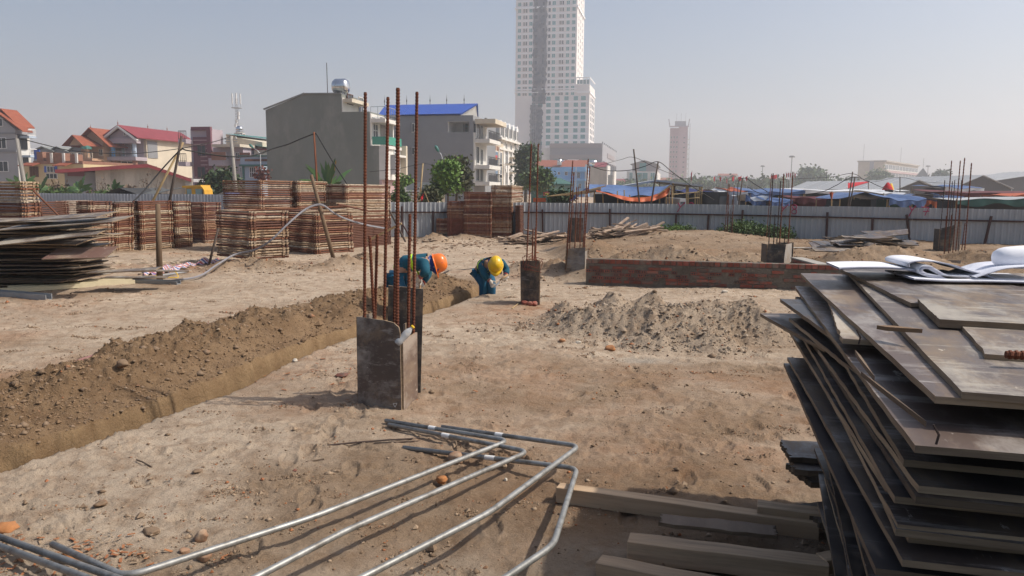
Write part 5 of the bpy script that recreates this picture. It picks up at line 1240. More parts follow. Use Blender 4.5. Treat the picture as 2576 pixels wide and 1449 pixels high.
frt = fence('long grey corrugated site fence with brown rail before the market', FR, 1.30, 'fence_metal', posts=pf, rail=.93)
FL = [gx(u, Y, 0) for u, Y in ((-60, 50), (300, 50), (620, 50.5))]
fence('grey corrugated fence behind the left scaffold stacks', FL, 1.36, 'fence_metal_far', rib=.19)
# numbers sprayed on the fence
STROKES = {'y': [[(0, 1), (.28, .45)], [(.85, 1.05), (.28, .45), (-.05, -.15)]],
           '9': [[(.62, .85), (.5, 1.0), (.25, 1.0), (.05, .8), (.08, .6), (.3, .5), (.55, .62), (.62, .85), (.6, .4), (.5, .05), (.3, -.15), (.02, -.05)]],
           '8': [[(.35, .48), (.1, .65), (.12, .9), (.35, 1.02), (.58, .9), (.6, .65), (.35, .48), (.05, .3), (.03, .02), (.33, -.12), (.62, .02), (.62, .3), (.35, .48)]],
           'Y': [[(0, 1), (.3, .45)], [(.7, 1.05), (.3, .45), (.0, -.25)]],
           '7': [[(.0, .9), (.8, .85), (.45, -.1)], [(.25, .38), (.9, .42)]]}
def spray(word, u, v, h_px):
    q = fy(u); k = q.y / F_PX * h_px; p = at(u, v, q.y)
    a, b = fy(u - 20), fy(u + 20); d = (b - a).normalized(); n = V((d.y, -d.x, 0))
    mb = MB(); x = 0
    for ch in word:
        for st in STROKES[ch]:
            pts = [V((p.x, p.y, p.z)) + d * ((x + sx) * k) + n * .032 + V((0, 0, (sz - 1) * k)) for sx, sz in st]
            mb.tube([q_ - V((FR[0].x, FR[0].y, 0)) for q_ in pts], .015, 5)
        x += 1.25
    mb.build('sprayed_number', 'paint_magenta', frt)
spray('y9', 1706, 510, 20); spray('y8', 1966, 515, 20); spray('Y7', 2288, 518, 21)

# ------------------------------------------------------------------ market beyond the fence
P('tarp_blue', (0.065, 0.115, 0.25), (0.095, 0.155, 0.31), scale=1.2, rough=.45, bump=.5, bscale=3, bdist=.1)
P('tarp_navy', (0.022, 0.03, 0.12), (0.03, 0.04, 0.15), scale=1, rough=.6)
P('tarp_orange', (0.48, 0.105, 0.03), (0.40, 0.085, 0.03), scale=1.2, rough=.55, bump=.4, bscale=3, bdist=.1)
P('tarp_maroon', (0.13, 0.03, 0.032), (0.10, 0.025, 0.028), scale=1, rough=.7)
P('tarp_white', (0.62, 0.63, 0.64), (0.52, 0.53, 0.55), scale=1, rough=.6, bump=.3, bscale=3)
P('tarp_green', (0.03, 0.10, 0.085), (0.025, 0.08, 0.07), scale=1, rough=.7)
P('tarp_yellow', (0.55, 0.45, 0.10), (0.45, 0.38, 0.12), scale=1, rough=.6)
P('tent_pale', (0.40, 0.41, 0.42), (0.34, 0.35, 0.36), scale=.4, rough=.7)
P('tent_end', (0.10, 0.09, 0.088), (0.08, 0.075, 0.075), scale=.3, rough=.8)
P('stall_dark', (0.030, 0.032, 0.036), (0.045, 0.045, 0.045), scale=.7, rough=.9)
P('board_tan', (0.38, 0.29, 0.20), (0.32, 0.24, 0.16), scale=.8)
P('green_sheet', (0.035, 0.115, 0.095), (0.03, 0.095, 0.08), scale=.5, rough=.5)

def cloth(fn, nu, nv, m, name, parent, thick=.02):
    """sheet from fn(s,t)->point, both sides"""
    mb = MB(); pts = [[V(fn(i / nu, j / nv)) for i in range(nu + 1)] for j in range(nv + 1)]
    for row in pts:
        for p in row: mb.v.append(tuple(p))
    for row in pts:
        for p in row: mb.v.append((p.x, p.y, p.z - thick))
    o = (nu + 1) * (nv + 1)
    for j in range(nv):
        for i in range(nu):
            a = j * (nu + 1) + i; mb.f += [(a, a + 1, a + nu + 2, a + nu + 1), (o + a + nu + 1, o + a + nu + 2, o + a + 1, o + a)]; mb.m += [0, 0]
    return mb.build(name, m, parent, True)
def pole(u0, v0, u1, v1, Y, r, m, name='pole', parent=None, foot=True, off=None):
    a = at(u0, v0, Y); b = at(u1, v1, Y)
    if foot and b.z > .05:
        d = (b - a) / (a.z - b.z); b = b + d * b.z
    if off is not None: a = a - off; b = b - off
    return MB().tube([a, a.lerp(b, .5), b], r, 6).build(name, m, parent)

def interp(tab, s):
    xs = [p[0] for p in tab]; return float(np.interp(s, xs, [p[1] for p in tab]))
def big_tarp():
    t = thing('tarp_shelter', 'sagging blue tarp shelter with orange underside on bamboo poles', 'shelter', (0, 0, 0))
    fr = [(1482, 474), (1500, 478), (1520, 484), (1550, 490), (1580, 496), (1605, 497), (1635, 494), (1665, 484), (1689, 466)]
    bk = [(1490, 466), (1515, 466), (1545, 467), (1580, 470), (1610, 470), (1640, 469), (1668, 467), (1689, 464)]
    r = random.Random(4); ph = [r.uniform(0, 6) for _ in range(8)]
    def top(s, q):
        u = 1482 + 207 * s; v = interp(bk, u) * (1 - q) + interp(fr, u) * q
        Y = 43 - 5 * q
        p = at(u, v, Y); w = math.sin(math.pi * q) if q < 1 else 0
        p.z += .05 * math.sin(s * 16 + 3 * q + ph[0]) * (0.3 + q) + .05 * math.sin(q * 17 + 4 * s + ph[1]) - .25 * w * math.sin(math.pi * s) * .4; return p
    cloth(top, 60, 20, 'tarp_blue', 'canopy', t)
    lo = [(1482, 476), (1500, 480), (1520, 484), (1545, 493), (1575, 503), (1610, 506), (1640, 504), (1665, 496), (1680, 488), (1689, 470)]
    def val(s, q):
        u = 1500 + 186 * s; v = (interp(fr, u) - .5) * (1 - q) + (interp(lo, u) + 1.5) * q; p = at(u, v, 38.02 - .3 * q); p.y += .12 * math.sin(s * 40) * q; return p
    cloth(val, 50, 6, 'tarp_orange', 'valance', t, .015)
    def left(s, q):
        u = 1482 - 52 * s; v = (472 + 24 * s) * (1 - q) + (480 + 26 * s) * q; p = at(u, v, 38.5 + 3 * (1 - q)); p.z += .06 * math.sin(9 * s + 4 * q); return p
    cloth(left, 20, 6, 'tarp_navy', 'side_flap', t)
    for u, v in ((1495, 478), (1516, 482), (1553, 480), (1570, 478), (1584, 490), (1675, 478), (1683, 474), (1690, 468)): pole(u, v, u + 1, 510, 38.3, .03, 'bamboo', 'bamboo_post', t)
    for k_ in range(3): MB().tube([at(1376 + 5 * k_, 494 - k_, 38.6), at(1470, 487 - 3 * k_, 38.2), at(1512, 478 - 3 * k_, 38.0)], [.02, .03, .03], 6).build('bamboo_pole', 'bamboo', t)
    MB().tube([at(1425, 492, 38.4), at(1525, 467, 38.0)], .03, 6).build('bamboo_pole', 'bamboo', t)
    MB().tube([at(1655, 490, 37.9), at(1688, 466, 37.9)], .035, 6).build('bamboo_pole', 'bamboo', t)
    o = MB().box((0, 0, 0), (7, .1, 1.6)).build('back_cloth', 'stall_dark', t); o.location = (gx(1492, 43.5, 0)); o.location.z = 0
big_tarp()
def frame_shelter():
    t = thing('open_shelter', 'open bamboo shelter with thin grey gable sheet roof behind the tarp', 'shelter', (0, 0, 0))
    for a, b in (((1572, 466), (1654, 452)), ((1654, 452), (1768, 465))):
        p, q = at(*a, 43), at(*b, 43); e = V((.3, 5, .0))
        MB().add([p, q, q + e, p + e, p - V((0, 0, .1)), q - V((0, 0, .1)), q + e - V((0, 0, .1)), p + e - V((0, 0, .1))], [(0, 1, 2, 3), (7, 6, 5, 4), (0, 4, 5, 1), (1, 5, 6, 2), (3, 7, 4, 0)]).build('roof_sheet', 'tent_pale', t)
    for u, v in ((1659, 455), (1694, 460), (1727, 464), (1731, 464), (1765, 467), (1760, 470), (1755, 480), (1749, 482)): pole(u, v, u, 508, 43.2, .045, 'bamboo', 'bamboo_post', t)
    for v in (483, 497): MB().tube([at(1690, v + 6, 42.6), at(1760, v, 42.6)], .035, 6).build('cross_pole', 'bamboo', t)
    pole(1697, 467, 1696, 508, 45, .05, 'rail_rust', 'post', t)
frame_shelter()

def stall(label, u0, u1, v0, v1, Y, roof, body, shape='slope', depth=4, front=None, seed=0):
    """u0..u1 across, v0 ridge row, v1 eave row"""
    r = random.Random(seed * 13 + 5); c = gx((u0 + u1) / 2, Y, 0)
    t = thing('market_stall', label, 'stall', (c.x, c.y, 0), 0, 'market stalls beyond the fence')
    a = gx(u0, Y, 0).x - c.x; b = gx(u1, Y, 0).x - c.x; z0 = zat(u0, v0, c); z1 = zat(u0, v1, c); ph = r.uniform(0, 6)
    w = b - a
    def f(s, q):
        sag = -.10 * math.sin(math.pi * s) ** 2 + .05 * math.sin(s * 11 + ph + 4 * q)
        if shape == 'slope': z = z1 + (z0 - z1) * q
        elif shape == 'gable': z = z1 + (z0 - z1) * (1 - abs(2 * s - 1))
        else: z = z1 + (z0 - z1) * (.5 + .5 * math.sin(ph + 5 * s))
        return (a + w * s, depth * q, z + sag * (.3 if shape == 'gable' else 1))
    cloth(f, 18, 8, roof, 'canopy', t)
    if shape != 'gable':
        def g(s, q): return (a + w * s, -.02 + .05 * math.sin(s * 25 + ph) * q, f(s, 0)[2] - .02 - q * (.25 + .1 * math.sin(s * 14 + ph)))
        cloth(g, 18, 2, front or roof, 'valance', t, .01)
    for x in (a + .05, b - .05):
        for y in (.1, depth - .1): MB().tube([(x, y, -.1), (x, y, z1)], .03, 5).build('post', 'bamboo', t)
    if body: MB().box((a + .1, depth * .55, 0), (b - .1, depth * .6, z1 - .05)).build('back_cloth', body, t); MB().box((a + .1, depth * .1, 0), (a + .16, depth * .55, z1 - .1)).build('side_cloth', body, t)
    return t
S = stall
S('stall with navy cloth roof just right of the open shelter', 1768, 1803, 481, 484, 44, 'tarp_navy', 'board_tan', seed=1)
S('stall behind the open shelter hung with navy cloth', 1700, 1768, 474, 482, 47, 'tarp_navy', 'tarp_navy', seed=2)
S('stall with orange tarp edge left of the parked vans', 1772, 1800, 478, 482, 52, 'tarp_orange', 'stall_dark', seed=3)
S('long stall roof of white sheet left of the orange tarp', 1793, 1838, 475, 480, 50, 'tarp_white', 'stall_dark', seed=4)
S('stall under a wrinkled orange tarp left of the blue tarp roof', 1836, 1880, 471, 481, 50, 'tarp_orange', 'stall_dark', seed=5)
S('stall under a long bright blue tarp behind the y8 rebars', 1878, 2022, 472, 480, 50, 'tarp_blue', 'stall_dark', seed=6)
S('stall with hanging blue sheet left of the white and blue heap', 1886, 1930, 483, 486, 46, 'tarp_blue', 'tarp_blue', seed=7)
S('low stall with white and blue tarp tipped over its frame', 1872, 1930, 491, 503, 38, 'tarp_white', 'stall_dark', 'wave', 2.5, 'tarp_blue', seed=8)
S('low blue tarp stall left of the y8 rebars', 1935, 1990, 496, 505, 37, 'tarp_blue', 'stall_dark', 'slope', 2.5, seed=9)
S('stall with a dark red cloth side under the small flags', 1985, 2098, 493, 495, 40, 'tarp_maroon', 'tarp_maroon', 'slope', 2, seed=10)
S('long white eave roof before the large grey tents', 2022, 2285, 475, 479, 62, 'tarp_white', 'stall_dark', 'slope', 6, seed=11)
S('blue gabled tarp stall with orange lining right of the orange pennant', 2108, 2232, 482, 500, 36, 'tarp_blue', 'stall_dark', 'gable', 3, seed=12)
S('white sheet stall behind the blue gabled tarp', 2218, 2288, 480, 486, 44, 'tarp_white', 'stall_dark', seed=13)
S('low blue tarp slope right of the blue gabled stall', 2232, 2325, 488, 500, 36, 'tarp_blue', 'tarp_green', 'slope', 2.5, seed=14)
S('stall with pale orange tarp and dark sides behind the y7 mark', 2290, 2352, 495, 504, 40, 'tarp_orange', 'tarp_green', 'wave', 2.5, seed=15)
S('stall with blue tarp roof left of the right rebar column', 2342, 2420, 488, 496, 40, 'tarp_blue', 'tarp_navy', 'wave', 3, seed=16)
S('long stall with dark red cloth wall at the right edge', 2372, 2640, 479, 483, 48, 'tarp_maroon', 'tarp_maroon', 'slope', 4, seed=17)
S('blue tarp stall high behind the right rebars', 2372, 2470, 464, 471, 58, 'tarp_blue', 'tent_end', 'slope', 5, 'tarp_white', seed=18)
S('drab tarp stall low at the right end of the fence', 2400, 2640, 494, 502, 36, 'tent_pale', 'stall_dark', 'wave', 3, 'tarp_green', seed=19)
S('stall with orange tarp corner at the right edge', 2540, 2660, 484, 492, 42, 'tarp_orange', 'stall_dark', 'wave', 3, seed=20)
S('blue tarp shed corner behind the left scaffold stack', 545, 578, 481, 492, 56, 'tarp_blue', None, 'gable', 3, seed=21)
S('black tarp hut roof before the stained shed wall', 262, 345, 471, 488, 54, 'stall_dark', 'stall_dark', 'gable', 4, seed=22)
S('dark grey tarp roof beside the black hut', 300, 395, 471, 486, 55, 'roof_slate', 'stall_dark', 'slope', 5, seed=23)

def tent(label, uC, Y, gab, rz, depth, wall='tent_end', roof='tent_pale'):
    b = Bld('market_tent', label, uC, Y, rz=rz, cat='tent', group='large market tents')
    (x0, z0), (xa, za), (x1, z1) = [b.f(u, v) for u, v in gab]
    z0 = z1 = (z0 + z1) / 2
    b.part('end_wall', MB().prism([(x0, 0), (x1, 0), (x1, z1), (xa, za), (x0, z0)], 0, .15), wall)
    mb = MB(); o = .5
    for (ax, az), (bx, bz) in (((x0, z0), (xa, za)), ((xa, za), (x1, z1))):
        mb.add([(ax, -o, az + .05), (bx, -o, bz + .05), (bx, depth, bz + .05), (ax, depth, az + .05), (ax, -o, az - .05), (bx, -o, bz - .05), (bx, depth, bz - .05), (ax, depth, az - .05)], [(0, 1, 2, 3), (7, 6, 5, 4), (0, 4, 5, 1), (2, 6, 7, 3), (0, 3, 7, 4), (1, 5, 6, 2)])
    ro = b.part('roof', mb, roof)
    for i in range(1, 7):
        y = depth * i / 7
        for (ax, az), (bx, bz) in (((x0, z0), (xa, za)), ((xa, za), (x1, z1))): b.part('seam', MB().bar((ax, y, az + .08), (bx, y, bz + .08), .15, .08), 'tarp_white', ro)
    for x in (x0, x1):
        for i in range(4): b.part('post', MB().tube([(x, depth * i / 3, 0), (x, depth * i / 3, z0)], .08, 5), 'steel')
tent('large pale tent with brown open gable behind the blue stalls', 2368, 105, ((2247, 477), (2306, 453), (2368, 479)), R(14), 24)
tent('larger tent with dark gable above the right rebar column', 2535, 118, ((2392, 474), (2469, 441), (2545, 474)), R(4), 26)
tent('vast pale tent roof running out of the picture on the right', 2900, 150, ((2440, 466), (2660, 430), (2900, 466)), R(6), 14)

def figure_bits():
    p = gx(2232, 60, 0); t = thing('inflatable_ornament', 'red and yellow inflatable shape standing over the white eave roof', 'inflatable', (p.x, p.y, 0))
    z0 = zat(2232, 478, p); z1 = zat(2232, 459, p); k = 60 / F_PX
    MB().lathe([(13 * k, 0), (11 * k, .2), (6 * k, (z1 - z0) * .7), (2.5 * k, z1 - z0), (0, z1 - z0)], 10, (-4 * k, 0, z0)).build('red_cone', 'flag_red', t, True)
    MB().lathe([(7 * k, 0), (6 * k, .2), (4 * k, (z1 - z0) * .6), (2 * k, (z1 - z0) * .9), (0, (z1 - z0) * .92)], 10, (9 * k, .3, z0)).build('yellow_cone', 'sign_yellow', t, True)
    MB().box((-6 * k, -.3, 0), (6 * k, .3, z0)).build('stand', 'stall_dark', t)
    p = gx(2145, 70, 0); t = thing('red_canopy', 'red sail-like canopy left of the red inflatable', 'canopy', (0, 0, 0))
    def f(s, q):
        u = 2133 + 54 * s; v = (460 - 4 * s) * (1 - q) + (474 - 16 * s) * q; pp = at(u, v, 70 - 2 * q); return pp
    cloth(f, 12, 5, 'flag_red', 'sheet', t)
    for u in (2135, 2185): pole(u, 458, u, 500, 70, .05, 'steel', 'post', t)
    t = thing('orange_pennant', 'orange triangular cloth hanging before the maroon stall', 'cloth', (0, 0, 0))
    def f(s, q): return at(2086 + 11 * s + (6 - 0 * s) * q * (1 - s) - 5 * q * s, 484 + 23 * q, 36 + .15 * math.sin(8 * s))
    cloth(f, 8, 8, 'tarp_orange', 'sheet', t, .01); pole(2092, 482, 2092, 512, 36.1, .03, 'bamboo', 'post', t)
    # green hall with posters
    b = Bld('green_sheet_hall', 'dark green sheet-clad hall with red posters left of the blue house', 1487 - 100, 96, rz=R(-20))
    xl = b.f(1336, 470)[0]; z1 = b.f(1387, 462)[1]; za = b.f(1362, 447)[1]
    b.part('wall', MB().prism([(xl, 0), (0, 0), (0, z1), (xl * .3, z1 + .4), (xl * .55, za), (xl, za - .5)], 0, 9), 'green_sheet')
    b.part('roof', MB().add([(xl * .55, -.3, za + .1), (.4, -.3, z1), (.4, 9, z1), (xl * .55, 9, za + .1), (xl * .55, -.3, za - .05), (.4, -.3, z1 - .15), (.4, 9, z1 - .15), (xl * .55, 9, za - .05)], [(0, 1, 2, 3), (7, 6, 5, 4), (0, 4, 5, 1)]), 'tarp_green')
    for u0, v0, u1, v1 in ((1369, 464, 1379, 475), (1367, 482, 1382, 492)):
        x0, zt = b.f(u0, v0); x1, zb = b.f(u1, v1); o = b.box('poster', 'sign_red', x0, x1, -.06, -.01, zb, zt); b.box('poster_print', 'sign_yellow', x0 + .1, x1 - .1, -.07, -.061, zb + .1, zb + .28, o)
    p = gx(1357, 42, 0); t = thing('small_banner', 'small pink and orange banner just above the fence', 'banner', (p.x, p.y, 0))
    MB().box((-.35, 0, zat(1357, 508, p)), (.35, .02, zat(1357, 498, p))).build('sheet', 'tarp_orange', t); MB().tube([(0, .05, 0), (0, .05, zat(1357, 498, p))], .02, 5).build('post', 'bamboo', t)
    # guard house by the gate
    b = Bld('guard_house', 'little guard house with grey tiled gable roof behind the rebars', 1064, 52, rz=R(-30))
    xl = b.f(1018, 480)[0]; ze = b.f(1062, 481)[1]; zr = b.f(1024, 463)[1]; D = 3
    b.box('wall', 'plaster_cream', xl + .3, -.3, .3, D, 0, ze)
    b.gable('roof', 'roof_slate', xl, 0, 0, D, ze, zr, axis='x', over=.3)
    t = thing('slatted_gate', 'white horizontal-slat gate panel below the guard house roof', 'gate', gx(1037, 45, 0)); t.location.z = 0
    for i in range(9): MB().bar((-.35, 0, .4 + i * .16), (.4, 0, .4 + i * .16), .03, .07).build('slat', 'white_paint', t)
    for x in (-.4, .45): MB().bar((x, 0, 0), (x, 0, 1.9), .1, .1).build('post', 'plaster_white', t)
    # small red cloth on a pole over the fence
    t = thing('red_flag', 'drooping red flag on a short pole behind the fence by the guard house', 'flag', (0, 0, 0))
    def f(s, q): return at(1066 - 8 * s * (1 - .4 * q) , 486 + 8 * q + 12 * s, 38 + .1 * math.sin(6 * s))
    cloth(f, 8, 6, 'flag_red', 'cloth', t, .008); pole(1068, 482, 1080, 512, 38, .018, 'bamboo', 'pole', t)
figure_bits()

# vans and the truck cab over the fence
def van(label, u0, u1, v0, Y, body, rear=True):
    c = gx((u0 + u1) / 2, Y, 0); w = gx(u1, Y, 0).x - gx(u0, Y, 0).x; h = zat(u0, v0, c); w2 = w / 2
    t = thing('parked_van', label, 'van', (c.x, c.y, 0), 0, 'vans parked beyond the fence')
    prof = [(-w2, .35), (w2, .35), (w2, h * .55), (w2 * .94, h * .92), (w2 * .8, h), (-w2 * .8, h), (-w2 * .94, h * .92), (-w2, h * .55)]
    MB().prism(prof, 0, 3.8).build('body', body, t)
    MB().prism([(-w2 * .8, h * .55), (w2 * .8, h * .55), (w2 * .72, h * .88), (-w2 * .72, h * .88)], -.015, -.003).build('rear_window', 'glass_grey', t)
    for x in (-w2 * .95, w2 * .8): MB().box((x, -.03, .7), (x + w2 * .15, -.002, 1.0)).build('tail_light', 'sign_red', t)
    for x in (-w2 + .1, w2 - .1):
        for y in (.7, 3.0): MB().tube([(x - .1, y, .32), (x + .1, y, .32)], .32, 12).build('wheel', 'asphalt_dark', t)
van('dark van with pale rear window showing over the fence', 1804, 1830, 483, 40, 'stall_dark'); van('white van with dark rear window behind the fence', 1851, 1880, 483, 42, 'tarp_white')
van('white van roof and windscreen low behind the bamboo posts', 1707, 1724, 499, 39, 'tarp_white')

# flags, masts, poles
def flag(label, u, v0, v1, Y, w, hgt, side=-1, seed=0):
    p = gx(u, Y, 0); t = thing('red_flag', label, 'flag', (p.x, p.y, 0), 0, 'red flags above the market'); k = Y / F_PX; z = zat(u, v0, p)
    MB().tube([(0, 0, 0), (0, 0, z)], .05, 5).build('flagpole', 'steel', t); r = random.Random(seed); ph = r.uniform(0, 6)
    def f(s, q): return (side * s * w * k * (1 - .35 * q), .2 * math.sin(5 * s + ph), z - .15 - q * hgt * k - s * hgt * k * .35)
    cloth(f, 8, 5, 'flag_red', 'cloth', t, .01)
for i, (u, v, w) in enumerate(((1738, 429, 3), (1797, 441, 5), (1812, 442, 5), (1828, 446, 3), (1845, 441, 7), (1862, 441, 8), (1877, 441, 5))):
    flag(('limp red flag right of the pink tower', 'leftmost red flag of the row behind the market stalls', 'second red flag of the row behind the stalls', 'thin low red flag in the middle of the row', 'fourth red flag of the row before the tiled hall', 'widest red flag of the row before the tiled hall', 'last red flag at the right end of the row')[i], u, v, 475, 150, w, 10 if i else 22, -1, i)
flag('large red flag flying over the far pavilion right of the row', 1952, 437, 475, 170, 16, 9, -1, 9)
for i in range(4): flag(('leftmost of the thin flags by the tall lamp mast', 'second thin flag by the tall lamp mast', 'third thin flag by the tall lamp mast', 'rightmost thin flag by the tall lamp mast')[i], 1974 + i * 5 + (6 if i == 3 else 0), 432, 475, 180, 3, 10, 1, 20 + i)
def lamp_mast(label, u, v, Y, w=11):
    p = gx(u, Y, 0); z = zat(u, v, p); k = Y / F_PX; t = thing('lamp_mast', label, 'lamp mast', (p.x, p.y, 0), 0, 'lamp masts in the haze')
    MB().tube([(0, 0, 0), (0, 0, z)], [.22, .12], 6).build('mast', 'steel', t); MB().lathe([(.1, -.3), (w * k * .5, .1), (w * k * .5, .25), (.1, .35)], 10, (0, 0, z)).build('head', 'steel', t)
    for i in range(6): a = i * 1.047; MB().box((w * k * .42 * math.cos(a) - .25, w * k * .42 * math.sin(a) - .25, z - .25), (w * k * .42 * math.cos(a) + .25, w * k * .42 * math.sin(a) + .25, z + .1)).build('floodlight', 'steel', t)
lamp_mast('tallest lamp mast with flat ring head above the market', 1987, 394, 250); lamp_mast('middle lamp mast left of the tallest one', 1915, 418, 300, 8); lamp_mast('tiny far lamp mast between the flags', 1893, 447, 420, 5); lamp_mast('lamp mast behind the turret by the beige office', 2329, 418, 330, 9)
t = thing('thin_pylon', 'thin dark pylon right of the lamp masts', 'pylon', gx(2076, 260, 0)); t.location.z = 0
MB().tube([(0, 0, 0), (0, 0, zat(2076, 432, t.location))], [.25, .12], 5).build('mast', 'dark_frame', t)

P('pole_concrete', (0.33, 0.31, 0.28), (0.26, 0.245, 0.22), scale=2, stretch=(1, 1, .3))
P('pole_wood', (0.20, 0.135, 0.085), (0.13, 0.085, 0.052), scale=4, stretch=(1, 1, .25))
P('pole_dark', (0.10, 0.075, 0.06), (0.06, 0.045, 0.038), scale=4, stretch=(1, 1, .25))
P('pole_rust', (0.26, 0.10, 0.05), (0.17, 0.06, 0.032), scale=5, stretch=(1, 1, .3))
def one_pole(name, label, u0, v0, u1, v1, Y, r, m, cat='pole', arms=False):
    a = at(u0, v0, Y); b = at(u1, v1, Y); d = (b - a) / max(a.z - b.z, .01); b = a + d * (a.z - hz(b.x, b.y) + .1)
    t = thing(name, label, cat, (b.x, b.y, b.z)); o = b
    MB().tube([a - o, (a - o).lerp(b - o, .5), b - o], [r * .75, r * .9, r], 8).build('shaft', m, t, True)
    if arms:
        for z in (.25, .45): MB().bar(a - o + V((-.5, 0, -z)), a - o + V((.5, 0, -z)), .07, .07).build('crossarm', 'steel', t)
        for x in (-.4, 0, .4): MB().lathe([(.03, 0), (.05, .06), (.03, .1), (.05, .14), (0, .18)], 6, a - o + V((x, 0, -.22))).build('insulator', 'white_paint', t)
    return t
one_pole('utility_pole', 'leaning concrete utility pole before the grey gable house', 43, 349, 57, 440, 52, .16, 'pole_concrete', arms=False)
one_pole('utility_pole', 'concrete utility pole before the cream terrace houses', 581, 342, 592, 470, 62, .17, 'pole_concrete', arms=True)
one_pole('bamboo_pole', 'pale bamboo pole standing by the guard house', 1064, 411, 1055, 512, 44, .05, 'bamboo')
one_pole('cable_pole', 'thin leaning pole with small crossarms over the blue tarp', 1594, 375, 1608, 505, 37, .045, 'pole_dark', arms=False)
one_pole('cable_pole', 'dark leaning pole that carries the sagging cable behind the tarp', 1656, 406, 1639, 505, 36.5, .045, 'pole_dark')
one_pole('cable_pole', 'short dark pole with a looped cable among the stalls', 1868, 449, 1860, 505, 36, .04, 'pole_dark')
one_pole('cable_pole', 'tallest thin pole before the beige office', 2145, 432, 2134, 510, 36, .035, 'pole_dark')
one_pole('cable_pole', 'darker pole just right of the tallest one before the office', 2151, 445, 2139, 510, 35.5, .04, 'pole_dark')
one_pole('cable_pole', 'thin far pole behind the inflatable', 2264, 445, 2264, 505, 50, .04, 'pole_dark')
def street_lamp(label, u, v, uh, vh, Y):
    p = gx(u, Y, 0); z = zat(u, v, p); h = at(uh, vh, Y) - V((p.x, p.y, 0)); t = thing('street_lamp', label, 'street lamp', (p.x, p.y, 0), 0, 'green-headed street lamps')
    MB().tube([(0, 0, 0), (0, 0, z * .6), (0, 0, z), V((0, 0, z)).lerp(h, .35) + V((0, 0, .12)), h], [.07, .055, .04, .035, .03], 7).build('column', 'steel', t, True)
    d = (h - V((0, 0, z))).normalized(); MB().tube([h - d * .05, h + d * .1, h + d * .35, h + d * .5], [.04, .11, .13, .05], 8).build('lamp_head', 'roof_teal', t, True)
street_lamp('green-headed street lamp before the blue-roofed house', 1113, 398, 1103, 381, 58); street_lamp('green-headed street lamp before the pale blue house', 659, 388, 637, 372, 74)

def cable(label, pts, r, name='cable'):
    P_ = [at(*p) for p in pts]; n = 8; out = []
    for i in range(len(P_) - 1):
        p0 = P_[max(i - 1, 0)]; p1 = P_[i]; p2 = P_[i + 1]; p3 = P_[min(i + 2, len(P_) - 1)]
        for j in range(n):
            t_ = j / n; out.append(.5 * ((2 * p1) + (p2 - p0) * t_ + (2 * p0 - 5 * p1 + 4 * p2 - p3) * t_ ** 2 + (3 * p1 - p0 - 3 * p2 + p3) * t_ ** 3))
    out.append(P_[-1]); o = MB().tube(out, r, 5).build(name, 'cable', None, True); return tag(o, label, 'cable')
TY, PY = 24.0, 27.0
cable('thick black cable sagging from the bamboo tripod to the rusty pole', [(335, 507, 22.5), (360, 482, 23), (388, 449, 23.5), (420, 412, 23.8), (455, 377, TY), (470, 378, TY), (526, 388, 24.6), (581, 394, 25), (625, 392.5, 25.5), (658, 385, 26), (686, 374, 26.3), (724, 363, 26.6), (757, 349, 26.8), (789, 337, PY), (797, 339, PY), (820, 378, PY), (848, 424, PY), (875, 466, PY)], .022)
cable('thin cable from the left utility pole to the terrace pole', [(-20, 357, 52), (44, 349.5, 52), (108, 363, 52), (167, 377, 52.5), (229, 383, 53), (292, 386.5, 54), (354, 385, 55), (450, 374, 58), (536, 357, 60), (581, 343, 62)], .03)
cable('dark cable hung between the two leaning poles above the tarp', [(1488, 418, 37), (1515, 427, 37), (1543, 430, 37), (1585, 428, 36.8), (1623, 418, 36.6), (1656, 407, 36.5), (1690, 432, 36.5), (1720, 454, 36.5), (1752, 476, 36.5), (1796, 503, 36.5)], .018)
cable('thin wire from the leaning pole over the open shelter', [(1490, 421, 60), (1560, 402, 45), (1595, 396, 37), (1650, 422, 40), (1720, 450, 46)], .012)
cable('looped black cable on the short pole among the stalls', [(1856, 505, 36), (1856, 470, 36), (1860, 452, 36), (1868, 448.5, 36), (1880, 450, 36), (1900, 464, 36), (1930, 482, 36)], .016)
cable('upper dark cable carried by the poles before the office', [(1880, 470, 40), (1930, 490, 38), (2050, 486, 36.5), (2100, 468, 36), (2128, 452, 35.7), (2151, 445.5, 35.5), (2180, 454, 35.7), (2230, 475, 36.5), (2300, 487, 38), (2400, 494, 40)], .016)
cable('thin wire from the tallest pole over the tents', [(1960, 452, 60), (2080, 446, 45), (2145, 437, 36), (2190, 458, 40), (2264, 446, 50), (2330, 458, 55), (2420, 462, 60)], .014)
cable('thin wire from the bamboo pole across the blue-roofed house', [(930, 432, 46), (1000, 425, 45), (1064, 412, 44), (1110, 419, 48), (1190, 430, 56)], .014)
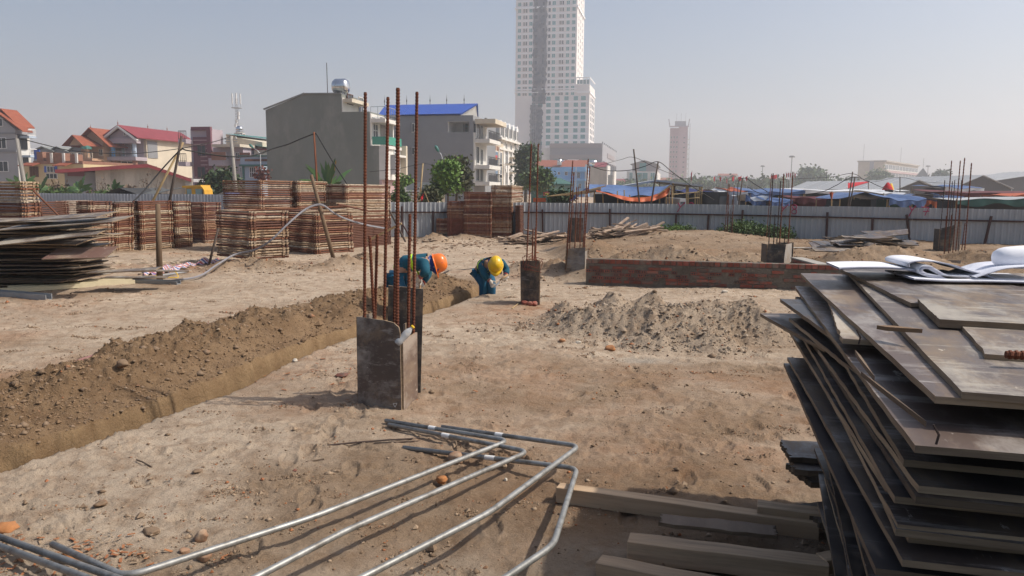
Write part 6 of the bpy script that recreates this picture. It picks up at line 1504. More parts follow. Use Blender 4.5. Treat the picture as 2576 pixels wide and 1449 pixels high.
# ------------------------------------------------------------------ scaffold frame stacks
tube_mat('tube_tan', [(.40, .30, .20), (.17, .07, .04), (.30, .17, .10), (.44, .36, .27), (.12, .055, .038), (.35, .24, .15), (.21, .09, .05), (.36, .28, .20), (.15, .06, .04)])  # cream, tan and rust-brown tubes, one tone per frame
tube_mat('tube_brown', [(.20, .085, .05), (.13, .055, .042), (.30, .17, .10), (.17, .06, .04), (.36, .27, .20), (.22, .11, .07)])
tube_mat('tube_grey', [(.18, .13, .10), (.24, .19, .15), (.13, .075, .055), (.30, .24, .19), (.16, .10, .08)])
def frame_mesh(name, A, B, m, r=.0245, plates=True):
    """one welded scaffold frame lying flat: A along local -x, B along local +y"""
    mb = MB()
    def tb(p, q, rr=r): mb.tube([p, q], rr, 6)
    o = .05
    tb((o, 0, 0), (-A - o, 0, 0)); tb((o, B, 0), (-A - o, B, 0))           # legs
    tb((0, -o, .004), (0, B + o, .004)); tb((-A, -o, .004), (-A, B + o, .004)); tb((-A * .55, 0, 0), (-A * .55, B, 0), r * .8)
    tb((-A * .3, 0, 0), (0, B * .3, 0), r * .7)
    if plates:
        for x, y in ((-.09, .0), (-A + .09, .0), (0, .09), (0, B - .09)): mb.box((x - .035, y - .026, -.026), (x + .035, y + .026, .026))
    return mb.mesh(name, m)
STACK_N = 0
def stack(label, group, uL, uC, uR, vb, vt, th, m, pitch, z0=0.0, Y=None, jit=.008, real=True, lean=0.0, split=0.0):
    """a pile of frames: near corner at column uC; left face runs to uL, right face to uR"""
    global STACK_N; STACK_N += 1
    if Y is None: c = gp(uC, vb); c.z = hz(c.x, c.y)
    else: c = gx(uC, Y, z0); c.z = z0
    th = R(th); dl = V((-math.cos(th), math.sin(th), 0)); dr = V((math.sin(th), math.cos(th), 0))
    A = run_to(c, dl, uL); B = run_to(c, dr, uR); h = zat(uC, vt, c) - c.z
    n = max(2, int(round(h / pitch + .6))); me = frame_mesh('scaffold_frame', A, B, m); r = random.Random(STACK_N)
    big = MB(); dx = dy = 0
    for i in range(n):
        dx = dx * .6 + r.uniform(-jit, jit); dy = dy * .6 + r.uniform(-jit, jit)
        ox = lean * i * pitch; mw_ = Matrix.Translation(c + V((dx + ox, dy, (i + .5) * pitch))) @ Matrix.Rotation(-th + r.uniform(-jit, jit) * .8, 4, 'Z') @ Matrix.Rotation(r.uniform(-1, 1) * jit * .35, 4, 'X') @ Matrix.Rotation(r.uniform(-1, 1) * jit * .35, 4, 'Y')
        if real and i >= split * n: tag(link('scaffold', me, None, mw=mw_), label, 'scaffold frame', group)
        else: big.add([mw_ @ v.co for v in me.vertices], [tuple(p.vertices) for p in me.polygons])
    if big.v: tag(big.build('scaffold_heap', m), label if not real else 'lower part, ' + ' '.join(label.split()[-9:]), 'scaffold frames', kind='stuff')
    return c, A, B, dl, dr, h
K = stack
g = lambda s: 'frames of the ' + s
# front row, left of the workers
K('rusty scaffold frame in the big front stack with orange tubes left of the worker', g('big front stack'), 553, 634, 722, 664, 533, 42, 'tube_tan', .061, jit=.012)
K('dark scaffold frame in the front stack beside the leaning wooden pole', g('front stack by the pole'), 722, 795, 884, 640, 537, 42, 'tube_tan', .061, jit=.012)
K('pale scaffold frame in the low front stack just left of the tall rebars', g('low front stack by the rebars'), 872, 897, 958, 619, 556, 24, 'tube_tan', .055, jit=.008)
# upper rear stacks
K('brown scaffold frame in the topmost rear stack of dark red pipes', g('topmost rear stack'), 571, 660, 742, 600, 457, 38, 'tube_brown', .062, Y=21.6, z0=.0, split=.45, jit=.008)
K('scaffold frame in the narrow rear stack behind the leaning pole', g('narrow rear stack'), 738, 752, 822, 600, 460, 20, 'tube_tan', .055, Y=22.4, z0=.0, split=.45, jit=.012)
K('scaffold frame in the wide rear stack behind the tall rebars', g('wide rear stack'), 828, 872, 980, 606, 466, 26, 'tube_tan', .05, Y=22.8, z0=.0, split=.4, jit=.008)
# back row at the left
K('scaffold frame in the pale stack at the left end of the back row', g('pale back-row stack'), 205, 234, 284, 640, 507, 30, 'tube_tan', .055, jit=.008)
K('scaffold frame in the narrow red stack second in the back row', g('red back-row stack'), 284, 292, 332, 634, 514, 20, 'tube_tan', .055, jit=.012, lean=.05)
K('scaffold frame in the wide back-row stack behind the timber post', g('wide back-row stack'), 345, 358, 434, 630, 509, 18, 'tube_tan', .055, jit=.012)
K('scaffold frame in the slim back-row stack right of the timber post', g('slim back-row stack'), 434, 445, 480, 624, 510, 20, 'tube_tan', .055, jit=.008)
K('dark scaffold frame in the last back-row stack beside the big front stack', g('last back-row stack'), 480, 516, 556, 613, 512, 34, 'tube_brown', .055, jit=.008)
K('greyish scaffold frames heaped behind the back row at the left', None, 150, 166, 236, 604, 508, 10, 'tube_grey', .055, Y=24.5, jit=.012, real=False)
K('scaffold frames heaped behind the middle of the back row', None, 290, 340, 420, 604, 510, 20, 'tube_grey', .055, Y=26.5, jit=.012, real=False)
K('pale scaffold frames lying between the left stack and the back row', None, 90, 104, 176, 604, 512, 10, 'tube_tan', .06, Y=22.5, jit=.012, real=False)
K('long orange scaffold frame in the tall stack cut by the left edge', g('left edge stack'), -120, 70, 106, 600, 460, 8, 'tube_tan', .062, Y=15.4, z0=.0, split=.5, jit=.012)
# stacks by the fence
K('scaffold frame in the low stack nearest the fence corner', g('low fence stack'), 1101, 1166, 1170, 600, 553, 2, 'tube_brown', .046, jit=.008)
K('scaffold frame in the rear fence stack behind the low one', g('rear fence stack'), 1128, 1168, 1176, 596, 508, 2, 'tube_brown', .05, Y=28.0, split=.55, jit=.012)
K('brown scaffold frame in the second tallest fence stack', g('second tallest fence stack'), 1170, 1233, 1240, 600, 486, 2, 'tube_brown', .052, jit=.008)
K('scaffold frame in the tallest fence stack with an orange lit side', g('tallest fence stack'), 1238, 1284, 1312, 600, 466, 5, 'tube_tan', .053, jit=.007)
K('scaffold frames of the small stack tucked right of the tallest fence stack', None, 1300, 1306, 1322, 597, 519, 8, 'tube_tan', .055, Y=28.4, jit=.012, real=False)

# loose tubes lying over the stacks
def loose(label, a, b, r=.021, m='tube_tan', cat='steel tube', name='scaffold_tube'):
    p, q = at(*a), at(*b); c = (p + q) / 2
    return tag(MB().tube([p - c, q - c], r, 7).build(name, m, None, loc=c), label, cat)
loose('long pale tube lying along the top of the big front stack', (600, 531, 17.6), (880, 519, 18.6)); loose('rusty tube crossing the top of the front stacks', (760, 533, 17.4), (955, 522, 18.8))
loose('reddish tube lying behind the leaning pole on the stack', (845, 512, 18.4), (940, 517, 18.8)); loose('orange tube end jutting over the pole-side stack', (850, 514, 17.6), (925, 530, 18.2)); loose('yellowish tube on top of the pole-side stack', (800, 529, 17.4), (925, 534, 18.0))
loose('pale tube leaning on the left edge stack', (84, 480, 15.2), (150, 545, 15.0), .018); loose('white tube lying across the back row top', (340, 509, 22), (430, 506, 23))

# ------------------------------------------------------------------ poles among the stacks
one_pole('timber_post', 'weathered timber post standing before the back row of scaffold stacks', 397, 513, 402, 703, 14.6, .062, 'pole_wood', 'post')
one_pole('rusty_pole', 'tall rusty pole that holds the thick black cable', 790, 332, 798, 470, PY, .045, 'pole_rust')
one_pole('leaning_pole', 'bark-covered pole leaning against the front scaffold stacks', 783, 440, 834, 632, 17.4, .05, 'pole_wood')
one_pole('bamboo_pole', 'thicker bamboo leg of the tripod that carries the cable', 457, 343, 424, 520, TY, .05, 'pole_dark'); one_pole('bamboo_pole', 'paler bamboo leg of the tripod that carries the cable', 461, 358, 382, 510, TY + .3, .045, 'bamboo')
one_pole('prop_stick', 'dark stick propped against the end of the big front stack', 549, 575, 524, 672, 16.6, .03, 'pole_dark', 'stick')
def stick(label, a, b, r, m, name='timber_stick', cat='stick', sq=False):
    p, q = at(*a), at(*b); c = (p + q) / 2; mb = MB()
    mb.bar(p - c, q - c, r * 2, r * 1.2) if sq else mb.tube([p - c, q - c], r, 6)
    return tag(mb.build(name, m, None, loc=c), label, cat)
stick('pale plank leaning up beside the tall rebars', (924, 606, 22.0), (1010, 562, 22.0), .05, 'bamboo', sq=True); stick('dark bent stick against the fence by the tall rebars', (980, 530, 24), (1020, 608, 23.6), .03, 'pole_dark'); stick('rusty brace leaning on the fence by the tall rebars', (1008, 556, 27.5), (1036, 605, 26.5), .03, 'rail_rust')

# bundle of grey cables draped over the front stacks
for i, lb_ in enumerate(('upper grey cable of the pair draped over the front stacks', 'lower grey cable of the pair draped over the front stacks')):
    d = i * 1.6
    o = cable(lb_, [(430, 706 + d, 14.2), (500, 694 + d, 14.8), (545, 666 + d, 15.8), (590, 640 + d, 16.6), (640, 628 + d, 16.6), (680, 605 + d, 16.4), (725, 562 + d, 16.6), (765, 528 + d, 17.0), (795, 515 + d, 17.2), (815, 517 + d, 17.3), (840, 535 + d, 17.6), (870, 550 + d, 18.2), (920, 565 + d, 19), (970, 574 + d, 20)], .016)
    o.data.materials.clear(); o.data.materials.append(MATS['podium_grey'])

# yellow excavator behind the left fence
def excavator():
    Y = 54; c = gx(490, Y, 0); t = thing('excavator', 'yellow excavator cab showing over the left fence', 'excavator', (c.x, c.y, 0)); k = Y / F_PX
    P('machine_yellow', (0.60, 0.34, 0.03), (0.50, 0.27, 0.03), scale=2, rough=.5, c3=(.25, .13, .03), s3=2, m3=(.62, .75))
    zt = zat(490, 467, c); zb = zat(490, 494, c)
    x = lambda u: gx(u, Y, 0).x - c.x
    MB().prism([(x(468), zb - 1), (x(519), zb - 1), (x(516), zt - .3), (x(509), zt), (x(470), zt)], 0, 1.5).build('cab', 'machine_yellow', t)
    MB().prism([(x(462), zt - .16), (x(510), zt - .08), (x(509), zt + .05), (x(463), zt - .02)], -.1, 1.6).build('cab_roof', 'machine_yellow', t)
    for u0, u1 in ((473, 484), (495, 510)): MB().prism([(x(u0), zb + .05), (x(u1 + 1), zb + .05), (x(u1), zt - .22), (x(u0 - 1), zt - .22)], -.03, -.005).build('cab_window', 'glass_pale', t)
    MB().prism([(x(511), zb - .3), (x(513.5), zb - .3), (x(513), zt - .25), (x(511), zt - .25)], -.06, -.01).build('exhaust', 'stall_dark', t)
    MB().box((x(455), -.3, .8), (x(545), 2.4, zb - .8)).build('body', 'machine_yellow', t)
    for y in (-.5, 2.0): MB().box((x(450), y, 0), (x(550), y + .6, .75)).build('track', 'stall_dark', t)
excavator()
# ------------------------------------------------------------------ plywood
def ply_mat(name, c1, c2, scuff, rough, m3=(.56, .72), c_edge=None):
    m = P(name, c1, c2, scale=2.0, rough=rough, spec=.5, stretch=(1, .35, 1), c3=scuff, s3=2.2, m3=m3, bump=.15, bscale=30, bdist=.004, rand=.25)
    nt = m.node_tree; N = nt.nodes; L = nt.links; b = N['Principled BSDF']; src = b.inputs['Base Color'].links[0].from_socket
    mp = next(n for n in N if n.bl_idname == 'ShaderNodeMapping')
    def layer(src, scale, stretch, lo, hi, colr, amt):
        mq = N.new('ShaderNodeMapping'); mq.inputs['Scale'].default_value = stretch; L.new(mp.outputs[0], mq.inputs['Vector'])
        n = N.new('ShaderNodeTexNoise'); n.inputs['Scale'].default_value = scale; n.inputs['Detail'].default_value = 9; n.inputs['Roughness'].default_value = .75; L.new(mq.outputs[0], n.inputs['Vector'])
        r = N.new('ShaderNodeMapRange'); r.inputs[1].default_value = lo; r.inputs[2].default_value = hi; r.inputs[4].default_value = amt; L.new(n.outputs['Fac'], r.inputs[0])
        x = N.new('ShaderNodeMix'); x.data_type = 'RGBA'; x.inputs[7].default_value = (*colr, 1); L.new(r.outputs[0], x.inputs[0]); L.new(src, x.inputs[6]); return x.outputs[2], r.outputs[0]
    src, d1 = layer(src, 3.2, (1, 1, 1), .48, .62, (.26, .19, .125), .6)            # dried mud
    src, d2 = layer(src, 14, (.12, 2.2, 1), .55, .63, scuff, .8)                     # scratches across the face
    src, d3 = layer(src, 11, (1, 1, 1), .63, .66, tuple(min(.6, c * 1.6) for c in scuff), .9)   # paint and cement drops
    L.new(src, b.inputs['Base Color'])
    ra = N.new('ShaderNodeMapRange'); ra.inputs[3].default_value = rough; ra.inputs[4].default_value = .85; L.new(d1, ra.inputs[0]); ra.inputs[2].default_value = .5; L.new(ra.outputs[0], b.inputs['Roughness'])
    return m
ply_mat('ply_film', (0.115, 0.080, 0.064), (0.060, 0.046, 0.041), (0.34, 0.31, 0.28), .46, (.50, .64))
ply_mat('ply_film_dark', (0.030, 0.027, 0.028), (0.045, 0.036, 0.034), (0.15, 0.14, 0.135), .38, (.62, .8))
ply_mat('ply_worn', (0.135, 0.105, 0.09), (0.085, 0.068, 0.060), (0.36, 0.32, 0.26), .5, (.48, .60))
ply_mat('ply_red', (0.20, 0.115, 0.09), (0.16, 0.09, 0.072), (0.30, 0.24, 0.20), .55)
P('ply_edge', (0.31, 0.23, 0.15), (0.17, 0.12, 0.08), scale=14, stretch=(.2, .2, 3), rough=.9, rand=.35)
P('ply_edge_dark', (0.16, 0.115, 0.075), (0.10, 0.07, 0.05), scale=14, stretch=(.2, .2, 3), rough=.9, rand=.35)
def sheet_mesh(name, w, l, t, warp, seed, top, edge, rag=.012, nx=8, ny=26, broken=None):
    """plywood sheet, corner at origin, w along +x, l along +y; slightly warped, ragged rim"""
    r = random.Random(seed); a1, a2, ph = r.uniform(-1, 1) * warp, r.uniform(-1, 1) * warp, r.uniform(0, 6)
    mb = MB()
    def P_(i, j, top_):
        x = w * i / nx; y = l * j / ny
        z = a1 * (2 * x / w - 1) * (2 * y / l - 1) + a2 * ((2 * y / l - 1) ** 2 - .5) + warp * .25 * math.sin(ph + 5 * y / l)
        return x, y, z + (t if top_ else 0)
    jx = {}
    for j in range(ny + 1):
        for i in range(nx + 1):
            x, y, z = P_(i, j, False); q = r.uniform(-rag, rag)
            if i in (0, nx): x += q
            if j in (0, ny): y += q
            if broken and broken(i / nx, j / ny): x, y = broken(i / nx, j / ny, w, l) if False else (x, y)
            jx[i, j] = (x, y, z)
    for k in (0, 1):
        for j in range(ny + 1):
            for i in range(nx + 1): x, y, z = jx[i, j]; mb.v.append((x, y, z + k * t))
    n = (nx + 1) * (ny + 1); I = lambda i, j, k: k * n + j * (nx + 1) + i
    for j in range(ny):
        for i in range(nx):
            mb.f += [(I(i, j, 1), I(i + 1, j, 1), I(i + 1, j + 1, 1), I(i, j + 1, 1)), (I(i, j + 1, 0), I(i + 1, j + 1, 0), I(i + 1, j, 0), I(i, j, 0))]; mb.m += [0, 0]
    for i in range(nx): mb.f += [(I(i, 0, 0), I(i + 1, 0, 0), I(i + 1, 0, 1), I(i, 0, 1)), (I(i + 1, ny, 0), I(i, ny, 0), I(i, ny, 1), I(i + 1, ny, 1))]; mb.m += [1, 1]
    for j in range(ny): mb.f += [(I(0, j + 1, 0), I(0, j, 0), I(0, j, 1), I(0, j + 1, 1)), (I(nx, j, 0), I(nx, j + 1, 0), I(nx, j + 1, 1), I(nx, j, 1))]; mb.m += [1, 1]
    return mb.mesh(name, [top, edge])

def sheet_px(label, z, near, far, w, top, edge, t=.016, warp=.002, seed=0, group=None, rag=.0015, tilt=0.0, zf=None):
    """sheet whose left edge runs from pixel near to pixel far at height z (zf at the far end)"""
    zf = z if zf is None else zf
    a = gz(*near, z); b = gz(*far, zf); d = b - a; L = d.length
    yax = d.normalized(); xax = V((yax.y, -yax.x, 0)).normalized(); zax = xax.cross(yax)
    mw_ = Matrix(((xax.x, yax.x, zax.x, a.x), (xax.y, yax.y, zax.y, a.y), (xax.z, yax.z, zax.z, a.z - t), (0, 0, 0, 1)))
    o = link('plywood_sheet', sheet_mesh('plywood_sheet', w, L, t, warp, seed, top, edge, rag), mw=mw_)
    return tag(o, label, 'plywood sheet', group)

# the big stack at the right: named upper sheets, then the rest of the pile below them
ZT = 1.33
sheet_px('broad worn top sheet of the right plywood stack', ZT, (2421, 983), (2120, 672), 1.3, 'ply_worn', 'ply_edge', seed=1, warp=.003)
sheet_px('long dark sheet under the top one on the right stack', ZT - .022, (2354, 1003), (2014, 686), 1.25, 'ply_film', 'ply_edge', seed=2, warp=.004)
sheet_px('third sheet of the right stack with white paint spots', ZT - .085, (2302, 1118), (2000, 722), 1.3, 'ply_film', 'ply_edge', seed=3, warp=.006)
sheet_px('small dark sheet poking out at the left of the right stack', ZT - .10, (2105, 852), (1962, 752), .55, 'ply_film_dark', 'ply_edge', seed=4)
sheet_px('short sheet with frayed end lying on the left side of the right stack', ZT - .04, (2118, 852), (2082, 750), .28, 'ply_worn', 'ply_edge', seed=5, rag=.003)
sheet_px('dark sheet jutting far left out of the right stack', ZT - .19, (2075, 878), (1912, 788), .8, 'ply_film', 'ply_edge', seed=6)
sheet_px('thin splintered strip on the right stack below the top sheets', ZT - .16, (2215, 985), (1985, 800), .5, 'ply_film_dark', 'ply_edge', seed=7, rag=.002)
# loose pieces on top
sheet_px('small square offcut lying on top of the right stack', ZT + .03, (2364, 803), (2308, 752), .34, 'ply_worn', 'ply_edge', t=.026, warp=.001, seed=8)
sheet_px('broken worn board across the back of the right stack top', ZT + .018, (2290, 762), (2110, 674), .62, 'ply_film', 'ply_edge', seed=9, warp=.002, rag=.004)
sheet_px('pale cracked sheet at the right back of the stack top', ZT + .012, (2480, 890), (2300, 690), 1.2, 'ply_worn', 'ply_edge', seed=10, warp=.002, rag=.005)
r_ = random.Random(21)
z = ZT - .115; i = 0
FARU = [(0.0, 2105), (.2, 2060), (.4, 2062), (.6, 2046), (.8, 2010), (.95, 1975), (1.1, 1990), (1.25, 2010)]
while z > .03:
    uf = interp(FARU, z) + r_.uniform(-14, 38); yf = 3.95 + r_.uniform(-.28, .2)
    un = 2215 + 80 * max(0, (z - .95) / .3) + r_.uniform(-45, 70); yn = 1.66 + r_.uniform(-.1, .14) + (0.25 if z < .9 else 0)
    if i % 5 == 3: yf -= r_.uniform(.3, .7); uf += 60
    far = gx(uf, yf, z + r_.uniform(-.012, .012)); near = gx(un, yn, z + r_.uniform(-.012, .012)); yax = (far - near); L = yax.length; yax.normalize()
    xax = V((yax.y, -yax.x, 0)).normalized(); zax = xax.cross(yax); t = .016
    mw_ = Matrix(((xax.x, yax.x, zax.x, near.x), (xax.y, yax.y, zax.y, near.y), (xax.z, yax.z, zax.z, near.z - t), (0, 0, 0, 1)))
    o = link('plywood_sheet', sheet_mesh('plywood_sheet', 1.22, L, t, .0035, 100 + i, r_.choice(('ply_film_dark', 'ply_film_dark', 'ply_film')), r_.choice(('ply_edge', 'ply_edge', 'ply_edge_dark')), r_.choice((.001, .0015, .002))), mw=mw_)
    tag(o, 'dark plywood sheet in the upper half of the right-hand stack' if z > .66 else 'dark plywood sheet in the lower half of the right-hand stack', 'plywood sheet', 'upper sheets of the right-hand stack' if z > .66 else 'lower sheets of the right-hand stack')
    z -= r_.uniform(.020, .036); i += 1
for k_, (u, v, zz, w_) in enumerate(((1990, 1150, .36, .5), (2000, 1180, .33, .5), (2040, 1215, .28, .55), (2090, 1330, .12, .6))):
    p = gz(u, v, zz); o = tag(link('offcut_board', sheet_mesh('offcut_board', w_, .3, .03, .004, 300 + k_, 'ply_film_dark', 'ply_edge_dark'), mw=Matrix.Translation(p - V((0, 0, .03))) @ Matrix.Rotation(R((-8, -14, 4, 12)[k_]), 4, 'Z')), ('topmost short board poking out low on the left of the right stack', 'second short board poking out below the topmost one', 'grey board end low on the right stack', 'board end by the timbers at the foot of the right stack')[k_], 'board')

# splinters, nails and a rebar end on the stack
P('splinter', (0.23, 0.15, 0.09), (0.17, 0.105, 0.06), scale=9, stretch=(1, .2, 1))
def splinter(label, a, b, z, w, m='splinter', name='wood_splinter'):
    p, q = gz(*a, z), gz(*b, z + .01); c = (p + q) / 2; mb = MB()
    d = (q - p); n = V((-d.y, d.x, 0)).normalized()
    pts = [p, p.lerp(q, .25) + n * w, p.lerp(q, .6) + n * w * .7, q, p.lerp(q, .6) - n * w * .6, p.lerp(q, .3) - n * w * .8]
    mb.v = [tuple(x - c) for x in pts] + [tuple(x - c + V((0, 0, .012))) for x in pts]; k = 6
    mb.f = [tuple(range(k))[::-1], tuple(range(k, 2 * k))] + [(i, (i + 1) % k, (i + 1) % k + k, i + k) for i in range(k)]; mb.m = [0] * 8
    return tag(mb.build(name, m, None, loc=c), label, 'splinter')
splinter('brown pointed splinter lying across the stack top', (2205, 828), (2320, 838), ZT + .012, .022); splinter('frayed strip of veneer hanging at the left of the stack', (2150, 890), (2200, 960), ZT - .03, .004, 'ply_edge_dark'); splinter('long frayed edge strip on the third sheet', (2165, 945), (2330, 1075), ZT - .06, .003, 'ply_edge_dark')
def rebar_geo(mb, p, q, r, pitch=None, n=8):
    """ribbed reinforcing bar"""
    p = V(p); q = V(q); L = (q - p).length; pitch = pitch or r * 1.3
    k = max(2, int(L / pitch)); pts = []; rs = []
    for i in range(k):
        f0 = i / k; pts += [p.lerp(q, f0), p.lerp(q, f0 + .35 / k), p.lerp(q, f0 + .5 / k), p.lerp(q, f0 + .85 / k)]; rs += [r * .9, r * .9, r * 1.12, r * 1.12]
    pts.append(q); rs.append(r * .9); mb.tube(pts, rs, n)
P('rebar_rust', (0.17, 0.056, 0.027), (0.11, 0.035, 0.019), scale=7, rough=.85, bump=.3, bscale=60, bdist=.003, c3=(.09, .032, .02), s3=4, m3=(.5, .7))
P('rebar_dark', (0.075, 0.05, 0.042), (0.05, 0.035, 0.03), scale=7, rough=.8)
mb = MB(); rebar_geo(mb, gz(2530, 892, ZT + .03), gz(2720, 900, ZT + .03), .0105); tag(mb.build('rebar_piece', 'rebar_rust'), 'rusty ribbed bar end lying on the stack at the right edge', 'rebar')
for k_, (u, v) in enumerate(((2250, 703), (2160, 866), (2400, 705), (2355, 1118))):
    p = gz(u, v, ZT if k_ != 3 else ZT - .08); mb = MB().tube([p, p + V((.004, 0, .02)), p + V((-.006, .004, .04))], .0025, 5); tag(mb.build('bent_nail', 'rebar_dark'), ('bent nail standing at the back of the stack top', 'nail on the short frayed sheet', 'nail near the paper roll', 'nail on the paint-spotted sheet')[k_], 'nail')

# ------------------------------------------------------------------ drawings on the stack
P('paper', (0.80, 0.81, 0.86), (0.77, 0.78, 0.83), scale=2, rough=.8, spec=.2)
P('paper_edge', (0.16, 0.17, 0.24), (0.60, 0.61, 0.68), scale=60, stretch=(.1, .1, 6), rough=.9)
P('paper_print', (0.66, 0.68, 0.76), (0.50, 0.53, 0.64), scale=16, rough=.85, lo=.55, hi=.7)
def smooth_curve(pts, n=10):
    P_ = [V(p) for p in pts]; out = []
    for i in range(len(P_) - 1):
        p0 = P_[max(i - 1, 0)]; p1 = P_[i]; p2 = P_[i + 1]; p3 = P_[min(i + 2, len(P_) - 1)]
        for j in range(n):
            t_ = j / n; out.append(.5 * ((2 * p1) + (p2 - p0) * t_ + (2 * p0 - 5 * p1 + 4 * p2 - p3) * t_ ** 2 + (3 * p1 - p0 - 3 * p2 + p3) * t_ ** 3))
    return out + [P_[-1]]
def page(name, prof, Y0, Y1, m, parent, th=.006, shift=(0, 0, 0)):
    """a sheaf with the given outline (pixels at distance Y0), running back to Y1"""
    c = smooth_curve([at(u, v, Y0) for u, v in prof], 10); n = len(c); mb = MB(); back = V((.10, Y1 - Y0, -.01))
    nr = []
    for i in range(n):
        d = c[min(i + 1, n - 1)] - c[max(i - 1, 0)]; nr.append(V((-d.z, 0, d.x)).normalized())
    for k in range(2):
        for f in (0, .5, 1):
            for i in range(n): mb.v.append(tuple(c[i] + nr[i] * (-th * k) + back * f + V(shift)))
    I = lambda k, f, i: (k * 3 + f) * n + i
    for i in range(n - 1):
        for f in range(2):
            mb.f += [(I(0, f, i), I(0, f, i + 1), I(0, f + 1, i + 1), I(0, f + 1, i)), (I(1, f + 1, i), I(1, f + 1, i + 1), I(1, f, i + 1), I(1, f, i))]; mb.m += [0, 0]
        for f in (0, 2): mb.f.append((I(1, f, i), I(1, f, i + 1), I(0, f, i + 1), I(0, f, i))); mb.m.append(1)
    for i in (0, n - 1):
        for f in range(2): mb.f.append((I(0, f, i), I(1, f, i), I(1, f + 1, i), I(0, f + 1, i))); mb.m.append(1)
    return mb.build(name, [m, 'paper_edge'], parent, True)
t = thing('drawing_set', 'white set of building drawings curled open on the plywood stack', 'papers', gz(2300, 700, ZT))
_o = t.location.copy(); t.location = (0, 0, 0)
page('top_pages', [(2112, 673), (2180, 671), (2250, 672), (2300, 678), (2335, 688), (2360, 694), (2400, 698), (2440, 696)], 3.55, 3.95, 'paper', t, .010)
page('curled_pages', [(2440, 703), (2400, 703), (2352, 700), (2322, 692), (2312, 680), (2322, 669), (2340, 668), (2358, 678), (2385, 692), (2430, 697), (2480, 703), (2530, 706)], 3.5, 3.9, 'paper', t, .016)
page('upper_fold', [(2286, 672), (2286, 662), (2305, 656), (2345, 656), (2400, 666), (2440, 680), (2480, 690), (2510, 702)], 3.52, 3.95, 'paper', t, .006)
_a = [at(u, 648 - (u - 2497) * .012, 3.62) for u in (2497, 2499, 2504, 2514, 2530, 2560, 2620, 2720)]
MB().tube(_a, [.004, .018, .032, .043, .050, .054, .057, .058], 24).build('right_roll', 'paper', t, True)
page('printed_page', [(2455, 697), (2490, 686), (2530, 675), (2590, 670), (2680, 668)], 3.46, 3.85, 'paper_print', t, .004)
page('lower_pages', [(2300, 700), (2380, 705), (2470, 706), (2560, 708), (2650, 710)], 3.42, 3.9, 'paper', t, .008)

# ------------------------------------------------------------------ sheet stack at the left, steel and oddments before it
r_ = random.Random(33)
def left_stack():
    c = gz(228, 716); z = 0.03; i = 0
    base = gx(196, 13.2, 0)
    while z < 1.16:
        f = z / 1.16
        pale = f > .62
        top = r_.choice(('ply_worn', 'ply_worn', 'ply_film')) if pale else r_.choice(('ply_film', 'ply_red', 'ply_worn'))
        ex = (.14 if pale else 0) + r_.uniform(-.28, .12) - .25 * max(0, f - .7)
        mw_ = Matrix.Translation((base.x + ex - 2.44, base.y + r_.uniform(-.22, .12), z)) @ Matrix.Rotation(R(r_.uniform(-5, 7)), 4, 'Z') @ Matrix.Rotation(R(r_.uniform(-2.2, 1.2)), 4, 'Y') @ Matrix.Rotation(R(r_.uniform(-1.5, 1.2)), 4, 'X')
        o = link('plywood_sheet', sheet_mesh('plywood_sheet', 2.44, 1.22, .016, .03 if pale else .015, 500 + i, top, 'ply_edge' if pale or i % 3 == 0 else 'ply_edge_dark', .01), mw=mw_)
        tag(o, 'plywood sheet in the untidy left stack', 'plywood sheet', 'sheets of the left-hand stack'); i += 1
        z += r_.uniform(.022, .05)
    # a few that stand out
    def one(label, u, v, Y, w, l, rz, tx, ty, top, seed):
        p = at(u, v, Y); mw_ = Matrix.Translation(p) @ Matrix.Rotation(R(rz), 4, 'Z') @ Matrix.Rotation(R(ty), 4, 'Y') @ Matrix.Rotation(R(tx), 4, 'X')
        tag(link('plywood_sheet', sheet_mesh('plywood_sheet', w, l, .016, .01, seed, top, 'ply_edge', .006), mw=mw_), label, 'plywood sheet')
    one('reddish sheet sliding off the front of the left stack', 105, 655, 11.9, .95, .55, 6, 14, -2, 'ply_red', 701)
    one('pale long sheet on top of the left stack', -30, 585, 12.2, 1.9, .9, 6, 4, -5, 'ply_worn', 702)
    one('whitish sheet slanting across the upper left stack', -20, 618, 12.0, 1.6, .6, 4, 8, -6, 'ply_worn', 703)
    one('topmost warped sheet of the left stack', 20, 560, 12.6, 1.5, .7, -3, 5, -4, 'ply_worn', 704)
    one('low sheet sticking out towards the tarp from the left stack', 215, 690, 12.6, 1.1, .35, 8, 2, -3, 'ply_worn', 705)
    one('flat board lying on the ground right of the left stack', 255, 702, 12.9, 1.0, .3, 14, 0, 1, 'ply_worn', 706)
    one('second flat board on the ground near the striped tarp', 330, 684, 14.0, 1.0, .25, 10, 0, 1, 'ply_worn', 707)
left_stack()
P('steel_cream', (0.62, 0.55, 0.38), (0.54, 0.47, 0.32), scale=4, rough=.55)
P('steel_grey', (0.33, 0.34, 0.35), (0.26, 0.265, 0.27), scale=3, rough=.5, metal=.3)
def profile_bar(name, label, a, b, w, h, m, cat):
    p, q = gp(*a), gp(*b); d = (q - p).normalized(); n = V((d.y, -d.x, 0)); c = p.copy(); mb = MB(); up = V((0, 0, 1)); t = .012
    mb.bar(p - c + n * (w / 2) + up * .01, q - c + n * (w / 2) + up * .01, w, t); mb.bar(p - c + n * w + up * (h / 2), q - c + n * w + up * (h / 2), t, h); mb.bar(p - c + up * (h / 2 + .012), q - c + up * (h / 2 + .012), t, h)
    return tag(mb.build(name, m, None, loc=c), label, cat)
profile_bar('steel_channel', 'long cream-painted steel channel lying before the left sheet stack', (-60, 742), (334, 712), .12, .07, 'steel_cream', 'steel beam')
profile_bar('steel_channel', 'grey steel channel just beyond the end of the cream one', (335, 710), (455, 715), .10, .06, 'steel_grey', 'steel beam')
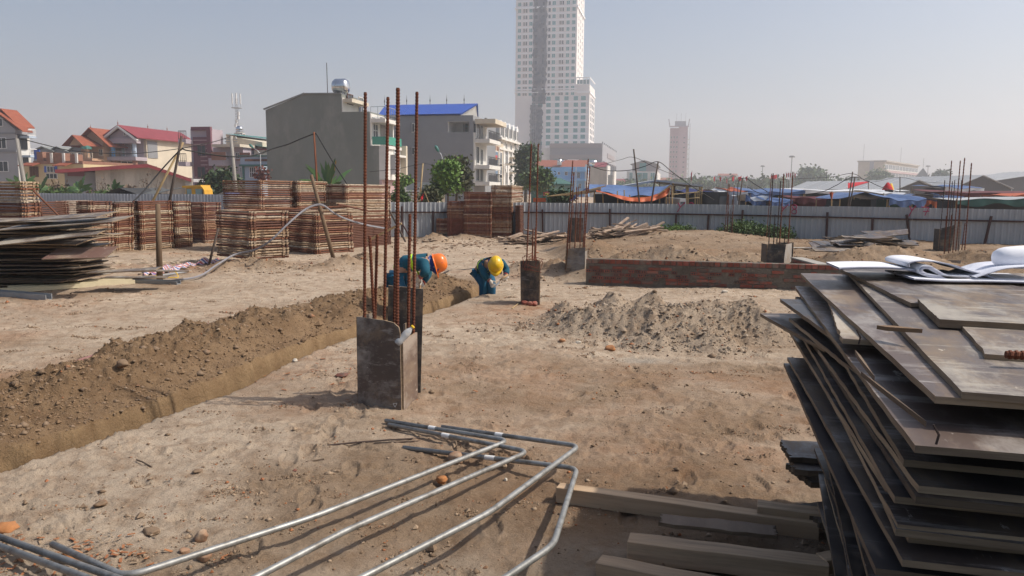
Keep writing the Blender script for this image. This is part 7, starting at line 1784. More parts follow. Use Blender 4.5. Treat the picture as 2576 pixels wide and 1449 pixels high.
profile_bar('steel_channel', 'light grey steel channel at the left edge nearest the camera', (-60, 738), (131, 754), .10, .085, 'steel_grey', 'steel beam')
profile_bar('steel_channel', 'second cream steel strip behind the long cream channel', (20, 728), (310, 704), .06, .05, 'steel_cream', 'steel beam')
p, q = gz(-20, 676, .28), gp(125, 722); tag(MB().tube([p, q + V((0, 0, .03))], .024, 8).build('rusty_tube', 'pole_rust'), 'rusty orange tube leaning on the front of the left sheet stack', 'steel tube')
p, q = gp(408, 698), gp(470, 688); tag(MB().tube([p + V((0, 0, .04)), q + V((0, 0, .04))], .022, 8).build('grey_tube', 'steel_grey'), 'short grey tube at the foot of the timber post', 'steel tube')
mb = MB(); c = gp(420, 700)
mb.tube([c + V((.22 * math.cos(a_), .05 * math.sin(a_), .02 + .14 * max(0, math.sin(a_)))) for a_ in [i * 6.283 / 20 for i in range(21)]], .008, 5, cap=False); tag(mb.build('yellow_hose_loop', 'sign_yellow'), 'loop of yellow cord at the foot of the timber post', 'cord')
# striped tarp crumpled on the ground
def striped():
    m = bpy.data.materials.new('striped_tarp'); m.use_nodes = True; nt = m.node_tree; b = nt.nodes['Principled BSDF']; b.inputs['Roughness'].default_value = .6
    at_ = nt.nodes.new('ShaderNodeAttribute'); at_.attribute_name = 'stripe'; cr = nt.nodes.new('ShaderNodeValToRGB'); cr.color_ramp.interpolation = 'CONSTANT'
    cols = [(.6, .55, .55), (.42, .10, .10), (.6, .55, .55), (.07, .10, .30), (.6, .55, .55), (.42, .12, .10), (.10, .14, .36)]
    e = cr.color_ramp.elements
    while len(e) < len(cols): e.new(.5)
    for i, c_ in enumerate(cols): e[i].position = i / len(cols); e[i].color = (*c_, 1)
    nt.links.new(at_.outputs['Fac'], cr.inputs[0]); nt.links.new(cr.outputs[0], b.inputs['Base Color']); MATS['striped_tarp'] = m
    mb = MB(); nu, nv = 60, 12; st = []
    for j in range(nv + 1):
        for i in range(nu + 1):
            s, q = i / nu, j / nv; u = 362 + 190 * s; v = 688 - 28 * s + (q - .5) * (10 + 8 * math.sin(s * 7)); p = gz(u, v)
            z = hz(p.x, p.y) + .02 + .10 * max(0, math.sin(s * 23 + 4 * q)) * math.sin(math.pi * q) * (.4 + s) + .03 * math.sin(s * 60 + q * 9)
            mb.v.append((p.x, p.y, z)); st.append((q * 1.9 + .25 * math.sin(s * 9)) % 1.0)
    for j in range(nv):
        for i in range(nu): a = j * (nu + 1) + i; mb.f.append((a, a + 1, a + nu + 2, a + nu + 1)); mb.m.append(0)
    o = mb.build('striped_tarp', 'striped_tarp', None, False); at2 = o.data.attributes.new('stripe', 'FLOAT', 'POINT'); at2.data.foreach_set('value', st)
    tag(o, 'crumpled red, white and blue striped tarp on the ground by the scaffold stacks', 'tarp')
striped()

# ------------------------------------------------------------------ far sheet heap on the right and the timber heap by the fence
r_ = random.Random(44)
def far_heap():
    for i in range(30):
        f = i / 30; u = 2190 + r_.uniform(-105, 95) * (1.05 - .55 * f); Y = 20.5 + r_.uniform(-.9, .9); w, l = r_.uniform(.5, 1.5), r_.uniform(.25, .7)
        p = gx(u, Y, 0); zz = hz(p.x, p.y) + .02 + .36 * f * max(.15, 1 - abs(u - 2190) / 150)
        mw_ = Matrix.Translation((p.x - w / 2, p.y, zz)) @ Matrix.Rotation(R(r_.uniform(-30, 30)), 4, 'Z') @ Matrix.Rotation(R(r_.uniform(-8, 8)), 4, 'Y') @ Matrix.Rotation(R(r_.uniform(-6, 14)), 4, 'X')
        tag(link('plywood_board', sheet_mesh('plywood_board', w, l, .018, .02, 800 + i, r_.choice(('ply_worn', 'ply_worn', 'ply_film', 'ply_film_dark')), r_.choice(('ply_edge', 'ply_edge_dark')), .01, 6, 4), mw=mw_), 'scrap plywood board in the loose heap before the fence', 'plywood board', 'boards of the heap before the fence')
    p = gx(2180, 19.2, 0); z0 = hz(p.x, p.y)
    for lb_, u, Y, w, l, rz, seed in (('long grey sheet lying flat before the loose plywood heap', 2110, 19.0, 2.3, .5, -9, 901), ('second flat sheet left before the loose plywood heap', 2060, 19.8, 1.9, .4, -6, 902)):
        p = gx(u, Y, 0); tag(link('plywood_board', sheet_mesh('plywood_board', w, l, .018, .02, seed, 'ply_worn', 'ply_edge'), mw=Matrix.Translation((p.x - .6, p.y, hz(p.x, p.y) + .04)) @ Matrix.Rotation(R(rz), 4, 'Z') @ Matrix.Rotation(R(4), 4, 'X')), lb_, 'plywood board')
    # a curled piece standing like an arch
    c = gx(2205, 19.3, 0); z0 = hz(c.x, c.y); mb = MB(); n = 12
    for k in (0, 1):
        for y in (0, .55):
            for i in range(n + 1): a_ = math.pi * i / n; rr2 = .22 + .015 * k; mb.v.append((c.x + rr2 * math.cos(a_), c.y + y, z0 + rr2 * math.sin(a_) * .9))
    I = lambda k, y, i: (k * 2 + y) * (n + 1) + i
    for i in range(n): mb.f += [(I(1, 0, i), I(1, 0, i + 1), I(1, 1, i + 1), I(1, 1, i)), (I(0, 1, i), I(0, 1, i + 1), I(0, 0, i + 1), I(0, 0, i)), (I(0, 0, i), I(0, 0, i + 1), I(1, 0, i + 1), I(1, 0, i))]; mb.m += [0] * 3
    tag(mb.build('curled_ply', 'ply_worn'), 'curled plywood piece arched over the sand of the heap', 'plywood piece')
far_heap()
P('scrap_wood', (0.36, 0.27, 0.20), (0.22, 0.16, 0.12), scale=5, stretch=(1, .3, 1), rough=.9, rand=.45)
def timber_heap():
    meshes = [MB().box((-L / 2, -.045, 0), (L / 2, .045, .035)).mesh('scrap_board', 'scrap_wood') for L in (.5, .8, 1.1, 1.5)]
    spots = []
    for i in range(190):
        s = r_.random(); u = 1290 + 345 * s; side = 0 if u < 1420 else (1 if u > 1480 else -1)
        if side == -1: continue
        hmax = .42 if side else .34; cc = 1365 if side == 0 else 1555; f = max(.1, 1 - abs(u - cc) / (90 if side == 0 else 100))
        zz = r_.random() * hmax * f; spots.append((zz, u))
    for zz, u in sorted(spots):
        Y = 25.6 + r_.uniform(-.6, .7); p = gx(u, Y, 0)
        rz = r_.uniform(-35, 60) if u < 1480 else r_.uniform(-10, 50)
        mw_ = Matrix.Translation((p.x, p.y, hz(p.x, p.y) + zz)) @ Matrix.Rotation(R(rz), 4, 'Z') @ Matrix.Rotation(R(-r_.uniform(-8, 24) if u > 1530 else r_.uniform(-14, 14)), 4, 'Y') @ Matrix.Rotation(R(r_.uniform(-20, 20)), 4, 'X')
        left = u < 1450
        tag(link('scrap_board', r_.choice(meshes), mw=mw_), 'scrap board in the left timber heap along the fence' if left else 'scrap board in the right timber heap along the fence', 'board', 'boards of the left timber heap' if left else 'boards of the right timber heap')
    for lb_, a, b in (('pale board end leaning at the left of the timber heap', (1278, 600, 25), (1312, 588, 25.4)), ('long pale boards pointing up at the right end of the timber heap', (1570, 588, 25.2), (1628, 563, 25.4)), ('second long board under the one pointing up right', (1575, 592, 25.1), (1634, 571, 25.2))):
        stick(lb_, a, b, .07, 'scrap_wood', 'scrap_board', 'board', True)
timber_heap()
for lb_, u, v, w in (('small pale board lying behind the far standing rebars', 1868, 590, .5), ('pale board resting on the far formwork by the weeds', 1950, 600, .9), ('thin board on the earth behind the brick wall', 1515, 645, .5)):
    p = gp(u, v); tag(link('scrap_board', sheet_mesh('scrap_board', w, .14, .02, .004, int(u), 'ply_worn', 'ply_edge', .004, 4, 2), mw=Matrix.Translation(p + V((-w / 2, 0, .03))) @ Matrix.Rotation(R(20), 4, 'Z') @ Matrix.Rotation(R(6), 4, 'X')), lb_, 'board')
# ------------------------------------------------------------------ formwork columns with starter bars
ply_mat('form_face', (0.085, 0.062, 0.055), (0.055, 0.043, 0.042), (0.27, 0.25, 0.235), .45, (.47, .62))
ply_mat('form_black', (0.022, 0.020, 0.020), (0.034, 0.028, 0.026), (0.12, 0.115, 0.11), .5, (.58, .72))
ply_mat('form_brown', (0.13, 0.085, 0.062), (0.09, 0.06, 0.046), (0.27, 0.22, 0.18), .55, (.47, .62))
ply_mat('form_pale', (0.25, 0.225, 0.20), (0.19, 0.17, 0.15), (0.34, 0.32, 0.30), .7, (.5, .72))
def panel(parent, org, pts, out, t, m, seed=0, edge='ply_edge', name='panel'):
    """panel from four world corners (bl, br, tr.., tl): extra points allowed along the top; out = outward side"""
    P_ = [V(p) - org for p in pts]; n = (P_[1] - P_[0]).cross(P_[-1] - P_[0]).normalized()
    if n.dot(V(out)) < 0: n = -n; 
    k = len(P_); mb = MB(); mb.v = [tuple(p) for p in P_] + [tuple(p - n * t) for p in P_]
    f = tuple(range(k)); nn = (P_[1] - P_[0]).cross(P_[-1] - P_[0])
    if nn.dot(n) > 0: mb.f = [f, tuple(x + k for x in f)[::-1]]
    else: mb.f = [f[::-1], tuple(x + k for x in f)]
    mb.m = [0, 0]
    for i in range(k): mb.f.append((i, (i + 1) % k, (i + 1) % k + k, i + k)); mb.m.append(1)
    return mb.build(name, [m, edge], parent)
def bars(label, name_loc, lst, group=None):
    """lst: (u top, v top, u bottom, v bottom, Y, radius, material)"""
    o = V(name_loc); t = thing('rebar_cage', label, 'rebar', o, 0, group)
    for ut, vt, ub, vb, Y, r, m in lst:
        a = at(ut, vt, Y); b = at(ub, vb, Y); d = (b - a) / max(a.z - b.z, .05); g_ = hz(b.x, b.y); b = a + d * (a.z - g_ + .05)
        mb = MB(); rebar_geo(mb, a - o, b - o, r, pitch=max(r * 1.5, Y * .004)); mb.build('rebar', m, t)
    return t

def near_column():
    Y0 = gp(1005, 1032).y
    bl = gp(901, 1019); br = gp(1010, 1034)
    o = bl.copy(); t = thing('column_formwork', 'nearest plywood column formwork, front panel with a broken corner', 'formwork', o)
    zt = lambda u, v, q: zat(u, v, q)
    def up(q, u, v): return V((q.x, q.y, zat(u, v, q)))
    tl = up(bl, 900, 797); 
    def on_front(u, v):   # point in the plane of the front panel
        n = (br - bl).cross(V((0, 0, 1))); d = ray(u, v); return CAMP + d * ((bl - CAMP).dot(n) / d.dot(n))
    pf_ = [bl - V((0, 0, .03)), br - V((0, 0, .03)), on_front(1006, 838), on_front(1003, 824), on_front(990, 812), on_front(966, 806), tl]
    panel(t, o, pf_, (0, -1, 0), .015, 'form_face', 1)
    # small triangle chalked on it
    c = on_front(994, 1019); mb = MB(); q = [on_front(989, 1015) , on_front(999, 1014), on_front(994, 1024)]
    for a, b in zip(q, q[1:] + q[:1]): mb.tube([a - o + V((0, -.004, 0)), b - o + V((0, -.004, 0))], .0016, 4)
    mb.build('chalk_mark', 'white_paint', t)
    b2 = gp(1016, 1033); b3 = gp(1051, 1003)
    panel(t, o, [b2 - V((0, 0, .03)), b3 - V((0, 0, .03)), up(b3, 1061, 836), up(b2, 1019, 856)], (1, 0, 0), .015, 'form_brown', 2)
    b4 = gx(1012, Y0 + .02, 0); b4.z = hz(b4.x, b4.y)
    panel(t, o, [b4 + V((.01, .03, 0)), b4 + V((.028, .03, 0)), up(b4, 1017, 815) + V((.028, .03, 0)), up(b4, 1012, 818) + V((.01, .03, 0))], (1, 0, 0), .05, 'form_brown', 3, name='batten')
    # back panel, taller
    Yb = Y0 + .42
    p = [gx(972, Yb, 0), gx(1058, Yb + .05, 0)]; 
    for q_ in p: q_.z = hz(q_.x, q_.y) - .02
    panel(t, o, [p[0], p[1], at(1065, 727, Yb + .05), at(977, 718, Yb)], (0, -1, 0), .015, 'form_black', 4)
    # left panel, seen from inside
    l0 = V((bl.x + .004, bl.y + .02, bl.z)); l1 = gx(945, Yb - .02, 0); l1.z = bl.z
    panel(t, o, [l1, l0, up(l0, 902, 798), at(942, 786, Yb - .02)], (1, 0, 0), .012, 'form_pale', 5)
    rr_ = .0125
    bars('tall rusty starter bars in the nearest column formwork', bl + V((.1, .2, 0)),
         [(919, 232, 917, 800, on_front(918, 900).y + .06, rr_, 'rebar_rust'), (976, 244, 967, 800, Y0 + .27, rr_, 'rebar_rust'), (1001, 221, 999, 815, Y0 + .07, .0155, 'rebar_rust'), (1049, 231, 1040, 830, Y0 + .29, rr_, 'rebar_rust'),
          (930, 594, 941, 800, Y0 + .20, rr_, 'rebar_rust'), (949, 590, 943, 800, Y0 + .24, rr_, 'rebar_rust'), (1031, 538, 1027, 830, Y0 + .22, rr_, 'rebar_rust'), (996, 574, 992, 800, Y0 + .28, rr_, 'rebar_rust')])
    # plastic bottle hung in the gap
    a = at(998, 866, Y0 - .01); b = at(1040, 820, Y0 + .05); d = (b - a).normalized(); L = (b - a).length
    m = bpy.data.materials.new('bottle_plastic'); m.use_nodes = True; pb = m.node_tree.nodes['Principled BSDF']; pb.inputs['Base Color'].default_value = (.80, .82, .84, 1); pb.inputs['Roughness'].default_value = .18; pb.inputs['Transmission Weight'].default_value = .55; pb.inputs['IOR'].default_value = 1.33; MATS['bottle_plastic'] = m
    t2 = thing('plastic_bottle', 'clear plastic bottle with yellow cap stuck between the formwork panels', 'bottle', a)
    prof = [(0, .0), (.0, .022), (.06, .03), (.2, .031), (.3, .027), (.45, .031), (.62, .031), (.75, .024), (.86, .013), (.93, .012)]
    MB().tube([d * (f * L) for f, r in prof], [max(r, .004) for f, r in prof], 14).build('bottle', 'bottle_plastic', t2, True)
    MB().tube([d * (L * .9), d * (L * .91), d * (L * .99), d * L], [.013, .016, .016, .013], 14).build('cap', 'sign_yellow', t2, True)
near_column()

def column(label, blab, fu, fv_t, fv_b, right=None, back=None, m='form_black', barl=(), dY=.3, extra=None):
    """front panel between columns fu at rows; right=(u0,u1,vtop,vbot,mat) side panel; back=(u0,u1,vtop) taller panel behind"""
    bl = gp(fu[0], fv_b[0]); br = gx(fu[1], bl.y - .05, bl.z); br.z = hz(br.x, br.y); o = bl.copy()
    t = thing('column_formwork', label, 'formwork', o); Y0 = bl.y
    panel(t, o, [bl - V((0, 0, .04)), br - V((0, 0, .04)), V((br.x, br.y, 0)) + V((0, 0, zat(fu[1], fv_t[1], br))) + V(((fu[3] - fu[1]) * Y0 / F_PX, 0, 0)), V((bl.x, bl.y, zat(fu[0], fv_t[0], bl))) + V(((fu[2] - fu[0]) * Y0 / F_PX, 0, 0))], (0, -1, 0), .018, m)
    if right:
        u1, vt, vb, mm = right; b2 = br + V((.02, .004, 0)); b3 = gx(u1, Y0 + dY, 0); b3.z = hz(b3.x, b3.y)
        panel(t, o, [b2 - V((0, 0, .04)), b3 - V((0, 0, .04)), V((b3.x, b3.y, zat(u1, vt, b3))), V((b2.x, b2.y, zat(fu[1], vt + 3, b2)))], (1, 0, 0), .018, mm)
    if back:
        u0, u1, vt, mm = back; q0 = gx(u0, Y0 + dY + .02, 0); q1 = gx(u1, Y0 + dY + .02, 0); q0.z = hz(q0.x, q0.y); q1.z = hz(q1.x, q1.y)
        panel(t, o, [q0, q1, V((q1.x, q1.y, zat(u1, vt, q1))), V((q0.x, q0.y, zat(u0, vt, q0)))], (0, -1, 0), .018, mm)
    l1 = bl + V((.02, dY, 0)); panel(t, o, [l1, bl + V((.003, .02, 0)), V((bl.x + .003, bl.y + .02, zat(fu[0], fv_t[0] + 2, bl))), V((l1.x, l1.y, zat(fu[0], fv_t[0] + 2, bl)))], (-1, 0, 0), .018, mm if right else m)
    if barl: bars(blab, o + V((.1, .15, 0)), [(a, b, c, d, Y0 + e, r, mt) for a, b, c, d, e, r, mt in barl])
    return t
RR, RD = 'rebar_rust', 'rebar_dark'
column('black column formwork hung with rusty wire loops', 'starter bars of the column with wire loops', (1310, 1355, 1308, 1356), (656, 656), (766, 766), (1356.5, 657, 760, 'form_brown'), None, 'form_black',
       [(1337, 362, 1325, 655, .08, .011, RR), (1354, 362, 1347, 655, .18, .011, RR), (1341, 575, 1339, 655, .22, .011, RR), (1347, 572, 1345, 655, .1, .011, RR)])
column('brown-faced column formwork at the left end of the brick wall', 'cluster of starter bars at the end of the brick wall', (1422, 1468, 1428, 1471), (626, 622), (706, 705), (1476, 630, 700, 'form_pale'), None, 'form_face',
       [(1441, 404, 1426, 622, .1, .011, RR), (1444, 434, 1433, 622, .25, .011, RR), (1480, 400, 1467, 622, .1, .012, RR), (1484, 417, 1470, 622, .22, .012, RR), (1463, 480, 1459, 622, .3, .01, RR), (1451, 470, 1446, 622, .3, .01, RR), (1432, 540, 1428, 622, .05, .011, RR), (1449, 545, 1446, 622, .05, .011, RR)])
column('taller dark column formwork behind the one at the brick wall end', 'short starter bars of the column behind the wall end', (1430, 1447, 1430, 1447), (547, 548), (616, 618), (1447.5, 549, 616, 'form_face'), (1447, 1466, 548, 'form_brown'), 'form_black',
       [(1455, 470, 1452, 600, .2, .01, RR), (1442, 515, 1440, 600, .15, .011, RR), (1459, 530, 1457, 600, .2, .011, RR)], dY=.25)
column('dark open-topped column formwork by the y8 mark', 'bent starter bars before the y8 mark', (1927, 1970, 1930, 1975), (613, 615), (662, 660), (1988, 612, 655, 'form_pale'), (1952, 1992, 610, 'form_black'), 'form_black',
       [(1945, 436, 1934, 613, .1, .011, RD), (1964, 455, 1954, 613, .25, .011, RD), (1972, 437, 1961, 613, .12, .012, RR), (1995, 432, 1982, 620, .2, .012, RR), (1950, 539, 1946, 613, .2, .01, RD), (1976, 571, 1973, 613, .2, .01, RD)], dY=.4)
column('broken column formwork half hidden by the right plywood stack', 'tall starter bars above the right plywood stack', (2360, 2392, 2364, 2396), (574, 566), (633, 632), None, (2393, 2412, 558, 'form_pale'), 'form_black',
       [(2394, 404, 2374, 655, -1.3, .012, RR), (2416, 404, 2395, 655, -1.1, .012, RR), (2427, 397, 2402, 655, -1.3, .013, RR), (2444, 410, 2424, 665, -1.4, .014, RR), (2377, 453, 2364, 600, -.2, .01, RD), (2396, 456, 2384, 600, 0, .01, RD), (2402, 453, 2392, 600, 0, .01, RD), (2419, 453, 2412, 600, -.2, .01, RD), (2381, 543, 2374, 655, -1.2, .012, RR), (2394, 540, 2385, 655, -1.1, .012, RR), (2428, 561, 2416, 655, -1.2, .012, RR)], dY=.3)
column('low formwork base behind the paper roll', None, (2354, 2412, 2356, 2414), (654, 655), (700, 700), None, None, 'form_face', (), dY=.3)
o = gx(1840, 26.3, 0); o.z = hz(o.x, o.y)
bars('thin cluster of starter bars standing free before the fence', o, [(1832, 462, 1823, 590, 26.2, .012, RR), (1835, 463, 1828, 590, 26.4, .012, RR), (1847, 466, 1841, 590, 26.3, .012, RR), (1839, 524, 1835, 590, 26.2, .012, RD), (1833, 532, 1830, 590, 26.5, .012, RD), (1842, 532, 1839, 590, 26.4, .012, RD)])
stick('long thin rebar leaning up between the market poles', (1941, 437, 26.0), (1928, 600, 26.0), .011, 'rebar_rust', 'rebar_rod', 'rebar')

# rusty stirrup loops hung over the black formwork
c = at(1336, 655, gp(1330, 766).y - .03); P('wire_rust', (0.20, 0.055, 0.032), (0.14, 0.04, 0.025), scale=8)
for k_ in range(5):
    r2 = random.Random(60 + k_); a0 = r2.uniform(0, 1.2); w = r2.uniform(.10, .17); h = r2.uniform(.09, .15); cx = r2.uniform(-.07, .07); cz = r2.uniform(-.08, .05); pts = []
    for i in range(5): a = a0 + i * math.pi / 2; pts.append(c + V((cx + w * math.cos(a), -.02 + .05 * math.sin(a) * r2.uniform(-1, 1), cz + h * math.sin(a))))
    tag(MB().tube(pts, .005, 5).build('wire_stirrup', 'wire_rust'), 'rusty wire stirrup hanging over the black column formwork', 'wire loop', 'wire stirrups on the black formwork')
# bricks at its foot, debris behind
P('brick', (0.27, 0.082, 0.055), (0.21, 0.06, 0.042), scale=9, rough=.95, rand=.3, bump=.4, bscale=40, c3=(.15, .125, .10), s3=4, m3=(.46, .62), bdist=.005)
P('mortar', (0.17, 0.145, 0.115), (0.12, 0.10, 0.08), scale=8, rough=1, bump=.5, bscale=30, c3=(.08, .065, .05), s3=1.5, m3=(.5, .7))
P('stone_tan', (0.33, 0.20, 0.125), (0.24, 0.14, 0.085), scale=7, rough=.95, bump=.5, bscale=18, c3=(.36, .27, .19), s3=5, m3=(.5, .65))
P('stone_orange', (0.40, 0.17, 0.06), (0.32, 0.15, 0.07), scale=7, rough=.95, bump=.5, bscale=18, c3=(.40, .29, .2), s3=5, m3=(.52, .68))
P('stone_pale', (0.55, 0.50, 0.42), (0.45, 0.40, 0.33), scale=7, rough=.95)
def rock_mesh(name, s, seed, m, flat=.7):
    bm = bmesh.new(); bmesh.ops.create_icosphere(bm, subdivisions=3, radius=1); r2 = np.random.default_rng(seed); ph = r2.uniform(0, 6, 9); k = r2.uniform(1.2, 3.2, 9)
    pl = r2.normal(size=(5, 3)); pl /= np.linalg.norm(pl, axis=1)[:, None]; pd = r2.uniform(.55, .85, 5)
    for v in bm.verts:
        p = np.array(v.co); d = 1 + .12 * math.sin(k[0] * p[0] * 2 + ph[0]) * math.sin(k[1] * p[1] * 2 + ph[1]) + .10 * math.sin(k[2] * p[2] * 3 + ph[2]) + .05 * math.sin(9 * p[0] + ph[3]) * math.sin(8 * p[1] + ph[4])
        q = p * d
        for n, dd in zip(pl, pd):
            e = q @ n - dd
            if e > 0: q = q - n * e * .85
        v.co = (q[0] * s[0], q[1] * s[1], q[2] * s[2])
    me = bpy.data.meshes.new(name); bm.to_mesh(me); bm.free(); me.materials.append(MATS[m]); me.polygons.foreach_set('use_smooth', [True] * len(me.polygons)); return me
def rock(label, u, v, w, m, seed, hgt=.7, name='stone', sink=.25):
    p = gp(u, v); s = w * p.y / F_PX / 2
    return tag(link(name, rock_mesh(name, (s, s * .85, s * hgt), seed, m), mw=Matrix.Translation((p.x, p.y + s * .4, p.z + s * hgt * (1 - sink))) @ Matrix.Rotation(seed * 1.3, 4, 'Z')), label, 'stone' if name == 'stone' else name.replace('_', ' '))
rock('rounded brown stone with an orange chip left of the pipes', 504, 1363, 42, 'stone_tan', 1, .75); rock('pinkish stone by the pipes below the rounded stone', 512, 1412, 44, 'stone_tan', 2, .7); rock('small pale stone half under the lowest pipe', 460, 1395, 32, 'stone_tan', 3, .6)
rock('flat tan stone at the bottom edge left of the pipes', 175, 1415, 60, 'stone_orange', 4, .5); rock('orange stone at the left edge of the picture', 5, 1345, 70, 'stone_orange', 5, .4); rock('pinkish lump of mortar beside the second pipe', 1110, 1216, 36, 'stone_orange', 6, .6); rock('crumbled pink lump between the pipes', 1150, 1165, 50, 'stone_tan', 7, .6)
rock('small red brick chip right of the near formwork shadow', 741, 1187, 12, 'brick', 8, .7); rock('orange rubble lump before the sand heaps', 1536, 882, 30, 'stone_orange', 9, .5); rock('pale stone left of the sand heaps', 1455, 866, 16, 'stone_pale', 10, .6); rock('orange lump at the left end of the sand heaps', 1415, 862, 22, 'stone_orange', 11, .5)
rock('red lump in the middle of the sand heaps', 1640, 835, 22, 'stone_orange', 12, .5); rock('orange clay lump on the spoil bank', 345, 872, 28, 'stone_orange', 13, .35); rock('dark clod on the spoil bank', 305, 925, 34, 'clod', 14, .7); rock('round clod lower on the spoil bank', 360, 975, 26, 'clod', 15, .7); rock('pale pink stone at the trench edge', 742, 912, 16, 'stone_pale', 16, .7); rock('pale plastic scrap among the earth right of the heaps', 1825, 738, 18, 'stone_pale', 17, .5); rock('white pebble between the pipes', 1272, 1212, 12, 'stone_pale', 18, .9)
rock('dark stone in the sand heaps', 1650, 858, 26, 'clod', 19, .5); rock('lump of clay left of the near formwork', 860, 950, 36, 'brick', 20, .35); rock('lump of clay with stones at the ground left of the pipes', 375, 1345, 55, 'clod', 21, .3); rock('clay lump lower left before the pipes', 250, 1275, 40, 'clod', 22, .4); rock('mud lump near the small footprints', 495, 1190, 28, 'clod', 23, .4)
for k_, (u, v, w) in enumerate(((1318, 768, 22), (1332, 770, 20), (1345, 770, 22))): rock(('left of the brick lumps at the foot of the black formwork', 'middle brick lump at the foot of the black formwork', 'right of the brick lumps at the foot of the black formwork')[k_], u, v, w, 'brick', 40 + k_, .6, 'brick_lump', .1)

# ------------------------------------------------------------------ brick wall
def brick_wall():
    o = _wl0.copy(); o.z = 0; d = (_wl1 - _wl0); d.z = 0; Lw = run_to((_wl0.x, _wl0.y, .3), d.normalized(), 2160); d.normalize(); nrm = V((d.y, -d.x, 0))
    t = thing('brick_wall', 'low red brick foundation wall with mortar joints behind the sand heaps', 'wall', (o.x, o.y, 0), math.atan2(d.y, d.x)); t['kind'] = 'thing'
    H = .47; ch = .066; bl, gap = .205, .014
    MB().box((0, -.03, -.1), (Lw, .19, H - .075)).box((0.02, -.015, H - .075), (Lw, .18, H + .012)).build('mortar_core', 'mortar', t)
    full = MB().box((0, -.012, 0), (bl, .05, ch - gap)).mesh('brick', 'brick'); half = MB().box((0, -.012, 0), (.1, .05, ch - gap)).mesh('brick', 'brick')
    row = MB().box((0, -.03, 0), (.098, .11, .075)).mesh('brick', 'brick')
    # holed ends of hollow bricks in the middle courses
    hb = MB().box((0, -.012, 0), (.1, .05, ch - gap))
    for x in (.03, .07): hb.tube([(x, -.0135, (ch - gap) / 2), (x, -.0125, (ch - gap) / 2)], .016, 8, mi=1)
    hole = hb.mesh('brick', ['brick', 'stall_dark']); r2 = random.Random(3)
    n = 0; x = 0
    while x < Lw - .1: link('brick', row, t, loc=(x, 0, H - .066 + r2.uniform(-.003, .004))); x += .098 + gap; n += 1
    for c in range(5):
        x = -.0 if c % 2 else .06; z = .04 + c * ch
        while x < Lw - .2:
            hol = c in (2, 3, 1) and r2.random() < .8 and x < Lw * .62; w = .1 if hol or r2.random() < .2 else bl
            smear = r2.random() < (.28 if x < Lw * .5 else .5)
            if not smear and n < 300: link('brick', hole if hol else (full if w == bl else half), t, loc=(x, -.03 + r2.uniform(-.008, .004), z + r2.uniform(-.003, .003))); n += 1
            x += w + gap
    # return wall running back from the dark formwork
    a = gx(2000, 15.6, 0); b = gx(2085, 13.75, 0); dd = (b - a); dd.z = 0; L2 = dd.length
    t = thing('brick_return_wall', 'short brick return wall with concrete top right of the dark formwork', 'wall', (a.x, a.y, 0), math.atan2(dd.y, dd.x)); t['kind'] = 'thing'
    MB().box((0, -.1, -.1), (L2, .12, .43)).build('mortar_core', 'mortar', t); MB().box((-.01, -.11, .431), (L2 + .01, .13, .455)).build('concrete_top', 'concrete', t)
    for c in range(6):
        x = .0
        while x < L2 - .2: link('brick', full, t, loc=(x + (.1 if c % 2 else 0), -.1, .04 + c * ch)); x += bl + gap
brick_wall()
# ------------------------------------------------------------------ galvanised pipes
P('galv', (0.36, 0.36, 0.345), (0.25, 0.25, 0.24), scale=14, rough=.5, metal=.55, c3=(.17, .155, .135), s3=7, m3=(.5, .68), bump=.2, bscale=60, bdist=.002)
def fillet(pts, rad, n=7):
    out = [V(pts[0])]
    for i in range(1, len(pts) - 1):
        p, a, b = V(pts[i]), V(pts[i - 1]), V(pts[i + 1]); d1 = (a - p).normalized(); d2 = (b - p).normalized(); k = min(rad, (a - p).length * .45, (b - p).length * .45)
        s, e = p + d1 * k, p + d2 * k
        for j in range(n + 1): f = j / n; out.append(s * (1 - f) ** 2 + p * 2 * f * (1 - f) + e * f * f)
    out.append(V(pts[-1])); return out
def pipe(label, pts, tape, r=.0155):
    """pts: (u, v, height)"""
    q = fillet([gz(u, v, z) for u, v, z in pts], .09); o = gz(*pts[0]); t = thing('bent_pipe', label, 'pipe', o, 0, 'bent galvanised pipes')
    MB().tube([p - o for p in q], r, 14).build('tube', 'galv', t, True)
    if tape:
        a, b = gz(*pts[0]), gz(*pts[1]); p0 = a.lerp(b, tape) - o; p1 = a.lerp(b, tape + .055) - o; MB().tube([p0, p1], r + .0012, 14).build('tape_band', 'white_paint', t)
pipe('bent pipe whose loop lies nearest the near formwork', [(970, 1058, .03), (1280, 1108, .09), (790, 1300, .13), (318, 1452, .13), (132, 1369, .06)], .38)
pipe('second bent pipe counted from the near formwork', [(978, 1068, .02), (1330, 1136, .10), (870, 1335, .16), (500, 1527, .16), (-60, 1330, .05)], .42)
pipe('bent pipe whose corner reaches farthest right', [(1112, 1074, .06), (1458, 1122, .14), (1230, 1290, .17), (620, 1602, .18), (-60, 1352, .05)], .42)
pipe('lowest bent pipe that crosses the long timber', [(1015, 1126, .01), (1452, 1178, .09), (1392, 1372, .15), (1240, 1475, .16), (700, 1600, .1)], .5)

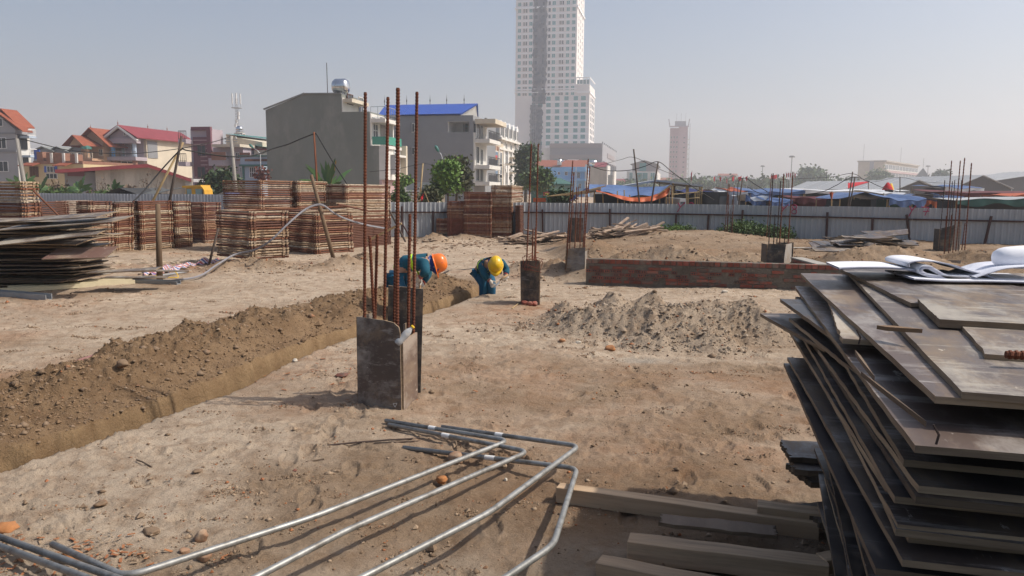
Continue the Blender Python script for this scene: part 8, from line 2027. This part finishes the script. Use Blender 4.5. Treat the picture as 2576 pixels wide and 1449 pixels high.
# ------------------------------------------------------------------ squared timbers by the stack
P('timber', (0.50, 0.36, 0.235), (0.38, 0.26, 0.16), scale=3.5, stretch=(.25, 4, 4), rough=.85, bump=.25, bscale=18, bdist=.006, rand=.18, c3=(.20, .15, .105), s3=2.5, m3=(.5, .72))
def timber(label, a, b, w, h, z=0.0, dz=0.0):
    p, q = gp(*a), gp(*b); p.z += z; q.z += z + dz; d = q - p; L = d.length; mb = MB(); n = 6
    for i in range(n + 1):
        x = L * i / n; j = .0025
        for y, zz in ((-w / 2, 0), (w / 2, 0), (w / 2, h), (-w / 2, h)): mb.v.append((x, y + random.uniform(-j, j), zz + random.uniform(-j, j)))
    for i in range(n):
        for k in range(4): a_ = i * 4; k2 = (k + 1) % 4; mb.f.append((a_ + k, a_ + 4 + k, a_ + 4 + k2, a_ + k2)); mb.m.append(0)
    mb.f += [(0, 1, 2, 3), (n * 4 + 3, n * 4 + 2, n * 4 + 1, n * 4)]; mb.m += [0, 0]
    for i, f in enumerate(mb.f): mb.f[i] = f[::-1]
    yaw = math.atan2(d.y, d.x); pit = math.asin(d.z / L)
    o = link('squared_timber', mb.mesh('squared_timber', 'timber'), mw=Matrix.Translation(p) @ Matrix.Rotation(yaw, 4, 'Z') @ Matrix.Rotation(-pit, 4, 'Y'))
    bv = o.modifiers.new('bevel', 'BEVEL'); bv.width = .004; bv.segments = 2
    return tag(o, label, 'timber')
timber('longest squared timber running under the bent pipe towards the stack', (1404, 1258), (2060, 1352), .085, .09)
timber('short timber lying on the long one beside the stack foot', (1903, 1322), (2120, 1350), .10, .08, .045)
timber('thick timber at the bottom right with a sawn end', (1580, 1410), (2080, 1475), .11, .10, .02)
timber('lowest timber with nail holes at the bottom edge', (1506, 1452), (1900, 1530), .10, .09)
timber('bright sawn timber end by the stack at the bottom edge', (2062, 1468), (2300, 1430), .08, .07, .06)
tag(link('offcut_board', sheet_mesh('offcut_board', .55, .12, .02, .003, 77, 'scrap_wood', 'ply_edge'), mw=Matrix.Translation(gp(1660, 1368) + V((0, 0, .09))) @ Matrix.Rotation(R(-14), 4, 'Z')), 'thin dark board resting behind the thick timber', 'board')

# thin rebars and twigs on the ground
def ground_rod(label, pts, r, m, name='rebar_rod', cat='rebar'):
    q = [gp(u, v) + V((0, 0, r + .004)) for u, v in pts]; return tag(MB().tube(q, r, 6).build(name, m), label, cat)
ground_rod('twisted dark rebar lying left of the bent pipes', [(812, 1125), (900, 1116), (980, 1110), (1058, 1106)], .006, 'rebar_dark'); ground_rod('thin second rod beside the twisted rebar', [(940, 1118), (1056, 1112)], .004, 'rebar_dark'); ground_rod('short rod on the sand left of the twisted rebar', [(770, 1165), (815, 1158)], .005, 'dry_twig', 'twig', 'twig')
ground_rod('small dark twig on the sand below the trench', [(344, 1160), (360, 1166), (382, 1178)], .005, 'dry_twig', 'twig', 'twig'); ground_rod('thin stick on the ground left of the black formwork', [(1848, 1010), (1860, 1000)], .004, 'dry_twig', 'twig', 'twig'); ground_rod('straight stick lying before the worker in the yellow helmet', [(1288, 778), (1318, 754)], .008, 'bamboo', 'stick', 'stick')
ground_rod('short stick under the nearest bent pipes', [(1035, 1080), (1062, 1072)], .006, 'wood_door', 'stick', 'stick')
# pinkish hose along the spoil bank
P('hose', (0.28, 0.14, 0.13), (0.22, 0.11, 0.10), scale=4, rough=.6)
q = [gp(u, v) + V((0, 0, .02)) for u, v in ((-40, 994), (0, 978), (60, 962), (130, 938), (200, 912), (290, 884), (360, 862), (420, 846), (480, 832), (560, 812), (640, 795))]
tag(MB().tube(smooth_curve(q, 6), .02, 6).build('hose', 'hose', None, True), 'long pinkish hose lying along the back of the spoil bank', 'hose')
q = [gp(u, v) + V((0, 0, .012)) for u, v in ((1090, 700), (1130, 682), (1165, 680), (1200, 676))]; tag(MB().tube(q, .012, 6).build('hose', 'cable'), 'dark thin hose end behind the two workers', 'hose')
# ------------------------------------------------------------------ the two workers
P('skin_tone', (0.36, 0.20, 0.13), (0.31, 0.17, 0.11), scale=8, rough=.6)
P('jacket_teal', (0.012, 0.098, 0.148), (0.008, 0.070, 0.110), scale=5, rough=.85, bump=.5, bscale=9, bdist=.03)
P('trouser_blue', (0.012, 0.095, 0.18), (0.010, 0.072, 0.14), scale=5, rough=.85, bump=.5, bscale=9, bdist=.03)
P('hi_vis', (0.50, 0.78, 0.03), (0.44, 0.70, 0.03), scale=5, rough=.5)
P('helmet_orange', (0.78, 0.17, 0.02), (0.72, 0.15, 0.02), scale=3, rough=.3, spec=.5)
P('helmet_yellow', (0.75, 0.47, 0.01), (0.70, 0.42, 0.01), scale=3, rough=.35, spec=.5)
P('scarf_blue', (0.025, 0.05, 0.22), (0.55, 0.6, 0.7), scale=26, rough=.9, lo=.56, hi=.62)
P('glove_white', (0.62, 0.57, 0.50), (0.50, 0.44, 0.38), scale=14, rough=.95)
P('glove_red', (0.45, 0.10, 0.09), (0.4, 0.09, 0.08), scale=14, rough=.95)
P('boot', (0.04, 0.035, 0.03), (0.05, 0.045, 0.035), scale=6)
P('tool_wood', (0.42, 0.28, 0.16), (0.34, 0.21, 0.12), scale=8, stretch=(1, 1, .2))
def skin_mesh(name, nodes, edges, root, m, sub=2):
    """one continuous surface grown over a joint graph; nodes: name -> (co, r) or (co, rx, ry)"""
    names = list(nodes); me = bpy.data.meshes.new(name); me.from_pydata([tuple(nodes[n][0]) for n in names], [(names.index(a), names.index(b)) for a, b in edges], [])
    o = bpy.data.objects.new(name, me); col.objects.link(o)
    o.modifiers.new('skin', 'SKIN').use_smooth_shade = True
    if not me.skin_vertices:
        bpy.context.view_layer.objects.active = o
        me.attributes
    sv = me.skin_vertices[0].data if me.skin_vertices else None
    if sv is None: raise RuntimeError('no skin layer')
    for i, n in enumerate(names):
        q = nodes[n]; sv[i].radius = (q[1], q[2] if len(q) > 2 else q[1]); sv[i].use_root = (n == root)
    if sub: s = o.modifiers.new('sub', 'SUBSURF'); s.levels = s.render_levels = sub
    dg = bpy.context.evaluated_depsgraph_get(); res = bpy.data.meshes.new_from_object(o.evaluated_get(dg))
    bpy.data.objects.remove(o); bpy.data.meshes.remove(me)
    res.name = name; res.materials.clear(); res.materials.append(MATS[m]); res.polygons.foreach_set('use_smooth', [True] * len(res.polygons)); return res
def glove(parent, wrist, fwd, palm_n, curl, m, s=1.0):
    """hand with palm, four fingers of different length and a thumb from the side of the palm, curled"""
    w = V(wrist); f = V(fwd).normalized(); n = V(palm_n).normalized(); side = f.cross(n).normalized(); n = side.cross(f).normalized()
    N = {'w': (w - f * .02, .028 * s), 'p': (w + f * .045 * s, .034 * s, .02 * s)}; E = [('w', 'p')]
    for i, (off, L) in enumerate(((-.03, .07), (-.01, .08), (.011, .076), (.03, .06))):
        b = w + f * .085 * s + side * off * s; a1 = b + (f * math.cos(curl) + n * math.sin(curl)) * L * .45 * s; a2 = a1 + (f * math.cos(curl * 2.1) + n * math.sin(curl * 2.1)) * L * .35 * s; a3 = a2 + (f * math.cos(curl * 3) + n * math.sin(curl * 3)) * L * .25 * s
        N[f'b{i}'] = (b, .0105 * s); N[f'c{i}'] = (a1, .0095 * s); N[f'd{i}'] = (a2, .0085 * s); N[f'e{i}'] = (a3, .007 * s); E += [('p', f'b{i}'), (f'b{i}', f'c{i}'), (f'c{i}', f'd{i}'), (f'd{i}', f'e{i}')]
    tb = w + f * .03 * s - side * .035 * s; N['t0'] = (tb, .012 * s); N['t1'] = (tb + (f * .6 - side * .5 + n * .5) * .035 * s, .0105 * s); N['t2'] = (tb + (f * .8 - side * .2 + n * 1.0) * .055 * s, .009 * s); E += [('p', 't0'), ('t0', 't1'), ('t1', 't2')]
    return link('glove', skin_mesh('glove', N, E, 'p', m, 1), parent)
def helmet(parent, c, up, fwd, m, r=.118):
    """hard hat: dome with ridge, brim all round, peak in front, band below"""
    u = V(up).normalized(); f = (V(fwd) - u * V(fwd).dot(u)).normalized(); s = f.cross(u)
    B = Matrix((f, s, u)).transposed(); mb = MB(); n = 28
    prof = [(1.0, -.25), (1.0, 0), (.985, .2), (.93, .45), (.80, .72), (.58, .92), (.3, 1.02), (.0, 1.05)]
    for rr_, z in prof:
        for j in range(n):
            a = 2 * math.pi * j / n; x, y = math.cos(a), math.sin(a); e = 1.16
            rid = .035 * max(0, 1 - abs(y) * rr_ / .22) if z > .3 else 0
            mb.v.append(tuple(V(c) + B @ V((r * e * rr_ * x, r * rr_ * .96 * y, r * (z + rid)))))
    for i in range(len(prof) - 1):
        for j in range(n): j2 = (j + 1) % n; mb.f.append((i * n + j, i * n + j2, (i + 1) * n + j2, (i + 1) * n + j)); mb.m.append(0)
    shell = mb.build('helmet', m, parent, True); mb = MB()
    for k, (rr_, z) in enumerate(((.98, -.2), (1.12, -.3), (1.12, -.35), (.98, -.27))):
        for j in range(n):
            a = 2 * math.pi * j / n; x, y = math.cos(a), math.sin(a); pk = 1 + (.32 * max(0, x) ** 2 if k in (1, 2) else 0)
            mb.v.append(tuple(V(c) + B @ V((r * 1.16 * rr_ * pk * x, r * .98 * rr_ * y, r * (z - (.16 * max(0, x) ** 2 if k in (1, 2) else 0))))))
    for k in range(4):
        for j in range(n): j2 = (j + 1) % n; k2 = (k + 1) % 4; mb.f.append((k * n + j, k * n + j2, k2 * n + j2, k2 * n + j)); mb.m.append(0)
    mb.build('brim', m, shell, True)
def band(parent, pts, w, m, name='reflective_band'):
    """strip along points; w = half width vector per point"""
    mb = MB()
    for p, q in pts: mb.v += [tuple(V(p) - V(q)), tuple(V(p) + V(q))]
    for i in range(len(pts) - 1): mb.f.append((2 * i, 2 * i + 1, 2 * i + 3, 2 * i + 2)); mb.m.append(0)
    return mb.build(name, m, parent, True)
def ring_band(parent, target, c, axis, half, m, mats='hi_vis', off=.006, name='reflective_band', arc=(0, 360)):
    """band wrapped round a garment: rays are shot inwards on to the cloth so that the band follows it"""
    from mathutils.bvhtree import BVHTree
    me = target.data; bv = BVHTree.FromPolygons([v.co.copy() for v in me.vertices], [tuple(p.vertices) for p in me.polygons])
    a = V(axis).normalized(); x = a.cross(V((0, 0, 1)) if abs(a.z) < .9 else V((0, 1, 0))).normalized(); y = a.cross(x); rows = []
    for k in (-1, 0, 1):
        row = []
        for i in range(41):
            t_ = R(arc[0] + (arc[1] - arc[0]) * i / 40); d = x * math.cos(t_) + y * math.sin(t_); o = V(c) + a * (half * k)
            h = bv.ray_cast(o + d * .6, -d, .62); row.append((h[0] + d * off) if h[0] is not None else None)
        rows.append(row)
    mb = MB(); idx = {}
    for k in range(2):
        for i in range(40):
            q = [rows[k][i], rows[k][i + 1], rows[k + 1][i + 1], rows[k + 1][i]]
            if any(p is None for p in q): continue
            b = len(mb.v); mb.v += [tuple(p) for p in q]; mb.f.append((b, b + 1, b + 2, b + 3)); mb.m.append(0)
    if mb.f: mb.build(name, mats, parent, True)

def worker(label, root, J, hel, hel_up, hel_fwd, hmat, tool):
    """J: joints in world space"""
    o = V(root); t = thing('person', label, 'person', o); j = {k: V(v) - o for k, v in J.items()}
    mid = lambda a, b, f: j[a].lerp(j[b], f)
    N = {'pel': (j['pel'], .13, .11), 'wai': (j['wai'], .125, .10), 'che': (j['che'], .145, .115), 'upc': (j['upc'], .12, .09), 'nek': (j['nek'], .055), 'hed': (j['hed'], .085, .075), 'crn': (j['crn'], .07, .065)}
    E = [('pel', 'wai'), ('wai', 'che'), ('che', 'upc'), ('upc', 'nek'), ('nek', 'hed'), ('hed', 'crn')]
    jn, je = {k: (v[0], v[1] * 1.12, (v[2] if len(v) > 2 else v[1]) * 1.15) for k, v in N.items() if k in ('pel', 'wai', 'che', 'upc')}, E[:3]
    tn, te = {'pel': (j['pel'], .15, .125)}, []
    for s in 'RL':
        N['sh' + s] = (j['sh' + s], .062); N['el' + s] = (j['el' + s], .046); N['wr' + s] = (j['wr' + s], .03); E += [('upc', 'sh' + s), ('sh' + s, 'el' + s), ('el' + s, 'wr' + s)]
        N['hi' + s] = (j['hi' + s], .09); N['kn' + s] = (j['kn' + s], .06); N['an' + s] = (j['an' + s], .042); N['to' + s] = (j['to' + s], .04, .03); E += [('pel', 'hi' + s), ('hi' + s, 'kn' + s), ('kn' + s, 'an' + s), ('an' + s, 'to' + s)]
        jn['sh' + s] = (j['sh' + s], .082); jn['el' + s] = (j['el' + s], .066); jn['cu' + s] = (mid('el' + s, 'wr' + s, .9), .05); je = je + [('upc', 'sh' + s), ('sh' + s, 'el' + s), ('el' + s, 'cu' + s)]
        tn['hi' + s] = (j['hi' + s], .112); tn['kn' + s] = (j['kn' + s], .085); tn['an' + s] = (mid('kn' + s, 'an' + s, .92), .07); te += [('pel', 'hi' + s), ('hi' + s, 'kn' + s), ('kn' + s, 'an' + s)]
    link('body', skin_mesh('body', N, E, 'pel', 'skin_tone', 2), t)
    jk = link('jacket', skin_mesh('jacket', jn, je, 'che', 'jacket_teal', 2), t); link('trousers', skin_mesh('trousers', tn, te, 'pel', 'trouser_blue', 2), t)
    for s in 'RL':
        d = (j['to' + s] - j['an' + s]); MB().tube([j['an' + s] + V((0, 0, .08)), j['an' + s] - V((0, 0, .02)), j['an' + s].lerp(j['to' + s], .6) - V((0, 0, .01)), j['to' + s] + d * .15], [.06, .06, .055, .03], 10).build('boot', 'boot', t, True)
        glove(t, j['wr' + s], j['wr' + s] - j['el' + s] + V((0, 0, -.06)), V((.3 if s == 'R' else -.3, -1, .2)), .75, 'glove_white', 1.12); MB().tube([j['wr' + s].lerp(j['el' + s], .12), j['wr' + s].lerp(j['el' + s], .02)], .041, 12).build('glove_cuff', 'glove_red', t, True)
    # bands: round the hem of the jacket and round the chest, and a brace over each shoulder
    ax = j['che'] - j['wai']
    ring_band(t, jk, j['pel'].lerp(j['wai'], .45), j['wai'] - j['pel'], .028, None)
    ring_band(t, jk, j['wai'].lerp(j['che'], .75), ax, .026, None)
    # head: face, ears, scarf, helmet
    u = V(hel_up).normalized(); f = V(hel_fwd).normalized(); s_ = f.cross(u); hc = j['hed']
    MB().lathe([(.0, -.012), (.014, -.01), (.018, .0), (.01, .02), (0, .03)], 8).build('nose', 'skin_tone', t, True).matrix_basis = Matrix.Translation(hc + f * .085) 
    for k in (-1, 1):
        MB().lathe([(0, -.008), (.01, -.004), (.01, .004), (0, .008)], 8).build('eye', 'white_paint', t, True).matrix_basis = Matrix.Translation(hc + f * .078 + s_ * .032 * k + u * .02)
        MB().lathe([(0, -.03), (.016, -.015), (.018, .01), (0, .03)], 8).build('ear', 'skin_tone', t, True).matrix_basis = Matrix.Translation(hc + s_ * .085 * k)
    sc = {'a': (j['upc'].lerp(j['nek'], .75), .085), 'b': (j['nek'].lerp(j['hed'], .5), .098), 'c': (j['hed'] + u * .01 + f * .012, .103, .096)}
    link('head_scarf', skin_mesh('head_scarf', sc, [('a', 'b'), ('b', 'c')], 'b', 'scarf_blue', 2), t)
    helmet(t, V(hel) - o, u, f, hmat)
    return t
# --- worker bending sideways in the trench, orange helmet
Yw = 10.72; W = lambda u, v, dy=0.0: at(u, v, Yw + dy)
pel = W(994, 690); 
J1 = {'pel': pel, 'wai': W(1018, 664), 'che': W(1046, 656), 'upc': W(1068, 658), 'nek': W(1086, 663), 'hed': W(1097, 668), 'crn': W(1107, 666),
      'shR': W(1066, 662, -.17), 'elR': W(1072, 686, -.26), 'wrR': W(1057, 697, -.20), 'shL': W(1070, 660, .17), 'elL': W(1078, 690, .20), 'wrL': W(1062, 712, .06),
      'hiR': pel + V((.02, -.10, -.06)), 'hiL': pel + V((.02, .10, -.06)), 'knR': V((-1.44, Yw - .12, .12)), 'knL': V((-1.50, Yw + .14, .14)), 'anR': V((-1.52, Yw - .13, -.26)), 'anL': V((-1.56, Yw + .15, -.26)), 'toR': V((-1.36, Yw - .14, -.31)), 'toL': V((-1.40, Yw + .16, -.31))}
t1 = worker('worker in teal overalls and orange helmet bending over the trench', (-1.5, Yw, -.34), J1, W(1102, 662), (.93, .0, .30), (.25, -.1, -.95), 'helmet_orange', None)
a = W(1057, 700, -.20); b = W(1050, 760, -.05); b.z = -.3
ts = thing('shovel', 'wooden-handled shovel held by the worker in the orange helmet', 'shovel', (b.x, b.y, b.z))
MB().tube([a - b + V((.01, 0, .12)), V((0, 0, .1))], .017, 8).build('handle', 'tool_wood', ts, True); MB().tube([(0, 0, .12), (0, 0, .06), (.0, 0, -.02), (.0, 0, -.12)], [.02, .085, .09, .02], 10).build('blade', 'steel', ts).scale = (1, .25, 1)
# --- worker bending towards the camera, yellow helmet
Y2 = 12.95; W = lambda u, v, dy=0.0: at(u, v, Y2 + dy)
J2 = {'pel': W(1214, 684, .22), 'wai': W(1220, 668, .12), 'che': W(1228, 664, -.02), 'upc': W(1238, 664, -.16), 'nek': W(1244, 668, -.26), 'hed': W(1247, 673, -.33), 'crn': W(1248, 664, -.38),
      'shR': W(1213, 670, -.12), 'elR': W(1219, 694, -.22), 'wrR': W(1232, 706, -.24), 'shL': W(1262, 662, -.10), 'elL': W(1275, 678, -.10), 'wrL': W(1272, 692, -.20)}
pel = J2['pel']; J2.update({'hiR': pel + V((-.09, .0, -.05)), 'hiL': pel + V((.10, .0, -.05)), 'knR': W(1217, 712, .02), 'knL': W(1236, 712, .02)})
J2.update({'anR': V((J2['knR'].x - .02, Y2 + .16, -.26)), 'anL': V((J2['knL'].x, Y2 + .18, -.26)), 'toR': V((J2['knR'].x - .04, Y2 + .0, -.31)), 'toL': V((J2['knL'].x + .03, Y2 + .02, -.31))})
t2 = worker('worker in teal overalls and yellow helmet crouching towards the camera', (-.45, Y2 + .15, -.34), J2, W(1247, 664, -.36), (.05, -.80, .60), (.0, -.60, -.80), 'helmet_yellow', None)
a = W(1274, 694, -.22); b = W(1258, 705, -.32)
tt_ = thing('hand_trowel', 'small wooden-handled trowel in the hand of the worker in the yellow helmet', 'trowel', (a.x, a.y, a.z))
MB().tube([V((.02, 0, .02)), b - a], [.018, .014], 8).build('handle', 'tool_wood', tt_, True); d = (b - a); MB().add([d, d * 1.35 + V((.03, 0, -.03)), d * 1.9 + V((0, 0, -.06)), d * 1.35 + V((-.03, 0, -.05)), d + V((0, 0, .006)), d * 1.35 + V((.03, 0, -.024)), d * 1.9 + V((0, 0, -.055)), d * 1.35 + V((-.03, 0, -.044))], [(0, 1, 2, 3), (7, 6, 5, 4), (0, 4, 5, 1), (1, 5, 6, 2), (2, 6, 7, 3), (3, 7, 4, 0)]).build('blade', 'steel', tt_)
